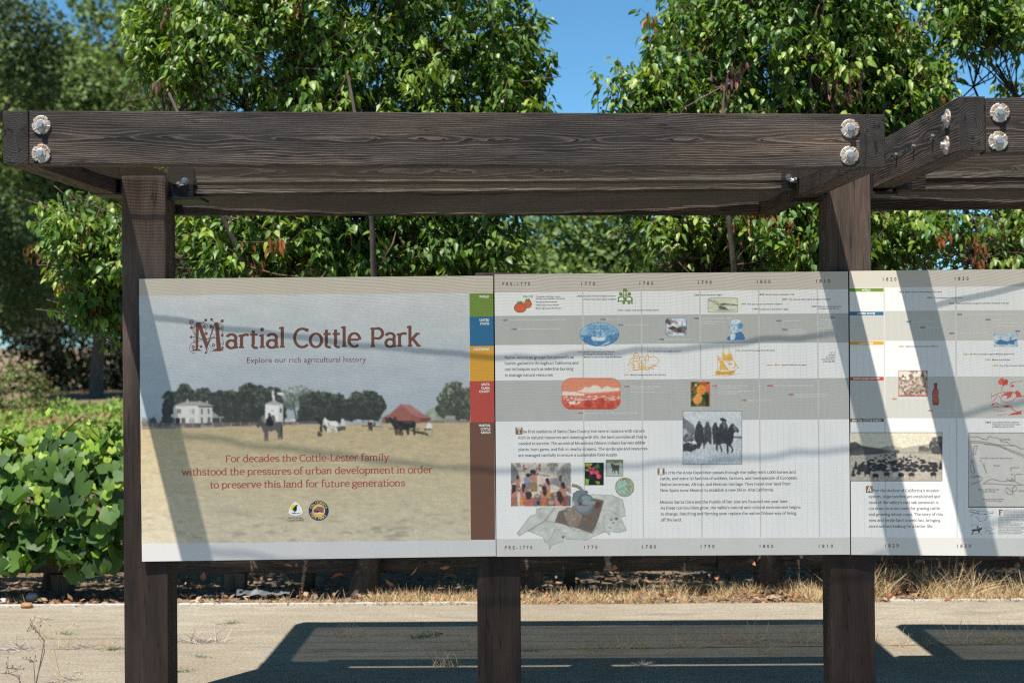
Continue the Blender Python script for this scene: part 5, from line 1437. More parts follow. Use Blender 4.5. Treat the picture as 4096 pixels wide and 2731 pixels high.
# four riders, grey painting
q = Pic(2731.5, 1642, 2968.5, 1858, 2, (196, 204, 210))
E = lambda x, y: (Q3(x), 1500 + y / 3.267)
q.mottle(.05, 40, 10, 2)
q.poly([E(*p) for p in ((170, 545), (240, 600), (320, 660), (330, 760), (170, 800))], (118, 122, 128)); q.poly([E(*p) for p in ((170, 700), (220, 700), (250, 790), (170, 830))], (176, 180, 182)); q.mottle(.2, 12, 9, 5, q.inside([E(*p) for p in ((170, 545), (330, 660), (330, 800), (170, 830))]))
q.poly([E(*p) for p in ((830, 795), (940, 800), (940, 830), (830, 822))], (110, 116, 120)); q.poly([E(*p) for p in ((170, 1000), (360, 970), (600, 900), (940, 830), (945, 1170), (170, 1170))], (184, 192, 200))
g = q.Y > 1500 + 930 / 3.267; q.mottle(.22, 2.2, 11, 9, g)
q.leafy([E(*p) for p in ((175, 870), (190, 790), (260, 740), (310, 760), (320, 850), (260, 870))], (92, 94, 98), 7, 5, (150, 154, 158), .5); q.leafy([E(*p) for p in ((175, 985), (180, 890), (260, 880), (350, 900), (360, 970), (250, 1000))], (58, 58, 62), 7, 6, (120, 122, 126), .6)
HD = (56, 56, 60)
for pts, c in (([(318, 800), (330, 720), (345, 655), (370, 620), (372, 600), (400, 598), (412, 640), (440, 690), (440, 760), (470, 830), (450, 980), (430, 870), (390, 960), (360, 960), (350, 880), (330, 860)], (62, 62, 66)), ([(445, 690), (470, 650), (470, 620), (492, 605), (515, 625), (515, 650), (540, 690), (550, 800), (545, 900), (520, 900), (500, 860), (470, 910), (455, 850)], (74, 74, 78)), ([(550, 710), (565, 655), (580, 640), (570, 628), (600, 618), (620, 630), (612, 645), (640, 690), (640, 780), (600, 900), (570, 900), (560, 800)], (66, 66, 70)), ([(635, 830), (640, 700), (655, 650), (680, 625), (690, 600), (660, 590), (660, 565), (690, 552), (745, 588), (735, 600), (735, 620), (765, 690), (740, 730), (720, 800), (690, 860), (650, 850)], (64, 64, 68)),
               ([(590, 800), (610, 755), (680, 740), (760, 710), (800, 640), (805, 628), (815, 642), (830, 622), (838, 650), (885, 690), (905, 730), (890, 752), (860, 735), (835, 760), (830, 850), (800, 910), (835, 970), (820, 1010), (800, 1020), (815, 965), (770, 920), (765, 1035), (750, 1035), (740, 900), (700, 890), (660, 900), (690, 990), (675, 1005), (655, 920), (630, 900), (625, 990), (610, 990), (605, 900)], HD)): q.poly([E(*p) for p in pts], c)
q.poly([E(*p) for p in ((690, 630), (725, 632), (740, 680), (700, 690))], (110, 110, 114)); q.poly([E(*p) for p in ((815, 665), (850, 660), (885, 720), (850, 730))], (120, 120, 122)); q.ell(*E(712, 612), 3.4, 4, (150, 146, 142)); q.ell(*E(395, 628), 3, 4, (140, 138, 136)); q.ell(*E(492, 635), 2.6, 3, (140, 138, 136))
q.mottle(.35, 5, 6, 31, (q.c.sum(2) < 300)); q.put((q.X < 2733) | (q.X > 2967) | (q.Y < 1643.6) | (q.Y > 1856.4), np.array((120, 118, 112)))
q.photo(.13, 1, 7, 6)
P2.picture(q, 'riders_painting')
# village painting
q = Pic(2044, 1849, 2288, 2026, 2, (204, 194, 186))
E = lambda x, y: (Q2(x), 1800 + y / 3.267)
q.mottle(.05, 20, 8, 3)
for pts, c in (([(275, 440), (275, 165), (320, 190), (370, 280), (400, 400)], (132, 128, 126)), ([(330, 165), (395, 165), (410, 215), (350, 225)], (150, 146, 142)), ([(735, 200), (760, 165), (880, 165), (895, 200), (850, 215), (780, 215)], (140, 134, 128)), ([(780, 215), (865, 215), (850, 270), (820, 295), (795, 270)], (150, 146, 144)), ([(840, 440), (890, 300), (940, 210), (1000, 165), (1060, 165), (1060, 480), (960, 460)], (148, 146, 142)), ([(885, 420), (910, 320), (945, 325), (935, 440)], (84, 82, 84)), ([(780, 370), (870, 360), (1000, 470), (1060, 500), (1060, 560), (900, 480), (800, 440)], (136, 130, 132)), ([(560, 730), (580, 600), (900, 540), (1060, 600), (1060, 730)], (112, 102, 112)), ([(650, 320), (770, 318), (790, 340), (700, 345)], (168, 140, 118))): q.poly([E(*p) for p in pts], c)
q.mottle(.22, 3, 9, 7, (q.c.sum(2) < 460))
for x in (760, 800, 845, 882): q.seg([E(x, 200), E(x - 4, 320)], 1.6, (150, 142, 136))
SK, HR = (182, 130, 118), (58, 52, 56)


def fig(x, y, h, skirt, hair=HR, skin=SK, wd=1.0):
    """small painted figure seen from behind: hair, shoulders, skirt"""
    w = h * .17 * wd
    q.poly([E(x - w * .8, y + h * .55), E(x + w * .8, y + h * .55), E(x + w, y + h), E(x - w, y + h)], skirt)
    q.poly([E(x - w * .5, y + h * .2), E(x + w * .5, y + h * .2), E(x + w, y + h * .3), E(x + w * .8, y + h * .58), E(x - w * .8, y + h * .58), E(x - w, y + h * .3)], skin)
    q.ell(*E(x, y + h * .12), w * .45 / 3.267 + .6, h * .12 / 3.267, hair)


for a in ((445, 185, 90, (170, 130, 96)), (650, 175, 90, (150, 132, 96)), (362, 330, 210, (160, 110, 90)), (500, 300, 200, (120, 124, 140), HR, (140, 142, 156), 1.8), (575, 250, 290, (140, 124, 84)), (750, 360, 270, (198, 134, 74)), (318, 445, 290, (158, 110, 92)), (440, 435, 290, (196, 132, 70)), (955, 415, 310, (150, 78, 60)), (705, 455, 280, (176, 112, 80)), (900, 530, 330, (176, 110, 110)), (512, 545, 330, (160, 96, 90), HR, (172, 104, 92), 1.5)): fig(*a)
for pts in ([(690, 470), (735, 470), (748, 560), (720, 605), (690, 560)], [(735, 360), (775, 380), (790, 440), (760, 455)], [(880, 535), (930, 540), (965, 640), (930, 710), (880, 640)], [(930, 415), (975, 420), (990, 500), (950, 500)], [(285, 450), (335, 450), (340, 530), (290, 570)], [(420, 440), (460, 440), (450, 540), (425, 560)], [(530, 255), (555, 260), (550, 330), (525, 330)], [(460, 545), (535, 545), (525, 640), (480, 640)], [(615, 660), (650, 660), (650, 710), (615, 705)]): q.poly([E(*p) for p in pts], HR)
for x, y, rx, ry in ((680, 455, 42, 17), (515, 520, 44, 28), (385, 505, 36, 22), (620, 600, 38, 28), (850, 575, 30, 32), (800, 685, 52, 40), (610, 310, 34, 14), (590, 272, 24, 9), (470, 240, 18, 8), (628, 238, 20, 8)): q.ell(*E(x, y), rx / 3.267, ry / 3.267, (112, 76, 62)); q.ell(*E(x, y - 3), rx / 3.267 - 2.2, ry / 3.267 - 2.2, (172, 150, 132))
q.put((q.X > 2284.5) | (q.Y > 2023.5), np.array((226, 224, 226)))
# hide with mortar drawn behind the painting
h = Pic(2064, 1934, 2512, 2202, 2)
H_ = lambda L: [E(*p) for p in L]
h.poly(H_([(350, 1085), (490, 900), (530, 850), (600, 830), (610, 760), (900, 700), (1080, 620), (1340, 570), (1500, 580), (1590, 578), (1740, 640), (1755, 720), (1770, 790), (1775, 860), (1720, 880), (1760, 980), (1795, 1045), (1680, 1080), (1570, 1060), (1575, 1115), (1515, 1065), (1400, 1110), (1260, 1175), (1110, 1165), (1010, 1165), (970, 1140), (960, 1190), (880, 1215), (810, 1240), (780, 1298), (770, 1230), (715, 1190), (690, 1130), (500, 1055), (385, 1120)]), (186, 190, 186))
h.mottle(.12, 26, 20, 4)
for L, w, c in (([(500, 1050), (720, 920), (840, 760)], 3.4, (140, 128, 118)), ([(720, 920), (980, 960), (1130, 1050), (1250, 1060), (1350, 1080)], 3, (150, 148, 142)), ([(1400, 790), (1390, 900), (1430, 960), (1340, 1085)], 3, (146, 142, 138)), ([(1400, 780), (1560, 780), (1700, 860)], 3, (158, 156, 150)), ([(1500, 850), (1480, 950), (1510, 1060)], 3, (154, 152, 148)), ([(770, 1200), (850, 1040)], 4, (168, 160, 150))): h.seg(H_(L), w, c)
m = h.inside(H_([(850, 935), (900, 800), (1000, 760), (1360, 625), (1495, 655), (1420, 900), (1390, 990), (1330, 1080), (1150, 1020)])); h.put(m, np.array((124, 112, 104))); stripe = (((h.X * .9 + h.Y * .35) % 7) < 2.4) & m; h.put(stripe, np.array((74, 66, 62)))
h.arc(*E(1070, 560), 46, 33, 180, 340, 9, (150, 140, 122)); h.arc(*E(1070, 560), 40, 27, 180, 340, 3, (104, 98, 88)); h.poly(H_([(1075, 640), (1090, 560), (1150, 520), (1270, 520), (1290, 560), (1180, 600), (1110, 690)]), (112, 122, 128))
h.poly(H_([(960, 780), (1010, 740), (1100, 730), (1170, 800), (1210, 860), (1160, 990), (1080, 1000), (1010, 960), (985, 880)]), (138, 126, 116)); h.mottle(.25, 7, 7, 9, h.inside(H_([(960, 780), (1100, 730), (1210, 860), (1160, 990), (1010, 960)])))
h.ell(*E(1235, 700), 41, 42, (106, 114, 122)); h.ell(*E(1225, 690), 37, 36, (128, 136, 142)); h.ell(*E(1240, 648), 31, 24, (92, 104, 112)); h.ell(*E(1262, 628), 20, 12, (128, 146, 150)); h.poly(H_([(1190, 690), (1210, 665), (1300, 660), (1385, 670), (1370, 705), (1260, 715)]), (140, 146, 152)); h.ell(*E(1185, 700), 7, 6, (96, 66, 62)); h.poly(H_([(1370, 720), (1400, 670), (1450, 680), (1440, 740), (1400, 765)]), (98, 64, 60))
for x, y, rx, ry, c in ((1590, 905, 5, 3, (84, 102, 124)), (1655, 893, 7, 5, (120, 86, 74)), (1615, 945, 5, 2.4, (96, 110, 128)), (1578, 1010, 4.5, 2, (96, 84, 76)), (1315, 895, 6, 9, (118, 80, 70)), (1358, 950, 6, 6, (104, 112, 122)), (960, 1130, 5, 4, (84, 80, 78)), (1235, 900, 8, 7, (116, 108, 104))): h.ell(*E(x, y), rx, ry, c)
h.photo(.06, 1, 4, 12)
P2.picture(h, 'hide_and_mortar_photograph', 11)
q.photo(.16, 1, 9, 7)
P2.picture(q, 'village_painting', 13)
# berries, deer, leaf circle
q = Pic(2340, 1849.5, 2416, 1938.5, 2, (30, 30, 26))
for pts, c in (([(1245, 165), (1350, 165), (1330, 200), (1250, 215)], (148, 176, 58)), ([(1245, 230), (1300, 260), (1245, 275)], (140, 170, 56)), ([(1360, 215), (1420, 165), (1440, 225), (1390, 250)], (66, 132, 72)), ([(1245, 365), (1300, 380), (1290, 450), (1245, 450)], (140, 172, 60)), ([(1375, 405), (1440, 405), (1435, 440), (1400, 440)], (120, 156, 60)), ([(1245, 262), (1320, 262), (1320, 274), (1245, 274)], (190, 150, 120))): q.poly([E(*p) for p in pts], c)
for x, y, r_ in ((1303, 228, 8), (1352, 243, 7), (1335, 285, 10), (1398, 288, 10), (1425, 342, 10)):
    q.ell(*E(x, y), r_, r_, (206, 66, 84)); q.put((((q.X - E(x, y)[0]) / r_) ** 2 + ((q.Y - E(x, y)[1]) / r_) ** 2 < .8) & (fbm(q.X / 2.2, q.Y / 2.2, 4) > .56), np.array((230, 130, 140)))
for x, y in ((1440, 255), (1310, 345)): q.ell(*E(x, y), 8, 8, (52, 46, 50))
P2.picture(q, 'berry_photograph')
q = Pic(2424, 1837, 2494, 1903.5, 2, (176, 186, 180))
q.mottle(.16, 7, 4, 3); q.put(q.Y < 1848 + 5 * fbm(q.X / 8, q.Y * 0, 3), np.array((110, 126, 92))); q.mottle(.3, 5, 4, 8, q.Y < 1853)
for pts in ([(1580, 180), (1605, 165), (1625, 190), (1690, 192), (1695, 220), (1688, 255), (1682, 318), (1672, 316), (1668, 268), (1640, 262), (1638, 305), (1628, 305), (1625, 262), (1612, 262), (1610, 288), (1602, 288), (1600, 235), (1585, 200)],): q.poly([E(*p) for p in pts], (86, 82, 72))
q.seg([E(1590, 172), E(1560, 140)], 1.8, (150, 144, 128)); q.seg([E(1595, 172), E(1612, 135)], 1.8, (150, 144, 128)); q.put((q.X < 2425.6) | (q.X > 2492) | (q.Y < 1838.4) | (q.Y > 1902), np.array((128, 124, 116)))
P2.picture(q, 'deer_photograph')
q = Pic(2460, 1907, 2540, 1988, 2, (150, 150, 116))
q.mottle(.25, 4, 4, 5); n = fbm(q.X / 7, q.Y / 7, 12); mk = ((q.X - 2500) / 39) ** 2 + ((q.Y - 1947.3) / 39) ** 2
q.put((n > .42) & (mk < .8) & (q.Y > 1918), np.array((150, 180, 168))); q.mottle(.28, 4, 5, 6); q.ell(2533, 1942, 5, 4, (216, 170, 60)); q.put(mk > .93, np.array((150, 140, 112))); q.keep(mk < 1)
P2.picture(q, 'leaf_photograph')
P2.finish()

# ---------------- panel 3
Q8 = lambda x: 3376 + x / 3.267
G3 = (190, 190, 186)
P3.bands('row_band', [([(3396.5, 1084.5), (4822, 1068), (4823, 1138), (3397.5, 1151)], (200, 195, 187)), ([(3398.8, 1245), (4824.4, 1235), (4826, 1358), (3400, 1364)], G3), ([(3401.5, 1506), (4828, 1503), (4830.5, 1672), (3403, 1672)], G3), ([(3405.6, 2146.5), (4837, 2157), (4838, 2229), (3406, 2217)], (206, 206, 205)),
                      ([(3397.5, 1151), (4823, 1138), (4824.4, 1235), (3398.8, 1245)], WHITE), ([(3400, 1364), (4826, 1358), (4828, 1503), (3401.5, 1506)], WHITE), ([(3403, 1672), (4830.5, 1672), (4837, 2157), (3405.6, 2146.5)], WHITE)])
ln = []
for k in range(-5, 40):
    xt = 3538 + 29.0 * k
    if xt < 3400 or xt > 4800: continue
    wd = 5.4 if k % 10 == 0 else .9
    for ya, yc, c in ((1150, 1245, (198, 198, 196)), (1245, 1363, (203, 203, 200)), (1363, 1506, (198, 198, 196)), (1506, 1671, (203, 203, 200)), (1671, 2147, (196, 197, 198))):
        xa = xt + (ya - 1165) * .0095; xc = xt + (yc - 1165) * .0095
        sa, sc = (xt - 3400) * -.009 * (1 - (ya - 1150) / 700), (xt - 3400) * -.009 * (1 - (yc - 1150) / 700)
        ln.append(([(xa - wd / 2, ya + sa), (xa + wd / 2, ya + sa), (xc + wd / 2, yc + sc), (xc - wd / 2, yc + sc)], ink(c)))
P3.polys('year_grid', ln, 6)
for t_, y0, y1, c, a, b2 in (('WORLD', 1153, 1167.3, GRN, 232, 348), ('UNITED STATES', 1247.4, 1261.6, BLU, 175, 410), ('CALIFORNIA', 1365.3, 1379.6, YEL, 198, 388), ('SANTA CLARA COUNTY', 1507.3, 1521.4, RED, 120, 473), ('MARTIAL COTTLE RANCH', 1672.8, 1687, BRN, 110, 495)):
    o = (y0 - 1153) * .0075
    P3.polys('row_label', [([(3397 + o, y0), (3535.5 + o * .6, y0 - .3), (3535.7 + o * .6, y1 - .3), (3397.2 + o, y1)], ink(c))], 8)
    P3.write('row_word', t_, Q8(a), y1 - 3.4, Q8(b2), (238, 237, 232), 7.4, bold=.03, slope=-.002)
for t_, x0, y, x1 in (('1820', 3533, 1123.8, 3588), ('1830', 3824, 1120.8, 3879.5), ('1820', 3544.4, 2187.2, 3600), ('1830', 3836.7, 2188.8, 3892.7)):
    P3.write('date_number', t_, x0, y, x1, (92, 76, 70), 13, bold=.018, space=1.75, slope=-.003)
for t_, x0, y, x1, c in (('1822', 724, 1171, 791, GRN), ('1826', 1102, 1194, 1170, GRN), ('1829', 1388, 1216.7, 1456, GRN), ('1823', 819, 1289.6, 887, BLU), ('1825', 1007, 1313, 1076, BLU), ('1829', 1389, 1335.5, 1459, BLU), ('1830', 1492, 1261, 1561, BLU), ('1834', 1867, 1281, 1937, BLU), ('1838', 2252, 1327.5, 2322, BLU), ('1822', 726, 1388, 794, YEL), ('1831', 1582, 1419.3, 1648, YEL), ('1834', 1870, 1441.4, 1938, YEL), ('1835', 1967, 1465, 2035, YEL), ('1821', 638, 1597.7, 703, RED), ('1826', 1113, 1644.6, 1179, RED), ('1834', 1877, 1691.4, 1947, BRN)):
    yr(P3, t_, Q8(x0), y, Q8(x1), c)
for t_, x0, y, x1 in (('Mexico declares independence from Spain', 811, 1171, 1295), ('First photograph made in France', 1190, 1194, 1562), ('Water purification using slow-sand filter developed in Europe', 1477, 1216, 2180), ('California becomes province of Mexico', 814, 1388, 1253), ('Pio Pico insurrection against Mexican government', 1671, 1419, 2250), ('Missions secularized', 1960, 1441, 2194), ('City of San Francisco founded', 2056, 1465, 2400), ('Jose Joaquin Bernal is granted', 1968, 1691, 2316), ('9,647-acre Rancho Santa Teresa', 1968, 1700, 2330), ('by Mexican government', 1968, 1708.5, 2250)):
    sm(P3, t_, Q8(x0), y, Q8(x1))
for t_, x0, y, x1 in (('Monroe Doctrine initiated', 906, 1289.6, 1202), ('Erie Canal opens', 1097, 1313, 1285), ('U.S. Agricultural Committee formed', 1480, 1335.3, 1885), ('First completely American-built steam engine goes into service', 1580, 1260.6, 2308), ('Refrigeration invented', 1957, 1281, 2215), ('Lane manufactures plow with steel blade', 1957, 1293.7, 2420), ('Cyrus McCormick invents reaping machine', 1957, 1306.8, 2450), ('First wine sold in San Jose by Pio Pico', 725, 1597.4, 1148), ('Antonio Sunol appointed first postmaster in San Jose', 1199, 1644.5, 1806)):
    sm(P3, t_, Q8(x0), y, Q8(x1), WT)
for t_, x0, y, x1 in (("fter the decline of California's mission", 388, 1966.3, 1270), ('system, large ranchos are established and', 329, 1990, 1282), ("most of the valley's vast oak savannah is", 330, 2013.6, 1258), ('cut down to make room for grazing cattle', 331, 2037.3, 1278), ('and growing wheat crops. The story of this', 331, 2061, 1316), ('new and fertile land travels fast, bringing', 334, 2084.8, 1285), ('more settlers looking for a better life.', 335, 2108.6, 1186)):
    para(P3, t_, Q8(x0), y, Q8(x1), 0.0)
dropcap(P3, 3465.3, 1941.6, 3493, 1968.8, 'A')
# sepia thicket photograph, cattle photograph
q = Pic(3597, 1481.5, 3715, 1584, 2, (168, 150, 136))
tone(q, 9, (92, 72, 62), (206, 196, 184), 8, 7); q.put((q.Y < 1503 + 22 * fbm(q.X / 14, q.Y * 0 + 3, 7) - 8) & (fbm(q.X / 16, q.Y / 16, 4) > .45), np.array((214, 206, 194)))
for cx in (790, 842): q.ell(Q8(cx), 1460 + 176 / 3.267, 7, 4, (232, 226, 218))
q.put((q.X < 3598.6) | (q.X > 3713) | (q.Y < 1483) | (q.Y > 1582), np.array((176, 84, 76)))
P3.picture(q, 'thicket_photograph')
q = Pic(3400.5, 1728, 3776.5, 1924, 2, (212, 206, 188))
E = lambda x, y: (Q8(x), 1460 + y / 3.267)
q.poly([E(*p) for p in ((80, 1010), (150, 1000), (230, 1050), (350, 1070), (470, 1085), (560, 1060), (660, 1052), (780, 1085), (900, 1060), (1130, 1030), (1310, 1020), (1310, 1520), (80, 1520))], (146, 142, 134))
q.poly([E(*p) for p in ((80, 1010), (150, 1000), (230, 1050), (350, 1070), (470, 1085), (560, 1110), (640, 1130), (480, 1160), (80, 1180))], (86, 84, 84)); q.poly([E(*p) for p in ((560, 1075), (660, 1052), (780, 1085), (900, 1060), (1130, 1030), (1130, 1120), (700, 1140))], (166, 160, 150))
q.poly([E(*p) for p in ((80, 1180), (650, 1150), (1310, 1160), (1310, 1520), (80, 1520))], (170, 164, 154)); q.mottle(.16, 9, 3.5, 5, q.Y > 1460 + 1150 / 3.267)
q.leafy([E(*p) for p in ((1130, 1090), (1140, 1000), (1200, 940), (1310, 930), (1310, 1165), (1190, 1160))], (72, 70, 70), 8, 3, (150, 146, 140), .5); q.leafy([E(*p) for p in ((995, 1120), (1000, 1070), (1060, 1055), (1130, 1090), (1130, 1130))], (88, 86, 84), 6, 5); q.leafy([E(*p) for p in ((665, 1145), (680, 1105), (730, 1105), (735, 1145))], (96, 94, 92), 5, 6)
r_ = random.Random(5)
for i in range(230):
    t_ = r_.random() ** .6; y = 1130 + 250 * t_; x = 700 + r_.uniform(-1, 1) * (120 + 560 * t_) if t_ < .55 else r_.uniform(200, 1240)
    if not 195 < x < 1290: continue
    s_ = .8 + 2.6 * t_; c = r_.choice([(42, 42, 46), (52, 52, 56), (36, 36, 40), (62, 60, 62), (190, 186, 180)] if r_.random() < .2 else [(42, 42, 46), (50, 50, 54), (60, 58, 60)])
    q.ell(*E(x, y), 3.2 * s_, 1.5 * s_, c)
for x, y, c in ((310, 1400, (44, 44, 48)), (420, 1440, (40, 40, 44)), (570, 1420, (52, 50, 52)), (690, 1430, (206, 202, 196)), (760, 1430, (44, 44, 48)), (900, 1425, (60, 58, 60)), (1190, 1420, (44, 44, 48)), (1100, 1350, (52, 52, 54))):
    q.ell(*E(x, y), 13, 8, c); q.rect(E(x - 32, y)[0], E(x, y)[1], E(x - 24, y)[0], E(x, y + 50)[1], c); q.rect(E(x + 24, y)[0], E(x, y)[1], E(x + 32, y)[0], E(x, y + 50)[1], c)
for x, y in ((125, 1400), (195, 1380), (158, 1310), (1205, 1330), (1285, 1310)):
    q.ell(*E(x, y), 5, 13, (48, 48, 52)); q.ell(*E(x, y - 50), 2.6, 3, (60, 58, 60)); q.ell(*E(x, y + 30), 9, 7, (52, 52, 56))
q.put((q.Y < 1730) | (q.Y > 1922) | (q.X > 3774.8), np.array((110, 92, 84)))
q.photo(.14, 1, 4, 5)
P3.picture(q, 'cattle_photograph')
# bottle
q = Pic(3733, 1530, 3763, 1622, 1.5)
E = lambda x, y: (Q8(x), 1460 + y / 3.267)
q.poly([E(*p) for p in ((1196, 240), (1234, 240), (1234, 300), (1256, 345), (1258, 505), (1240, 523), (1190, 523), (1174, 505), (1172, 345), (1196, 300))], (150, 66, 56)); q.poly([E(*p) for p in ((1200, 315), (1230, 315), (1248, 350), (1250, 500), (1184, 500), (1182, 350))], (176, 96, 78)); q.poly([E(*p) for p in ((1178, 388), (1254, 388), (1256, 450), (1178, 450))], (190, 124, 104)); q.rect(*E(1192, 236), *E(1238, 262), (142, 60, 52))
P3.picture(q, 'bottle_drawing'); P3.write('bottle_lettering', 'WINE', Q8(1183), 1460 + 443 / 3.267, Q8(1250), (120, 52, 44), 13)
# roping scene in red line
q = Pic(3966, 1506, 4230, 1666, 1.6)
RL = (190, 86, 78)
q.leafy([E(*p) for p in ((2030, 230), (2060, 180), (2110, 160), (2170, 200), (2160, 250), (2100, 270))], RL, 6, 5, (226, 196, 190), .5); q.seg([E(2095, 250), E(2085, 330)], 2.5, RL)
for pts, w in (([(1950, 440), (1950, 400), (1990, 400), (2020, 380), (2060, 360), (2160, 350), (2220, 360)], 2.4), ([(1945, 480), (1980, 470), (2020, 420), (2030, 380)], 2.2), ([(1955, 380), (1945, 370)], 2.2), ([(1970, 520), (2010, 490), (2050, 510)], 3), ([(2050, 400), (2090, 470), (2150, 490), (2200, 470)], 2.4), ([(2080, 410), (2130, 370), (2200, 350), (2260, 360)], 4), ([(2200, 250), (2230, 220), (2300, 215), (2360, 205)], 2), ([(2210, 290), (2190, 260), (2215, 230)], 2), ([(2220, 480), (2260, 430), (2330, 405), (2420, 410)], 2.5), ([(2210, 540), (2240, 590), (2300, 610), (2360, 590)], 3), ([(1960, 545), (2100, 540), (2230, 545)], 2), ([(1970, 590), (2130, 600)], 1.6), ([(2040, 655), (2150, 640)], 1.6)): q.seg([E(*p) for p in pts], w, RL)
for pts in ([(2080, 400), (2130, 365), (2190, 350), (2230, 370), (2200, 420), (2150, 440), (2160, 400), (2110, 395)], [(2255, 350), (2290, 330), (2330, 360), (2350, 420), (2280, 415)], [(2160, 655), (2230, 625), (2340, 600), (2350, 640), (2240, 650)], [(2080, 540), (2170, 520), (2220, 540), (2150, 555)], [(1945, 530), (1970, 490), (1985, 500), (1965, 530)]): q.poly([E(*p) for p in pts], RL)
q.ell(*E(2228, 270), 6, 5, RL); q.mottle(.2, 3, 3, 4)
P3.picture(q, 'roping_drawing')
# blue boxed engraving
q = Pic(3980, 1333, 4080, 1389, 2, (196, 208, 216))
tone(q, 4, (150, 178, 200), (210, 218, 224), 12, 6)
E = lambda x, y: (Q8(x), 1060 + y / 3.267)
for pts in ([(2000, 1020), (2060, 970), (2160, 1000), (2160, 1040), (2040, 1035)], [(2160, 990), (2200, 985), (2250, 975), (2275, 960), (2285, 980), (2250, 1000), (2245, 1040), (2190, 1030), (2170, 1030)], [(2195, 985), (2190, 950), (2205, 945), (2212, 985)]): q.poly([E(*p) for p in pts], (74, 112, 152))
mk = q.roundrect(3981, 1334, 4079, 1388, 9); q.put(mk & ~q.roundrect(3982.8, 1335.8, 4077.2, 1386.2, 8), np.array((92, 124, 164))); q.keep(mk)
P3.picture(q, 'field_engraving')
# hand drawn map
q = Pic(3881.5, 1729, 4268, 2028, 2, (196, 195, 193))
q.mottle(.04, 16, 12, 3)
E = lambda x, y: (Q8(x), 1460 + y / 3.267)
IN = (104, 88, 82)
for pts, w in (([(1670, 935), (1720, 940), (1770, 932), (1840, 965), (1890, 975), (1920, 930), (1980, 950), (2030, 945), (2090, 1000), (2160, 1005), (2210, 1050), (2270, 1050), (2330, 1090), (2500, 1100)], 2), ([(1670, 990), (1760, 992), (1900, 1010), (2020, 1035), (2160, 1090), (2290, 1140), (2500, 1220)], 2), ([(1670, 1010), (1760, 1012), (1900, 1028), (2020, 1052), (2160, 1105), (2290, 1160), (2500, 1250)], 2), ([(1730, 1060), (1770, 1050), (1750, 1110), (1745, 1160), (1715, 1165), (1720, 1110), (1730, 1060)], 1.8), ([(1690, 1240), (1705, 1250), (1715, 1330), (1740, 1380), (1720, 1410), (1690, 1395), (1680, 1330), (1690, 1240)], 1.8), ([(1825, 1260), (1893, 1415)], 1.5), ([(1855, 1275), (1893, 1415)], 1.5), ([(1805, 1245), (1825, 1262)], 1.5), ([(1685, 1470), (1790, 1455), (1840, 1470), (1830, 1500), (1760, 1530), (1685, 1555)], 1.8), ([(1845, 1550), (1900, 1510), (1970, 1487), (2050, 1510), (2110, 1520), (2170, 1510), (2260, 1520), (2350, 1560), (2500, 1570)], 2), ([(1845, 1550), (2000, 1550), (2120, 1560), (2350, 1568)], 2), ([(1840, 1750), (2120, 1752)], 3), ([(2140, 1620), (2160, 1600), (2220, 1650), (2280, 1640), (2290, 1600), (2260, 1580), (2230, 1610), (2240, 1680), (2180, 1690), (2145, 1640)], 1.8), ([(2210, 1340), (2400, 1335)], 1.6), ([(2210, 1340), (2215, 1430), (2400, 1420)], 1.6), ([(2262, 1430), (2262, 1500)], 1.4)): q.seg([E(*p) for p in pts], w, IN)
for x, y in ((2165, 1498), (2205, 1503), (2225, 1486), (2250, 1503)): q.arc(*E(x, y), 4, 3, 0, 360, 1.5, IN)
q.mottle(.0, 5, 5, 1); q.put((q.X < 3884) | (q.Y < 1732) | (q.Y > 2024.8), np.array((98, 78, 70)))
P3.picture(q, 'hand_drawn_map')
for t_, x0, y, x1, cp in (('Lomerias', 2065, 1460 + 980 / 3.267, 2200, 9), ('Arroyo de los Coyotes que es el lindero', 1850, 1460 + 1045 / 3.267, 2255, 7), ('Camino Real del Pueblo de Sta Clara para Monterey', 1800, 1460 + 1222 / 3.267, 2230, 6.5), ('Robles', 1980, 1460 + 1322 / 3.267, 2072, 8), ('N', 1800, 1460 + 1255 / 3.267, 1818, 5), ('Tular', 1685, 1460 + 1452 / 3.267, 1825, 6), ('Plano del Rincon del', 1782, 1960, 2058, 8), ('Agustin Narvaez', 1830, 1968, 2012, 7), ('Escala de Media Legua', 1890, 2005, 2090, 6), ('Disenyo', 2310, 1966, 2440, 8)):
    P3.write('map_note', t_, Q8(x0), y, Q8(x1), IN, cp, shear=.3, slope=.03 if 'Arroyo' in t_ else .004)
q = Pic(3882, 2034, 4000, 2140, 1.5)
E = lambda x, y: (Q8(x), 1800 + y / 3.267)
for pts, w in (([(1665, 775), (1720, 780), (1780, 795), (1850, 790), (1900, 805), (1990, 800)], 1.6), ([(1665, 800), (1800, 830), (1900, 832), (1990, 815)], 2.6), ([(1680, 860), (1780, 795), (1790, 830)], 1.6), ([(1755, 860), (1800, 930), (1870, 915), (1900, 870), (1965, 850)], 1.5), ([(1685, 985), (1740, 968), (1780, 980)], 1.5), ([(1690, 1098), (1760, 1088), (1840, 1092)], 1.5), ([(1880, 1070), (1900, 1040), (1930, 1060), (1980, 1030)], 1.8), ([(1915, 1100), (1940, 1080), (1970, 1090), (2005, 1075)], 1.8), ([(1850, 1020), (1920, 1005), (2010, 1030)], 1)): q.seg([E(*p) for p in pts], w, (120, 108, 104))
for pts in ([(1685, 1040), (1720, 1030), (1770, 1030), (1800, 1015), (1835, 1010), (1838, 1030), (1810, 1045), (1800, 1085), (1790, 1085), (1780, 1050), (1735, 1055), (1705, 1095), (1695, 1092), (1715, 1050)], [(1762, 1020), (1770, 985), (1785, 990), (1788, 1020)]): q.poly([E(*p) for p in pts], (84, 74, 72))
P3.picture(q, 'rider_and_map_drawing')
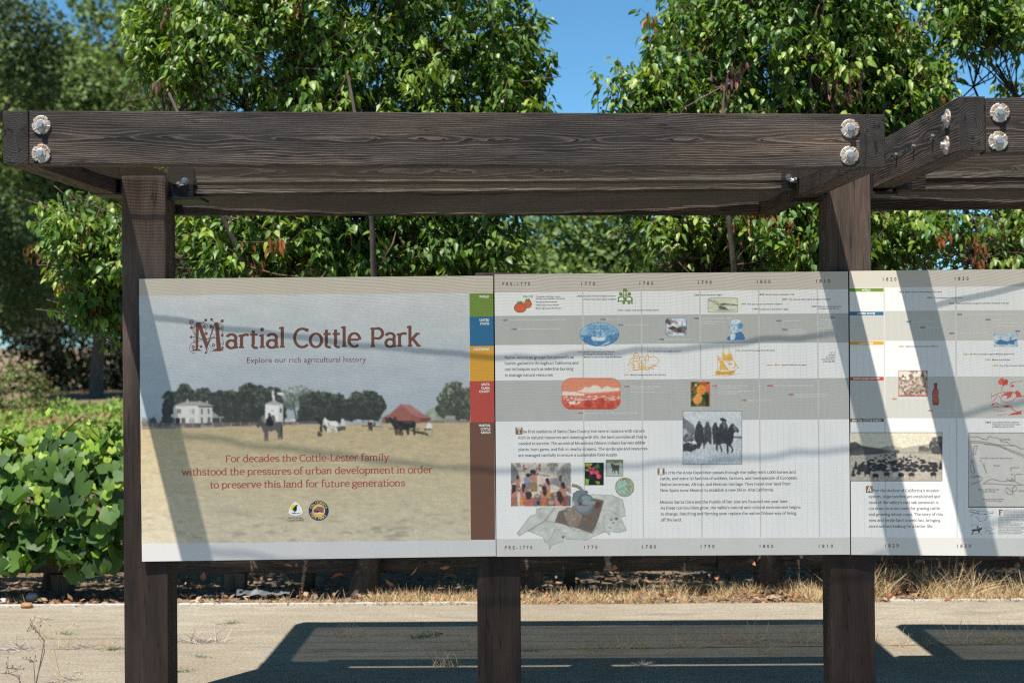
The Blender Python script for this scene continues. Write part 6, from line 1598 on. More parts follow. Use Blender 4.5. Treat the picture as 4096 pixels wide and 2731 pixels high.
for i, t_ in enumerate(('ACSIMILE OF A DISENO OF THE RANCHO SANTA TERESA', 'SOUTH OF SAN JOSE. INJECTED THE RANCHO', 'DISENO OR MAP WAS DRAWN TO SHOW THE', 'UP OF BOUNDARIES SIMPLY BY MEANS OF', 'CREEKS AND TREES. THESE CREDENTIALS WERE USED IN', 'ASKING FOR LEGALIZED OWNERSHIP. DON JOAQUIN', 'OR 4438 ACRES. IN LATER YEARS AN AREA', 'OF 9647.13 ACRES!', '  THE RANCHO WAS WELL DEVELOPED WITH', 'HEAD OF CATTLE. THERE WERE FOUR', 'VINEYARD AND THE FAMOUS SANTA TERESA', 'TODAY THE ORIGINAL RANCHO BOUNDARIES', 'CALIFORNIA DON COVER THE ENTIRE', 'REGION MARKED WITH SUCH DEVELOPMENT', 'VILLAGE AND A STEADILY ENGULFING')):
    x = 2113 if i < 4 else 2045
    P3.write('map_note', t_.strip(), Q8(x), 1800 + (795 + i * 21.3) / 3.267, Q8(x + len(t_.strip()) * 9.6), (104, 90, 86), 4.2, slope=.002)
P3.write('initial_letter', 'F', Q8(2055), 1800 + 850 / 3.267, Q8(2108), (110, 84, 76), 22, 'slab', w=16)
P3.finish()

# ------------------------------------------------------------------ plants
def unit(v): return v / np.maximum(np.linalg.norm(v, axis=-1, keepdims=True), 1e-9)


def frames(axis, hint):
    a = unit(axis); s = unit(np.cross(a, hint)); n = np.cross(s, a)
    return a, s, n


PEAR = np.array([(0, 0, 0), (.33, 0, -.02), (.68, 0, -.02), (1, 0, 0), (.27, .29, .055), (.27, -.29, .055), (.64, .22, .045), (.64, -.22, .045)])
PEAR_T = np.array([(0, 1, 4), (0, 5, 1), (4, 1, 6), (1, 2, 6), (1, 5, 7), (1, 7, 2), (6, 2, 3), (7, 3, 2)])
SMALL = np.array([(0, 0, 0), (.5, .32, .08), (1, 0, 0), (.5, -.32, .08)])
SMALL_T = np.array([(0, 2, 1), (0, 3, 2)])
BLADE = np.array([(0, .03, 0), (0, -.03, 0), (.4, .024, 0), (.4, -.024, 0), (.75, .016, 0), (.75, -.016, 0), (1, 0, 0)])
BLADE_T = np.array([(0, 1, 2), (1, 3, 2), (2, 3, 4), (3, 5, 4), (4, 5, 6)])


def lobed():
    """vine leaf: five lobes, notched at the stalk, cupped"""
    rim = []
    for a in range(0, 360, 15):
        t = R(a - 180)
        r = 0.49 * (1 + 0.085 * math.cos(5 * t + 0.0) + 0.03 * math.cos(12 * t))
        if a in (0, 345, 15): r *= {0: .12, 345: .75, 15: .75}[a]
        rim.append((0.5 + r * math.cos(t), r * 1.08 * math.sin(t), 0.0))
    V = [(0.46, 0, 0)] + rim
    V = [(x, y, .12 * (abs(y) ** 1.3) - 0.20 * max(0, (x - .45)) ** 2 ) for x, y, z in V]
    n = len(rim)
    return np.array(V), np.array([(0, 1 + k, 1 + (k + 1) % n) for k in range(n)])


VINE, VINE_T = lobed()


def leaves(tpl, tri, pos, axis, hint, size, width, curl, tint):
    """one mesh of many leaves: returns verts, tris, per-vertex colours"""
    a, s, n = frames(axis, hint)
    L = size[:, None, None]
    u, v, w = tpl[None, :, 0:1], tpl[None, :, 1:2], tpl[None, :, 2:3]
    w = w + curl[:, None, None] * u * u
    P = pos[:, None, :] + L * (u * a[:, None, :] + v * width[:, None, None] * s[:, None, :] + w * n[:, None, :])
    N, k = len(pos), len(tpl)
    T = tri[None] + (np.arange(N) * k)[:, None, None]
    C = np.repeat(tint[:, None, :], k, 1)
    return P.reshape(-1, 3), T.reshape(-1, 3), C.reshape(-1, 3)


def pick(g, cols, n, jit=.2):
    c = np.array(cols)[g.integers(0, len(cols), n)]
    return c * (1 + (g.random((n, 1)) - .5) * 2 * jit)


def in_blobs(g, blobs, n, lo=.3, pw=.55):
    B = np.array(blobs, float)
    vol = (B[:, 3] * B[:, 4] * B[:, 5]) ** .72
    k = g.choice(len(B), n, p=vol / vol.sum())
    d = unit(g.normal(size=(n, 3)))
    r = (lo + (1 - lo) * g.random((n, 1)) ** pw)
    p = B[k, :3] + d * r * B[k, 3:6]
    return p, d, k


def pear_tree(x, D, blobs, ntwig, seed, label, dead_at=(), trunk_top=1.0, lean=0.0, extra=()):
    g = np.random.default_rng(seed)
    base = Vector((x, dY(D), 0))
    root = empty('pear_tree', base)
    tag(root, label, 'tree', 'pear trees in a row behind the shelters')
    p, d, _ = in_blobs(g, blobs, ntwig)
    keep = fbm(p[:, 0] * 1.7 + p[:, 1] * .6, p[:, 2] * 1.7 - p[:, 1] * .5, seed) > .40
    p, d = p[keep], d[keep]
    if len(extra):
        ex = np.array(extra, float); p = np.concatenate([p, ex]); d = np.concatenate([d, np.tile([0, -.3, 1.0], (len(ex), 1))])
    n = len(p)
    tw = unit(d * .75 + np.array([0, 0, .55]) + g.normal(size=(n, 3)) * .35)
    tl = g.uniform(.22, .48, n)
    tb = p - tw * tl[:, None]
    per = g.integers(15, 27, n)
    ti = np.repeat(np.arange(n), per)
    t = 1 - .75 * g.random(len(ti)) ** 1.5
    pos = tb[ti] + tw[ti] * (tl[ti] * t)[:, None] + g.normal(size=(len(ti), 3)) * .018
    az = g.uniform(0, 2 * np.pi, len(ti))
    out = np.stack([np.cos(az), np.sin(az), np.zeros_like(az)], 1)
    drop = g.uniform(.25, 1.5, len(ti))
    ax = unit(out * .8 + tw[ti] * .35 - np.array([0, 0, 1.0]) * drop[:, None])
    pos = pos + out * .025
    hint = unit(np.array([0, 0, 1.0]) + out * .5 + g.normal(size=(len(ti), 3)) * .45)
    size = g.uniform(.038, .078, len(ti)); wd = g.uniform(.62, 1.05, len(ti)); cu = -g.uniform(.05, .55, len(ti))
    light = g.random(n) < .34
    tint = np.where(light[ti][:, None], pick(g, [(.175, .245, .036), (.14, .215, .032), (.20, .25, .05)], len(ti)), pick(g, [(.055, .115, .022), (.078, .145, .026), (.10, .165, .030)], len(ti)))
    dead = g.random(n) < .022
    kind = g.integers(0, 2, n)
    for q in dead_at:
        q = np.array(q[:3]); near = np.linalg.norm(p - q, axis=1) < .135
        dead |= near; kind[near] = 1 if q[2] > 3 else 0
    m = dead[ti]
    dc = np.where((kind[ti] == 0)[:, None], pick(g, [(.30, .105, .03), (.24, .08, .03)], len(ti)), pick(g, [(.115, .05, .04), (.17, .075, .05), (.09, .04, .03)], len(ti)))
    tint[m] = dc[m]
    ax[m] = unit(ax[m] - np.array([0, 0, 1.6])); size[m] *= 1.05; wd[m] *= .6
    V, T, C = leaves(PEAR, PEAR_T, pos, ax, hint, size, wd, cu, tint)
    link('crown', tri_mesh('crown', V, T, C, True), M_LEAF, root)
    b = MB()
    top = base + Vector((lean, 0, trunk_top))
    b.tube([base - Vector((0, 0, .15)), base + Vector((0, 0, .02)), base + Vector((lean * .3, 0, .22)), base + Vector((lean * .7, .0, trunk_top * .6)), top], [.13, .105, .075, .062, .058], 14)
    ctr = np.array([b_[:3] for b_ in blobs]).mean(0)
    limb_pts = []
    zmax = p[:, 2].max()
    for i in range(6):
        a = 2 * math.pi * i / 6 + g.uniform(-.2, .2)
        rr = g.uniform(.25, .95)
        e = Vector((base.x + (ctr[0] - base.x) * .6 + math.cos(a) * rr * blobs[0][3], base.y + math.sin(a) * rr * blobs[0][4] * .9, g.uniform(.55, .80) * zmax))
        s_ = top - Vector((0, 0, g.uniform(0, .35)))
        pts = []
        for k in range(8):
            u = k / 7
            q = s_.lerp(e, u); bow = math.sin(math.pi * u) * .18
            pts.append(q + Vector((math.cos(a) * bow, math.sin(a) * bow, -bow * .4)) + Vector(g.normal(size=3)) * .02)
        b.tube(pts, [.032 * (1 - .86 * k / 7) + .003 for k in range(8)], 8)
        limb_pts += pts[1:]
    for bl in blobs[1:]:
        e = Vector(bl[:3]) + Vector((0, 0, .1)); s_ = top.lerp(Vector((ctr[0], ctr[1], ctr[2])), .15)
        pts = [s_.lerp(e, .82 * k / 7) + Vector((0, 0, .15 * math.sin(math.pi * k / 7))) + Vector(g.normal(size=3)) * .015 for k in range(8)]
        b.tube(pts, [.026 * (1 - .8 * k / 7) + .003 for k in range(8)], 7)
        limb_pts += pts[1:-1]
    link('trunk', b.mesh('trunk'), M_BARK, root)
    LP = np.array([tuple(q) for q in limb_pts])
    b2 = MB()
    for i in range(n):
        q0 = tb[i]
        b2.tube([q0, (q0 + p[i]) / 2 + g.normal(size=3) * .012, p[i]], [.0034, .0028, .0018], 4)
        if i % 2 == 0:
            near = LP[np.argsort(((LP - q0) ** 2).sum(1))[int(g.integers(0, 7))]]
            if np.linalg.norm(near - q0) < .55:
                b2.tube([near, near * .5 + q0 * .5 + np.array([0, 0, .04]) + g.normal(size=3) * .03, q0], [.006, .0048, .0034], 5)
    link('twigs', b2.mesh('twigs'), M_TWIG, root)
    return root


M_TWIG = simple('reddish_twig', (0.105, 0.066, 0.048), 0.75, 0.2, 0, .35, 30)


def PB(px, py, D, rx, ry, rz):
    q = W(px, py, D); return (q.x, q.y, q.z, rx, ry, rz)


def PT(px, py, D): return tuple(W(px, py, D))


pear_tree(W(1450, 2390, 9.72).x, 9.78,
          [(-1.12, dY(10.2), 3.35, 1.42, 1.15, 2.05), PB(420, 870, 9.9, .52, .6, .42), PB(300, 790, 9.8, .30, .4, .30), PB(420, 1120, 10.0, .34, .4, .38), PB(1000, 960, 9.75, 1.0, .7, .55), PB(1750, 950, 10.1, .62, .8, .55), PB(2050, 380, 10.0, .32, .5, .62), PB(600, 330, 10.0, .42, .5, .62), PB(850, 300, 9.9, .5, .6, .6), PB(1150, 150, 9.7, .6, .6, .5)],
          5300, 11, 'glossy green pear tree behind the title panel, leftmost of the row',
          dead_at=[PT(1960, 190, 9.3), PT(1640, 60, 9.3), PT(1300, 200, 9.2), PT(2170, 250, 9.5), PT(1080, 980, 9.2), PT(1700, 360, 9.2)], lean=.12)
pear_tree(W(3085, 2390, 9.75).x, 9.85,
          [(1.72, dY(10.2), 3.3, .90, 1.1, 2.0), PB(2640, 470, 9.9, .34, .5, .45), PB(2700, 960, 10.0, .55, .7, .45), PB(3350, 930, 10.0, .5, .7, .5), PB(3100, 960, 9.9, .8, .8, .45), PB(3560, 380, 10.1, .40, .6, .6), PB(3480, 150, 10.1, .4, .6, .5)],
          4300, 23, 'pear tree with reddish-brown dying leaf clusters behind the 1770 to 1810 panel',
          dead_at=[PT(2800, 60, 9.3), PT(2840, 190, 9.25), PT(2930, 215, 9.25), PT(2720, 30, 9.4), PT(2500, 900, 9.3), PT(3080, 870, 9.3), PT(3380, 290, 9.3), PT(2580, 990, 9.3)],
          extra=[PT(2600 + 1.5 * i, 60 + 45 * i, 9.6 + .02 * i) for i in range(9)] + [PT(2470 + 26 * i, 230 + 34 * i, 9.7) for i in range(8)] + [PT(2390 + 30 * i, 290 + 30 * i, 9.7) for i in range(7)] + [PT(2690 + 14 * i, 120 + 40 * i, 9.7) for i in range(7)])
pear_tree(W(4720, 2390, 9.75).x, 9.85,
          [(4.30, dY(10.2), 3.3, 1.30, 1.1, 2.0), PB(3800, 960, 9.9, .42, .6, .40), PB(3620, 960, 9.9, .30, .5, .42), PB(3950, 900, 9.9, .5, .6, .3), PB(3690, 1010, 9.8, .36, .5, .30), PB(3760, 420, 10.1, .34, .5, .42), PB(3950, 230, 10.1, .45, .6, .5), PB(3870, 40, 10.1, .30, .5, .4)],
          4000, 37, 'pear tree at the right edge behind the second shelter, crown cut off by the frame',
          dead_at=[PT(3830, 950, 9.3), PT(3570, 400, 9.3), PT(3600, 470, 9.3)])


# -------- generic leafy bushes and far trees
def foliage_mesh(name, blobs, n, size, seed, cols, holes=.42, freq=1.0, lo=.55, tpl=SMALL, tri=SMALL_T, up=.3):
    g = np.random.default_rng(seed)
    p, d, _ = in_blobs(g, blobs, n, lo, .8)
    nz = fbm(p[:, 0] * freq + p[:, 1] * freq * .6, p[:, 2] * freq - p[:, 1] * freq * .5, seed, 3)
    p, d = p[nz > holes], d[nz > holes]
    n = len(p)
    ax = unit(d * .5 + g.normal(size=(n, 3)) * .8 - np.array([0, 0, .2]))
    hint = unit(d * .7 + np.array([0, 0, up + .5]) + g.normal(size=(n, 3)) * .5)
    clump = fbm(p[:, 0] * freq * 1.6 + 7, p[:, 2] * freq * 1.6 + p[:, 1] * freq, seed + 3, 2)
    tint = pick(g, cols, n, .25) * (0.35 + 1.3 * clump)[:, None]
    V, T, C = leaves(tpl, tri, p, ax, hint, g.uniform(.7, 1.3, n) * size, g.uniform(.8, 1.3, n), -g.uniform(0, .3, n), tint)
    return tri_mesh(name, V, T, C, True)


def leafy_thing(name, label, cat, group, x, D, blobs, n, size, seed, cols, trunk=None, bark=None, **kw):
    root = empty(name, (x, dY(D), 0)); tag(root, label, cat, group)
    link('crown' if trunk else 'foliage', foliage_mesh('crown', blobs, n, size, seed, cols, **kw), M_OAK, root)
    b = MB(); g = np.random.default_rng(seed + 1)
    r0, h = trunk or (.03, .3)
    base = Vector((x, dY(D), 0)); top = base + Vector((r0 * .8, 0, h))
    b.tube([base - Vector((0, 0, .2)), base + Vector((0, 0, .1)), base.lerp(top, .35), top], [r0 * 1.5, r0 * 1.2, r0, r0 * .85], 12)
    for bl in blobs:
        e = Vector(bl[:3])
        pts = [top.lerp(e, k / 5) + Vector(g.normal(size=3)) * r0 * .5 * (k > 0) + Vector((0, 0, math.sin(math.pi * k / 5) * h * .12)) for k in range(6)]
        b.tube(pts, [r0 * (.62 - .1 * k) for k in range(6)], 7)
    link('trunk' if trunk else 'stems', b.mesh('trunk'), bark or M_OAKBARK, root)
    return root


OAKC = [(.105, .165, .040), (.14, .20, .052), (.18, .235, .07), (.06, .095, .03)]
g0 = np.random.default_rng(5)


def oak(px, D, r0, blobs_px, n, size, seed, label, cols=OAKC, hh=4.0, **kw):
    x = W(px, 1500, D).x
    bl = []
    for bx, by2, rx in blobs_px:
        q = W(bx, by2, D)
        bl.append((q.x, q.y + g0.uniform(-2.5, 1.5), q.z, rx, rx * 1.5, rx * .82))
    return leafy_thing('oak_tree', label, 'tree', 'oak trees beyond the dry clearing', x, D, bl, n, size, seed, cols, trunk=(r0, hh), **kw)


oak(385, 46, .19, [(300, 900, 2.0), (80, 800, 2.0), (480, 760, 1.8), (180, 560, 2.0), (420, 480, 1.9), (60, 420, 1.7), (330, 330, 1.3), (120, 980, 1.3), (590, 620, 1.4), (350, 1000, 1.2), (170, 1110, 1.2), (300, 1130, 1.0), (480, 1110, 1.0)], 72000, .16, 71, 'grey-green oak tree beyond the clearing whose pale trunk stands left of the shelter post', hh=3.6, freq=.5, lo=.5)
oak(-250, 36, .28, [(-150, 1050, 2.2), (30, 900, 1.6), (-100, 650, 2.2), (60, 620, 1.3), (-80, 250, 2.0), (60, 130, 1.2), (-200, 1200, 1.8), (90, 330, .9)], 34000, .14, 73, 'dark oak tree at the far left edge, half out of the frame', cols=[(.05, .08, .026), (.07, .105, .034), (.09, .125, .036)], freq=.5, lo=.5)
oak(620, 52, .3, [(500, 180, 1.8), (640, 300, 2.3), (430, 60, 1.0), (560, -120, 2.6), (760, 200, 2.4), (650, 620, 2.6), (500, 900, 2.4), (800, 900, 2.4)], 36000, .17, 79, 'tall far oak showing above the left end of the front beam', freq=.45, lo=.5)
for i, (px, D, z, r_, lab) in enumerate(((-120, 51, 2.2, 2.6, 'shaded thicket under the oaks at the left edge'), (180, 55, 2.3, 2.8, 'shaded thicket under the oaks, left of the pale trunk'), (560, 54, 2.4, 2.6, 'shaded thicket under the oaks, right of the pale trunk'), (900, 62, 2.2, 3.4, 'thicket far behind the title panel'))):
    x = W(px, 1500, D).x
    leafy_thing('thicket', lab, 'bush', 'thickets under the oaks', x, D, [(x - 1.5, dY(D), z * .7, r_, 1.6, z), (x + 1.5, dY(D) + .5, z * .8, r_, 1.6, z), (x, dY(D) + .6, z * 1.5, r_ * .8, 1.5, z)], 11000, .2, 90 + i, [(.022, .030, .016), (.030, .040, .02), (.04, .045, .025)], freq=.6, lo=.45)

# bushes between the pear trees and the oaks
BG = [(.085, .14, .032), (.07, .12, .03), (.10, .16, .04), (.05, .09, .024)]
for i, (px, D, h, w_, n, cols, lab) in enumerate(((1130, 17, 2.75, 1.15, 13000, OAKC, 'dark bush behind the left half of the title panel'), (1600, 18.5, 2.85, 1.35, 14000, OAKC, 'dark bush behind the right half of the title panel'), (2020, 17.5, 2.8, 1.1, 14000, OAKC, 'dark bush behind the seam of the first two panels'),
                                                 (2360, 19, 3.7, 1.4, 21000, [(.13, .19, .05), (.11, .17, .045), (.15, .20, .06)], 'pale yellow-green tree filling the gap between two pear trees'), (2950, 18, 2.8, 1.6, 14000, BG, 'bush far behind the timeline panel'), (3500, 18, 2.7, 1.5, 13000, BG, 'bush behind the right post'), (4150, 20, 2.55, 1.5, 12000, [(.12, .17, .05), (.10, .15, .045)], 'pale bush at the right edge against the sky'))):
    x = W(px, 1300, D).x
    leafy_thing('background_bush', lab, 'bush', 'bushes behind the pear trees', x, D, [(x - w_ * .4, dY(D), h * .45, w_, 1.1, h * .5), (x + w_ * .5, dY(D) + .3, h * .42, w_, 1.1, h * .5), (x, dY(D) + .5, h * .72, w_ * .75, .9, h * .28)], int(n * 1.5), .085, 110 + i, cols, lo=.5, freq=1.3, holes=.30)
x = W(50, 1480, 23).x
leafy_thing('green_bush', 'small bright bush standing above the low shrub bed at the left', 'bush', None, x, 23, [(x, dY(23), .85, .62, .6, .55), (x + .45, dY(23), .62, .4, .4, .42), (x - .5, dY(23), .7, .5, .5, .5)], 3800, .06, 131, [(.12, .18, .04), (.10, .15, .035), (.16, .10, .06)], lo=.4, freq=2, holes=.3)

# low shrub bed at the left
g = np.random.default_rng(50)
n = 62000
px_ = g.uniform(-13.5, -2.0, n); py_ = dY(g.uniform(11.6, 24.5, n))
hgt_ = .36 + .46 * fbm(px_ * .9, py_ * .9, 3) + .10 * fbm(px_ * 4, py_ * 4, 8)
pos = np.stack([px_, py_, hgt_ * (1 - .45 * g.random(n) ** 2)], 1)
cl = fbm(px_ * .7 + 3, py_ * .45, 21)
tint = np.where((cl > .64)[:, None], pick(g, [(.30, .16, .10), (.26, .15, .09), (.22, .23, .08)], n), pick(g, [(.17, .26, .045), (.21, .30, .06), (.13, .20, .04)], n))
V, T, C = leaves(SMALL, SMALL_T, pos, unit(g.normal(size=(n, 3)) + np.array([0, 0, .7])), unit(g.normal(size=(n, 3)) * .6 + np.array([0, -.3, 1])), g.uniform(.05, .10, n), g.uniform(.7, 1.1, n), -g.uniform(0, .4, n), tint)
tag(link('shrub_bed', tri_mesh('shrub_bed', V, T, C, True), M_OAK), 'low bed of green shrubs with reddish patches', 'shrubs', kind='stuff')


# -------- grape vines on the rail
def vine(x, D, seed, label, nbig, wide):
    nbig = int(nbig * 1.45)
    g = np.random.default_rng(seed)
    root = empty('grape_vine', (x, dY(D), 0)); tag(root, label, 'vine', 'grape vines along the rail')
    n = nbig
    a = g.uniform(-.45 * np.pi, 1.0 * np.pi, n)             # around the row: front to back over the top
    rr = g.uniform(.72, 1.02, n)
    vx = x + g.uniform(-wide, wide, n)
    lump = .9 + .25 * fbm(vx * 2.1, vx * 0 + seed, 5)
    zc_, zr_ = .68, .375
    vy = dY(D) - np.cos(a) * .44 * rr * lump
    vz = zc_ + np.sin(a) * zr_ * rr * lump
    low = (g.random(n) < (.16 if x < -2 else 0)) & (vx < -2.5)
    vz = np.where(low, g.uniform(.22, .48, n), np.where(vx < -2.4, vz, np.maximum(vz, g.uniform(.46, .6, n)))); vy = np.where(low, dY(D) - .42 * rr, vy)
    pos = np.stack([vx, vy, vz], 1)
    out = unit(np.stack([g.normal(size=n) * .25, -np.cos(a) * 1.0, np.sin(a) * .9 + .25], 1))
    ax = unit(np.stack([g.normal(size=n) * .8, -.35 + g.normal(size=n) * .3, -.9 + g.normal(size=n) * .35], 1))
    hint = unit(out + np.array([0, 0, .35]) + g.normal(size=(n, 3)) * .35)
    shoot = g.random(n) < .05
    pos[:, 2] += np.where(shoot & (vz > .95), g.uniform(.03, .2, n), 0)
    young = (g.random(n) < .36) | ((vz > .95) & (g.random(n) < .6))
    size = np.where(young, g.uniform(.04, .08, n), g.uniform(.07, .145, n))
    tint = np.where(young[:, None], pick(g, [(.21, .31, .04), (.26, .34, .05), (.17, .28, .035)], n), pick(g, [(.045, .092, .020), (.060, .122, .024), (.095, .17, .030), (.034, .072, .020)], n))
    V, T, C = leaves(VINE, VINE_T, pos, ax, hint, size, g.uniform(.9, 1.1, n), -g.uniform(-.1, .25, n), tint)
    link('leaves', tri_mesh('leaves', V, T, C, True), M_VINE, root)
    b = MB()
    b.tube([(x, dY(D) + .1, -.1), (x + .03, dY(D) + .1, .2), (x - .04, dY(D) + .05, .5), (x + .02, dY(D), .75)], [.045, .038, .03, .024], 9)
    for i in range(16):
        s_ = Vector((x, dY(D), g.uniform(.45, .8))); e = Vector((x + g.uniform(-wide, wide), dY(D) - g.uniform(-.2, .45), g.uniform(.25, 1.2)))
        b.tube([s_, s_.lerp(e, .4) + Vector((0, 0, .15)), s_.lerp(e, .75) + Vector((0, 0, .12)), e], [.010, .007, .005, .003], 5)
    link('stem', b.mesh('stem'), M_VINEBARK, root)


for i, (x, lab, n) in enumerate(((-4.75, 'grape vine on the rail, cut off by the left edge', 700), (-3.05, 'grape vine with big lobed leaves on the rail beside the left post', 1250), (-1.35, 'grape vine on the rail hidden behind the title panel', 800), (.35, 'grape vine on the rail hidden behind the panel seam', 700), (2.05, 'grape vine on the rail hidden behind the 1770 to 1810 panel', 700), (3.75, 'grape vine on the rail hidden behind the 1820 panel', 700), (5.45, 'grape vine on the rail beyond the right edge', 500))):
    vine(x, 9.95, 60 + i, lab, n, 1.0)

# -------- low timber rail on blocks
rail = empty('timber_rail', (0, dY(9.95), 0)); tag(rail, 'low weathered timber rail on blocks, in the shade under the vines', 'rail')
yr_ = dY(9.90)
for xa, xb in ((-6.2, -2.35), (-2.345, 1.3), (1.305, 4.9)):
    beam('rail_beam', (xa, yr_, .20), (xb, yr_ + rnd.uniform(-.01, .01), .20 + rnd.uniform(-.01, .01)), .12, .14, M_RAIL, rail)
for px in (-900, 250, 945, 2125, 3290, 4420):
    xx = W(px, 2350, 9.9).x
    beam('block', (xx, yr_, -.08), (xx, yr_, .129), .13, .12, M_RAIL, rail, up=(0, -1, 0))

# -------- dry grass, litter and weeds
g = np.random.default_rng(9)
eY = lambda xx: eL.y + dirx.y / dirx.x * (xx - eL.x)


def grass(n, x0, x1, d0, d1, h0, h1, dens):
    xx = g.uniform(x0, x1, n); yy = eY(xx) + g.uniform(d0, d1, n) ** 1.0
    k = fbm(xx * 3.1, yy * 3.1, 4) > dens
    return xx[k], yy[k], g.uniform(h0, h1, k.sum())


parts = [grass(9000, -.9, 2.0, .0, .36, .02, .075, .40), grass(13000, 1.0, 5.2, .0, .50, .03, .10, .36), grass(1500, .8, 5.2, .08, .45, .10, .19, .52), grass(1100, -5, -.6, .02, .35, .02, .07, .55), grass(700, 2.0, 2.9, .1, .5, .12, .22, .4), grass(4200, -1.6, 5.2, -.03, .16, .015, .05, .33)]
xx = np.concatenate([p[0] for p in parts]); yy = np.concatenate([p[1] for p in parts]); hh_ = np.concatenate([p[2] for p in parts])
n = len(xx)
ax = unit(np.stack([g.normal(size=n) * .55, g.normal(size=n) * .4 - .05, np.full(n, .9)], 1))
tint = pick(g, [(.56, .43, .25), (.48, .35, .19), (.62, .50, .31), (.40, .27, .15)], n, .2)
V, T, C = leaves(BLADE, BLADE_T, np.stack([xx, yy, np.full(n, -.012)], 1), ax, unit(g.normal(size=(n, 3))), hh_ * 1.25, np.full(n, .55) * (.09 / hh_).clip(.5, 1.7), -g.uniform(.0, .8, n), tint)
tag(link('dry_grass', tri_mesh('dry_grass', V, T, C), M_DRY), 'dry straw-coloured grass along the edge of the concrete', 'grass', kind='stuff')

n = 6500
xx = g.uniform(-6, 5.5, n); yy = eY(xx) + .03 + 1.9 * g.random(n) ** 1.5
pos = np.stack([xx, yy, g.uniform(-.008, .02, n)], 1)
tint = pick(g, [(.30, .20, .12), (.38, .22, .13), (.22, .13, .08), (.42, .30, .2), (.36, .13, .08), (.16, .12, .10)], n, .25)
V, T, C = leaves(SMALL, SMALL_T, pos, unit(g.normal(size=(n, 3)) * np.array([1, 1, .3])), unit(g.normal(size=(n, 3)) * .35 + np.array([0, 0, 1])), g.uniform(.02, .06, n), g.uniform(.6, 1.2, n), g.uniform(-.3, .5, n), tint)
tag(link('leaf_litter', tri_mesh('leaf_litter', V, T, C), M_DRY), 'brown and reddish fallen leaves over the soil under the vines', 'leaves', kind='stuff')
# mulch chips and clods
n = 5200
xx = g.uniform(-6, 5.5, n); yy = eY(xx) + .05 + .75 * g.random(n)
V, T, C = leaves(np.array([(0, .3, 0), (0, -.3, 0), (1, -.25, .0), (1, .25, 0), (.5, 0, .45)]), np.array([(0, 1, 4), (1, 2, 4), (2, 3, 4), (3, 0, 4)]), np.stack([xx, yy, np.full(n, -.013)], 1), unit(g.normal(size=(n, 3)) * np.array([1, 1, .05])), np.tile([0, 0, 1.0], (n, 1)), g.uniform(.008, .03, n), g.uniform(.6, 1.3, n), np.zeros(n), pick(g, [(.28, .21, .15), (.2, .14, .1), (.35, .27, .2), (.10, .08, .07)], n, .3))
tag(link('mulch', tri_mesh('mulch', V, T, C), M_DRY), 'brown mulch and clods on the soil behind the concrete', 'mulch', kind='stuff')


def tuft_mesh(kind, seed):
    g = np.random.default_rng(seed)
    if kind == 'straw':
        n = 34; ax = np.stack([g.normal(size=n) * .7, g.normal(size=n) * .6, np.full(n, .75)], 1); cols = [(.50, .37, .20), (.42, .26, .13), (.58, .46, .28)]; sz = g.uniform(.03, .10, n); wd = np.full(n, .42)
    elif kind == 'grey':
        n = 130; ax = np.stack([g.normal(size=n) * 1.2, g.normal(size=n) * .5, np.abs(g.normal(size=n)) * .3 + .05], 1); cols = [(.42, .36, .32), (.34, .28, .25), (.5, .44, .4)]; sz = g.uniform(.03, .075, n); wd = np.full(n, .5)
    else:
        n = 60; ax = np.stack([g.normal(size=n), g.normal(size=n) * .7, np.abs(g.normal(size=n)) * .5 + .1], 1); cols = [(.20, .24, .13), (.25, .27, .18), (.16, .19, .09)]; sz = g.uniform(.010, .030, n); wd = np.full(n, 2.6)
    pos = np.stack([g.normal(size=n) * .03, g.normal(size=n) * .012, np.zeros(n)], 1)
    V, T, C = leaves(BLADE, BLADE_T, pos, unit(ax), unit(g.normal(size=(n, 3))), sz, wd, -g.uniform(0, .6, n), pick(g, cols, n))
    me = tri_mesh('weed_tuft', V, T, C); me.materials.append(M_DRY)
    return me


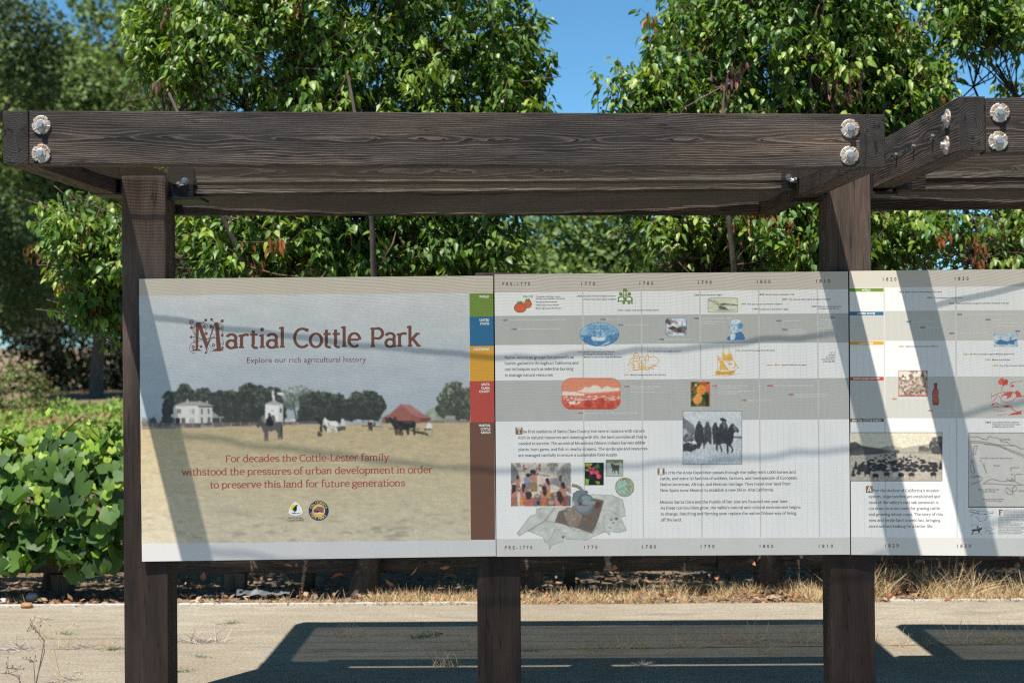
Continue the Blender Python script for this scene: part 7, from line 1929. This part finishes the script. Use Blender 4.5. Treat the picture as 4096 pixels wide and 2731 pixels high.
TM = {k: [tuft_mesh(k, s + 40) for s in range(3)] for k in ('straw', 'grey', 'green')}
LAB = {'straw': 'small tuft of dry straw growing from a crack in the concrete', 'grey': 'flat grey dead weed lying on the concrete', 'green': 'tiny green weed growing out of the concrete'}
for i, (px, py, k, s) in enumerate(((70, 2598, 'grey', 1.2), (190, 2553, 'straw', .7), (262, 2590, 'straw', .8), (318, 2591, 'grey', .9), (424, 2590, 'straw', .6), (450, 2598, 'green', 1.1), (270, 2537, 'green', .8), (810, 2568, 'grey', 1.5), (925, 2493, 'green', 1.0), (810, 2628, 'green', .7), (730, 2686, 'green', 1.0), (190, 2478, 'grey', .5), (260, 2722, 'grey', .9),
                                   (1371, 2545, 'straw', .9), (1432, 2551, 'straw', 1.1), (1703, 2546, 'green', 1.6), (1880, 2578, 'straw', .9), (1780, 2668, 'straw', 1.3), (1810, 2670, 'straw', .9), (2125, 2602, 'green', 1.1), (2330, 2603, 'straw', .6), (2395, 2601, 'straw', 1.0), (2470, 2598, 'straw', 1.0), (2530, 2595, 'straw', 1.1), (2572, 2593, 'straw', .9), (2700, 2592, 'straw', .7), (2755, 2591, 'straw', 1.3), (2840, 2586, 'straw', .9), (2905, 2574, 'straw', .7), (2945, 2573, 'straw', 1.1), (3018, 2571, 'straw', 1.5), (3063, 2612, 'straw', .9), (2570, 2660, 'grey', .7), (3170, 2571, 'straw', 1.0), (3235, 2571, 'straw', 1.2),
                                   (3530, 2582, 'straw', .9), (3610, 2584, 'straw', .9), (3720, 2583, 'straw', .8), (3870, 2572, 'straw', 1.4), (3920, 2572, 'straw', .7), (3985, 2572, 'straw', 1.2), (4030, 2571, 'straw', 1.0), (4080, 2570, 'straw', 1.2), (1160, 2548, 'straw', .5), (1630, 2549, 'straw', .6), (2240, 2606, 'straw', .5))):
    p = G(px, py)
    o = bpy.data.objects.new('weed_tuft', TM[k][i % 3]); COL.objects.link(o)
    o.matrix_basis = Matrix.Translation((p.x, p.y, .002)) @ Matrix.Rotation(rnd.uniform(-.6, .6), 4, 'Z') @ Matrix.Scale(s * 1.15, 4)
    tag(o, LAB[k], 'weed', {'straw': 'dry straw tufts in the concrete cracks', 'grey': 'grey dead weeds on the concrete', 'green': 'green weeds in the concrete'}[k])

# dead stalk by the edge, foreground stalks, stones, hose, roots
def seed_stalk(name, label, base, h, seed, dens, col, lean=(0, 0), r=.004, head=.010):
    g = np.random.default_rng(seed)
    b = MB(); base = Vector(base)
    top = base + Vector((lean[0], lean[1], h))
    mid = base.lerp(top, .5) + Vector((g.normal() * .015, 0, 0))
    b.tube([base - Vector((0, 0, .02)), mid, top], [r, r * .8, r * .4], 6)
    for i in range(dens):
        t = g.uniform(.12, 1); q = base.lerp(top, t)
        e = q + Vector((g.normal() * .6, g.normal() * .6, .5 + g.random())).normalized() * g.uniform(.4, 1.4) * head * 1.6
        b.tube([q, q.lerp(e, .4), e], [r * .5, head * g.uniform(.3, .6), head * .12], 5)
    o = link(name, b.mesh(name), simple(name + '_brown', col, .85, .1, 0, .35, 60)); tag(o, label, 'dry plant')
    return o


p = G(1202, 2396)
seed_stalk('dried_stalk', 'dead brown flower stalk standing at the edge of the concrete under the title panel', (p.x, p.y + .05, 0), .235, 4, 75, (.30, .19, .13), (.03, 0), .006, .012)


def branching(name, label, base, tips, seed, col, r=.0022):
    b = MB(); base = Vector(base); g = np.random.default_rng(seed)
    for path, w in tips:
        pts = [base] + [Vector(q) for q in path]
        b.tube(pts, [r * w * (1 - .6 * k / (len(pts) - 1)) for k in range(len(pts))], 5)
        for k in range(7 if w > .9 else 3):
            q = pts[-1] + Vector(g.normal(size=3)) * .018
            b.tube([pts[-1], q, q + Vector((0, 0, .006))], [r * .3, r * .4, r * 1.5], 5)
    o = link(name, b.mesh(name), simple(name + '_stem', col, .85, .1, 0, .3, 80)); tag(o, label, 'dry plant')


D_ = 5.9
branching('thin_weed', 'thin dark branching weed with tiny seed heads in the left foreground', W(80, 3080, D_), [([W(78, 2700, D_), W(70, 2700, D_), W(60, 2695, D_), W(0, 2690, D_ + .05)], .8), ([W(84, 2730, D_), W(70, 2706, D_), W(35, 2690, D_), W(32, 2670, D_)], 1), ([W(80, 2740, D_), W(70, 2680, D_)], .7), ([W(140, 2731, D_), W(137, 2680, D_), W(135, 2645, D_)], 1), ([W(150, 2700, D_), W(178, 2605, D_), W(175, 2562, D_), W(140, 2507, D_)], 1), ([W(178, 2560, D_), W(118, 2492, D_), W(122, 2494, D_)], .9)], 3, (.12, .08, .07))
branching('pale_grass_stem', 'tall pale grass stem leaning in the left foreground', W(260, 3060, D_), [([W(250, 2731, D_), W(190, 2610, D_), W(155, 2550, D_), W(160, 2500, D_), W(170, 2480, D_)], 1), ([W(244, 2720, D_), W(215, 2590, D_), W(230, 2530, D_), W(302, 2492, D_)], .8), ([W(322, 2731, D_), W(330, 2688, D_)], .7)], 5, (.52, .42, .26))


def stone(name, label, px, py, s, seed, col):
    g = np.random.default_rng(seed); p = G(px, py)
    bm = bmesh.new(); bmesh.ops.create_icosphere(bm, subdivisions=3, radius=1)
    for v in bm.verts:
        k = 1 + .22 * (fbm(np.array([v.co.x * 1.3 + seed]), np.array([v.co.y * 1.3 + v.co.z]), seed)[0] - .5) * 2
        v.co = Vector((v.co.x * s[0] * k, v.co.y * s[1] * k, v.co.z * s[2] * k))
    for f in bm.faces: f.smooth = True
    me = bpy.data.meshes.new(name); bm.to_mesh(me); bm.free()
    o = link(name, me, simple(name + '_' + str(seed), col, .8, .2, 0, .25, 25, .3), None, Matrix.Translation((p.x, p.y, s[2] * .7))); tag(o, label, 'stone')


stone('stone', 'rounded grey stone on the soil left of the left post', 127, 2400, (.040, .03, .028), 2, (.30, .31, .32))
stone('stone', 'orange-brown rock on the pale edging at the left', 108, 2430, (.036, .03, .020), 5, (.30, .17, .07))
stone('stone', 'pale pebble on the soil at the left edge', 12, 2412, (.03, .03, .018), 8, (.48, .44, .41))
b = MB(); g = np.random.default_rng(12)
pts = []
for i in range(30):
    q = G(560 + 30 * i, 2396 - .2 * i + 3 * math.sin(i * .9))
    pts.append((q.x, q.y + .08, .008 + .012 * max(0, math.sin(i * .7))))
b.tube(pts, .011, 8)
tag(link('drip_hose', b.mesh('drip_hose'), simple('dusty_black_hose', (.06, .062, .064), .6, .3, 0, .4, 30)), 'dusty black drip hose lying on the soil behind the title panel', 'hose')
M_SHEET = simple('weathered_plastic', (.10, .11, .115), .5, .3, 0, .5, 20)
b = MB()
p = G(1010, 2402)
vs, fs = [], []
for i in range(13):
    for j in range(4):
        vs.append((p.x - .12 + .028 * i, p.y + .10 + .035 * j, .012 + .02 * g.random() + (.02 if j in (1, 2) else 0)))
for i in range(12):
    for j in range(3): fs.append((i * 4 + j, i * 4 + 4 + j, i * 4 + 5 + j, i * 4 + 1 + j))
b.add(vs, fs)
tag(link('plastic_sheet', b.mesh('plastic_sheet'), M_SHEET), 'torn grey weed-mat scrap half buried in the soil under the title panel', 'plastic scrap')
# curled fallen leaves that catch the light
cl_m = []
for s in range(3):
    gg = np.random.default_rng(s)
    V, T, C = leaves(PEAR, PEAR_T, np.zeros((1, 3)), np.array([[1, .2, .35]]), np.array([[0, -.4, 1.0]]), np.array([.075]), np.array([1.2]), np.array([.5 - .6 * s]), np.array([[(.50, .24, .16), (.55, .34, .24), (.45, .17, .10)][s]]))
    me = tri_mesh('fallen_leaf', V, T, C, True); me.materials.append(M_DRY); cl_m.append(me)
for i, (px, py, z) in enumerate(((810, 2320, .03), (1170, 2265, .12), (1380, 2300, .04), (1640, 2300, .03), (1790, 2275, .10), (1780, 2300, .05), (2460, 2280, .06), (2620, 2320, .03), (2990, 2240, .18), (3870, 2290, .09), (3830, 2260, .14), (4010, 2345, .03), (4085, 2295, .08), (3660, 2250, .18), (2870, 2300, .06), (1575, 2345, .02), (2700, 2335, .03), (560, 2330, .04), (430, 2310, .05), (250, 2290, .06), (3420, 2330, .05))):
    q = W(px, py, 9.72)
    o = bpy.data.objects.new('fallen_leaf', cl_m[i % 3]); COL.objects.link(o)
    o.matrix_basis = Matrix.Translation((q.x, q.y, max(.004, q.z))) @ Matrix.Rotation(rnd.uniform(0, 6.3), 4, 'Z') @ Matrix.Scale(rnd.uniform(.7, 1.2), 4)
    tag(o, 'curled brown leaf in the shade under the panels', 'leaf', 'curled dead leaves below the panels')
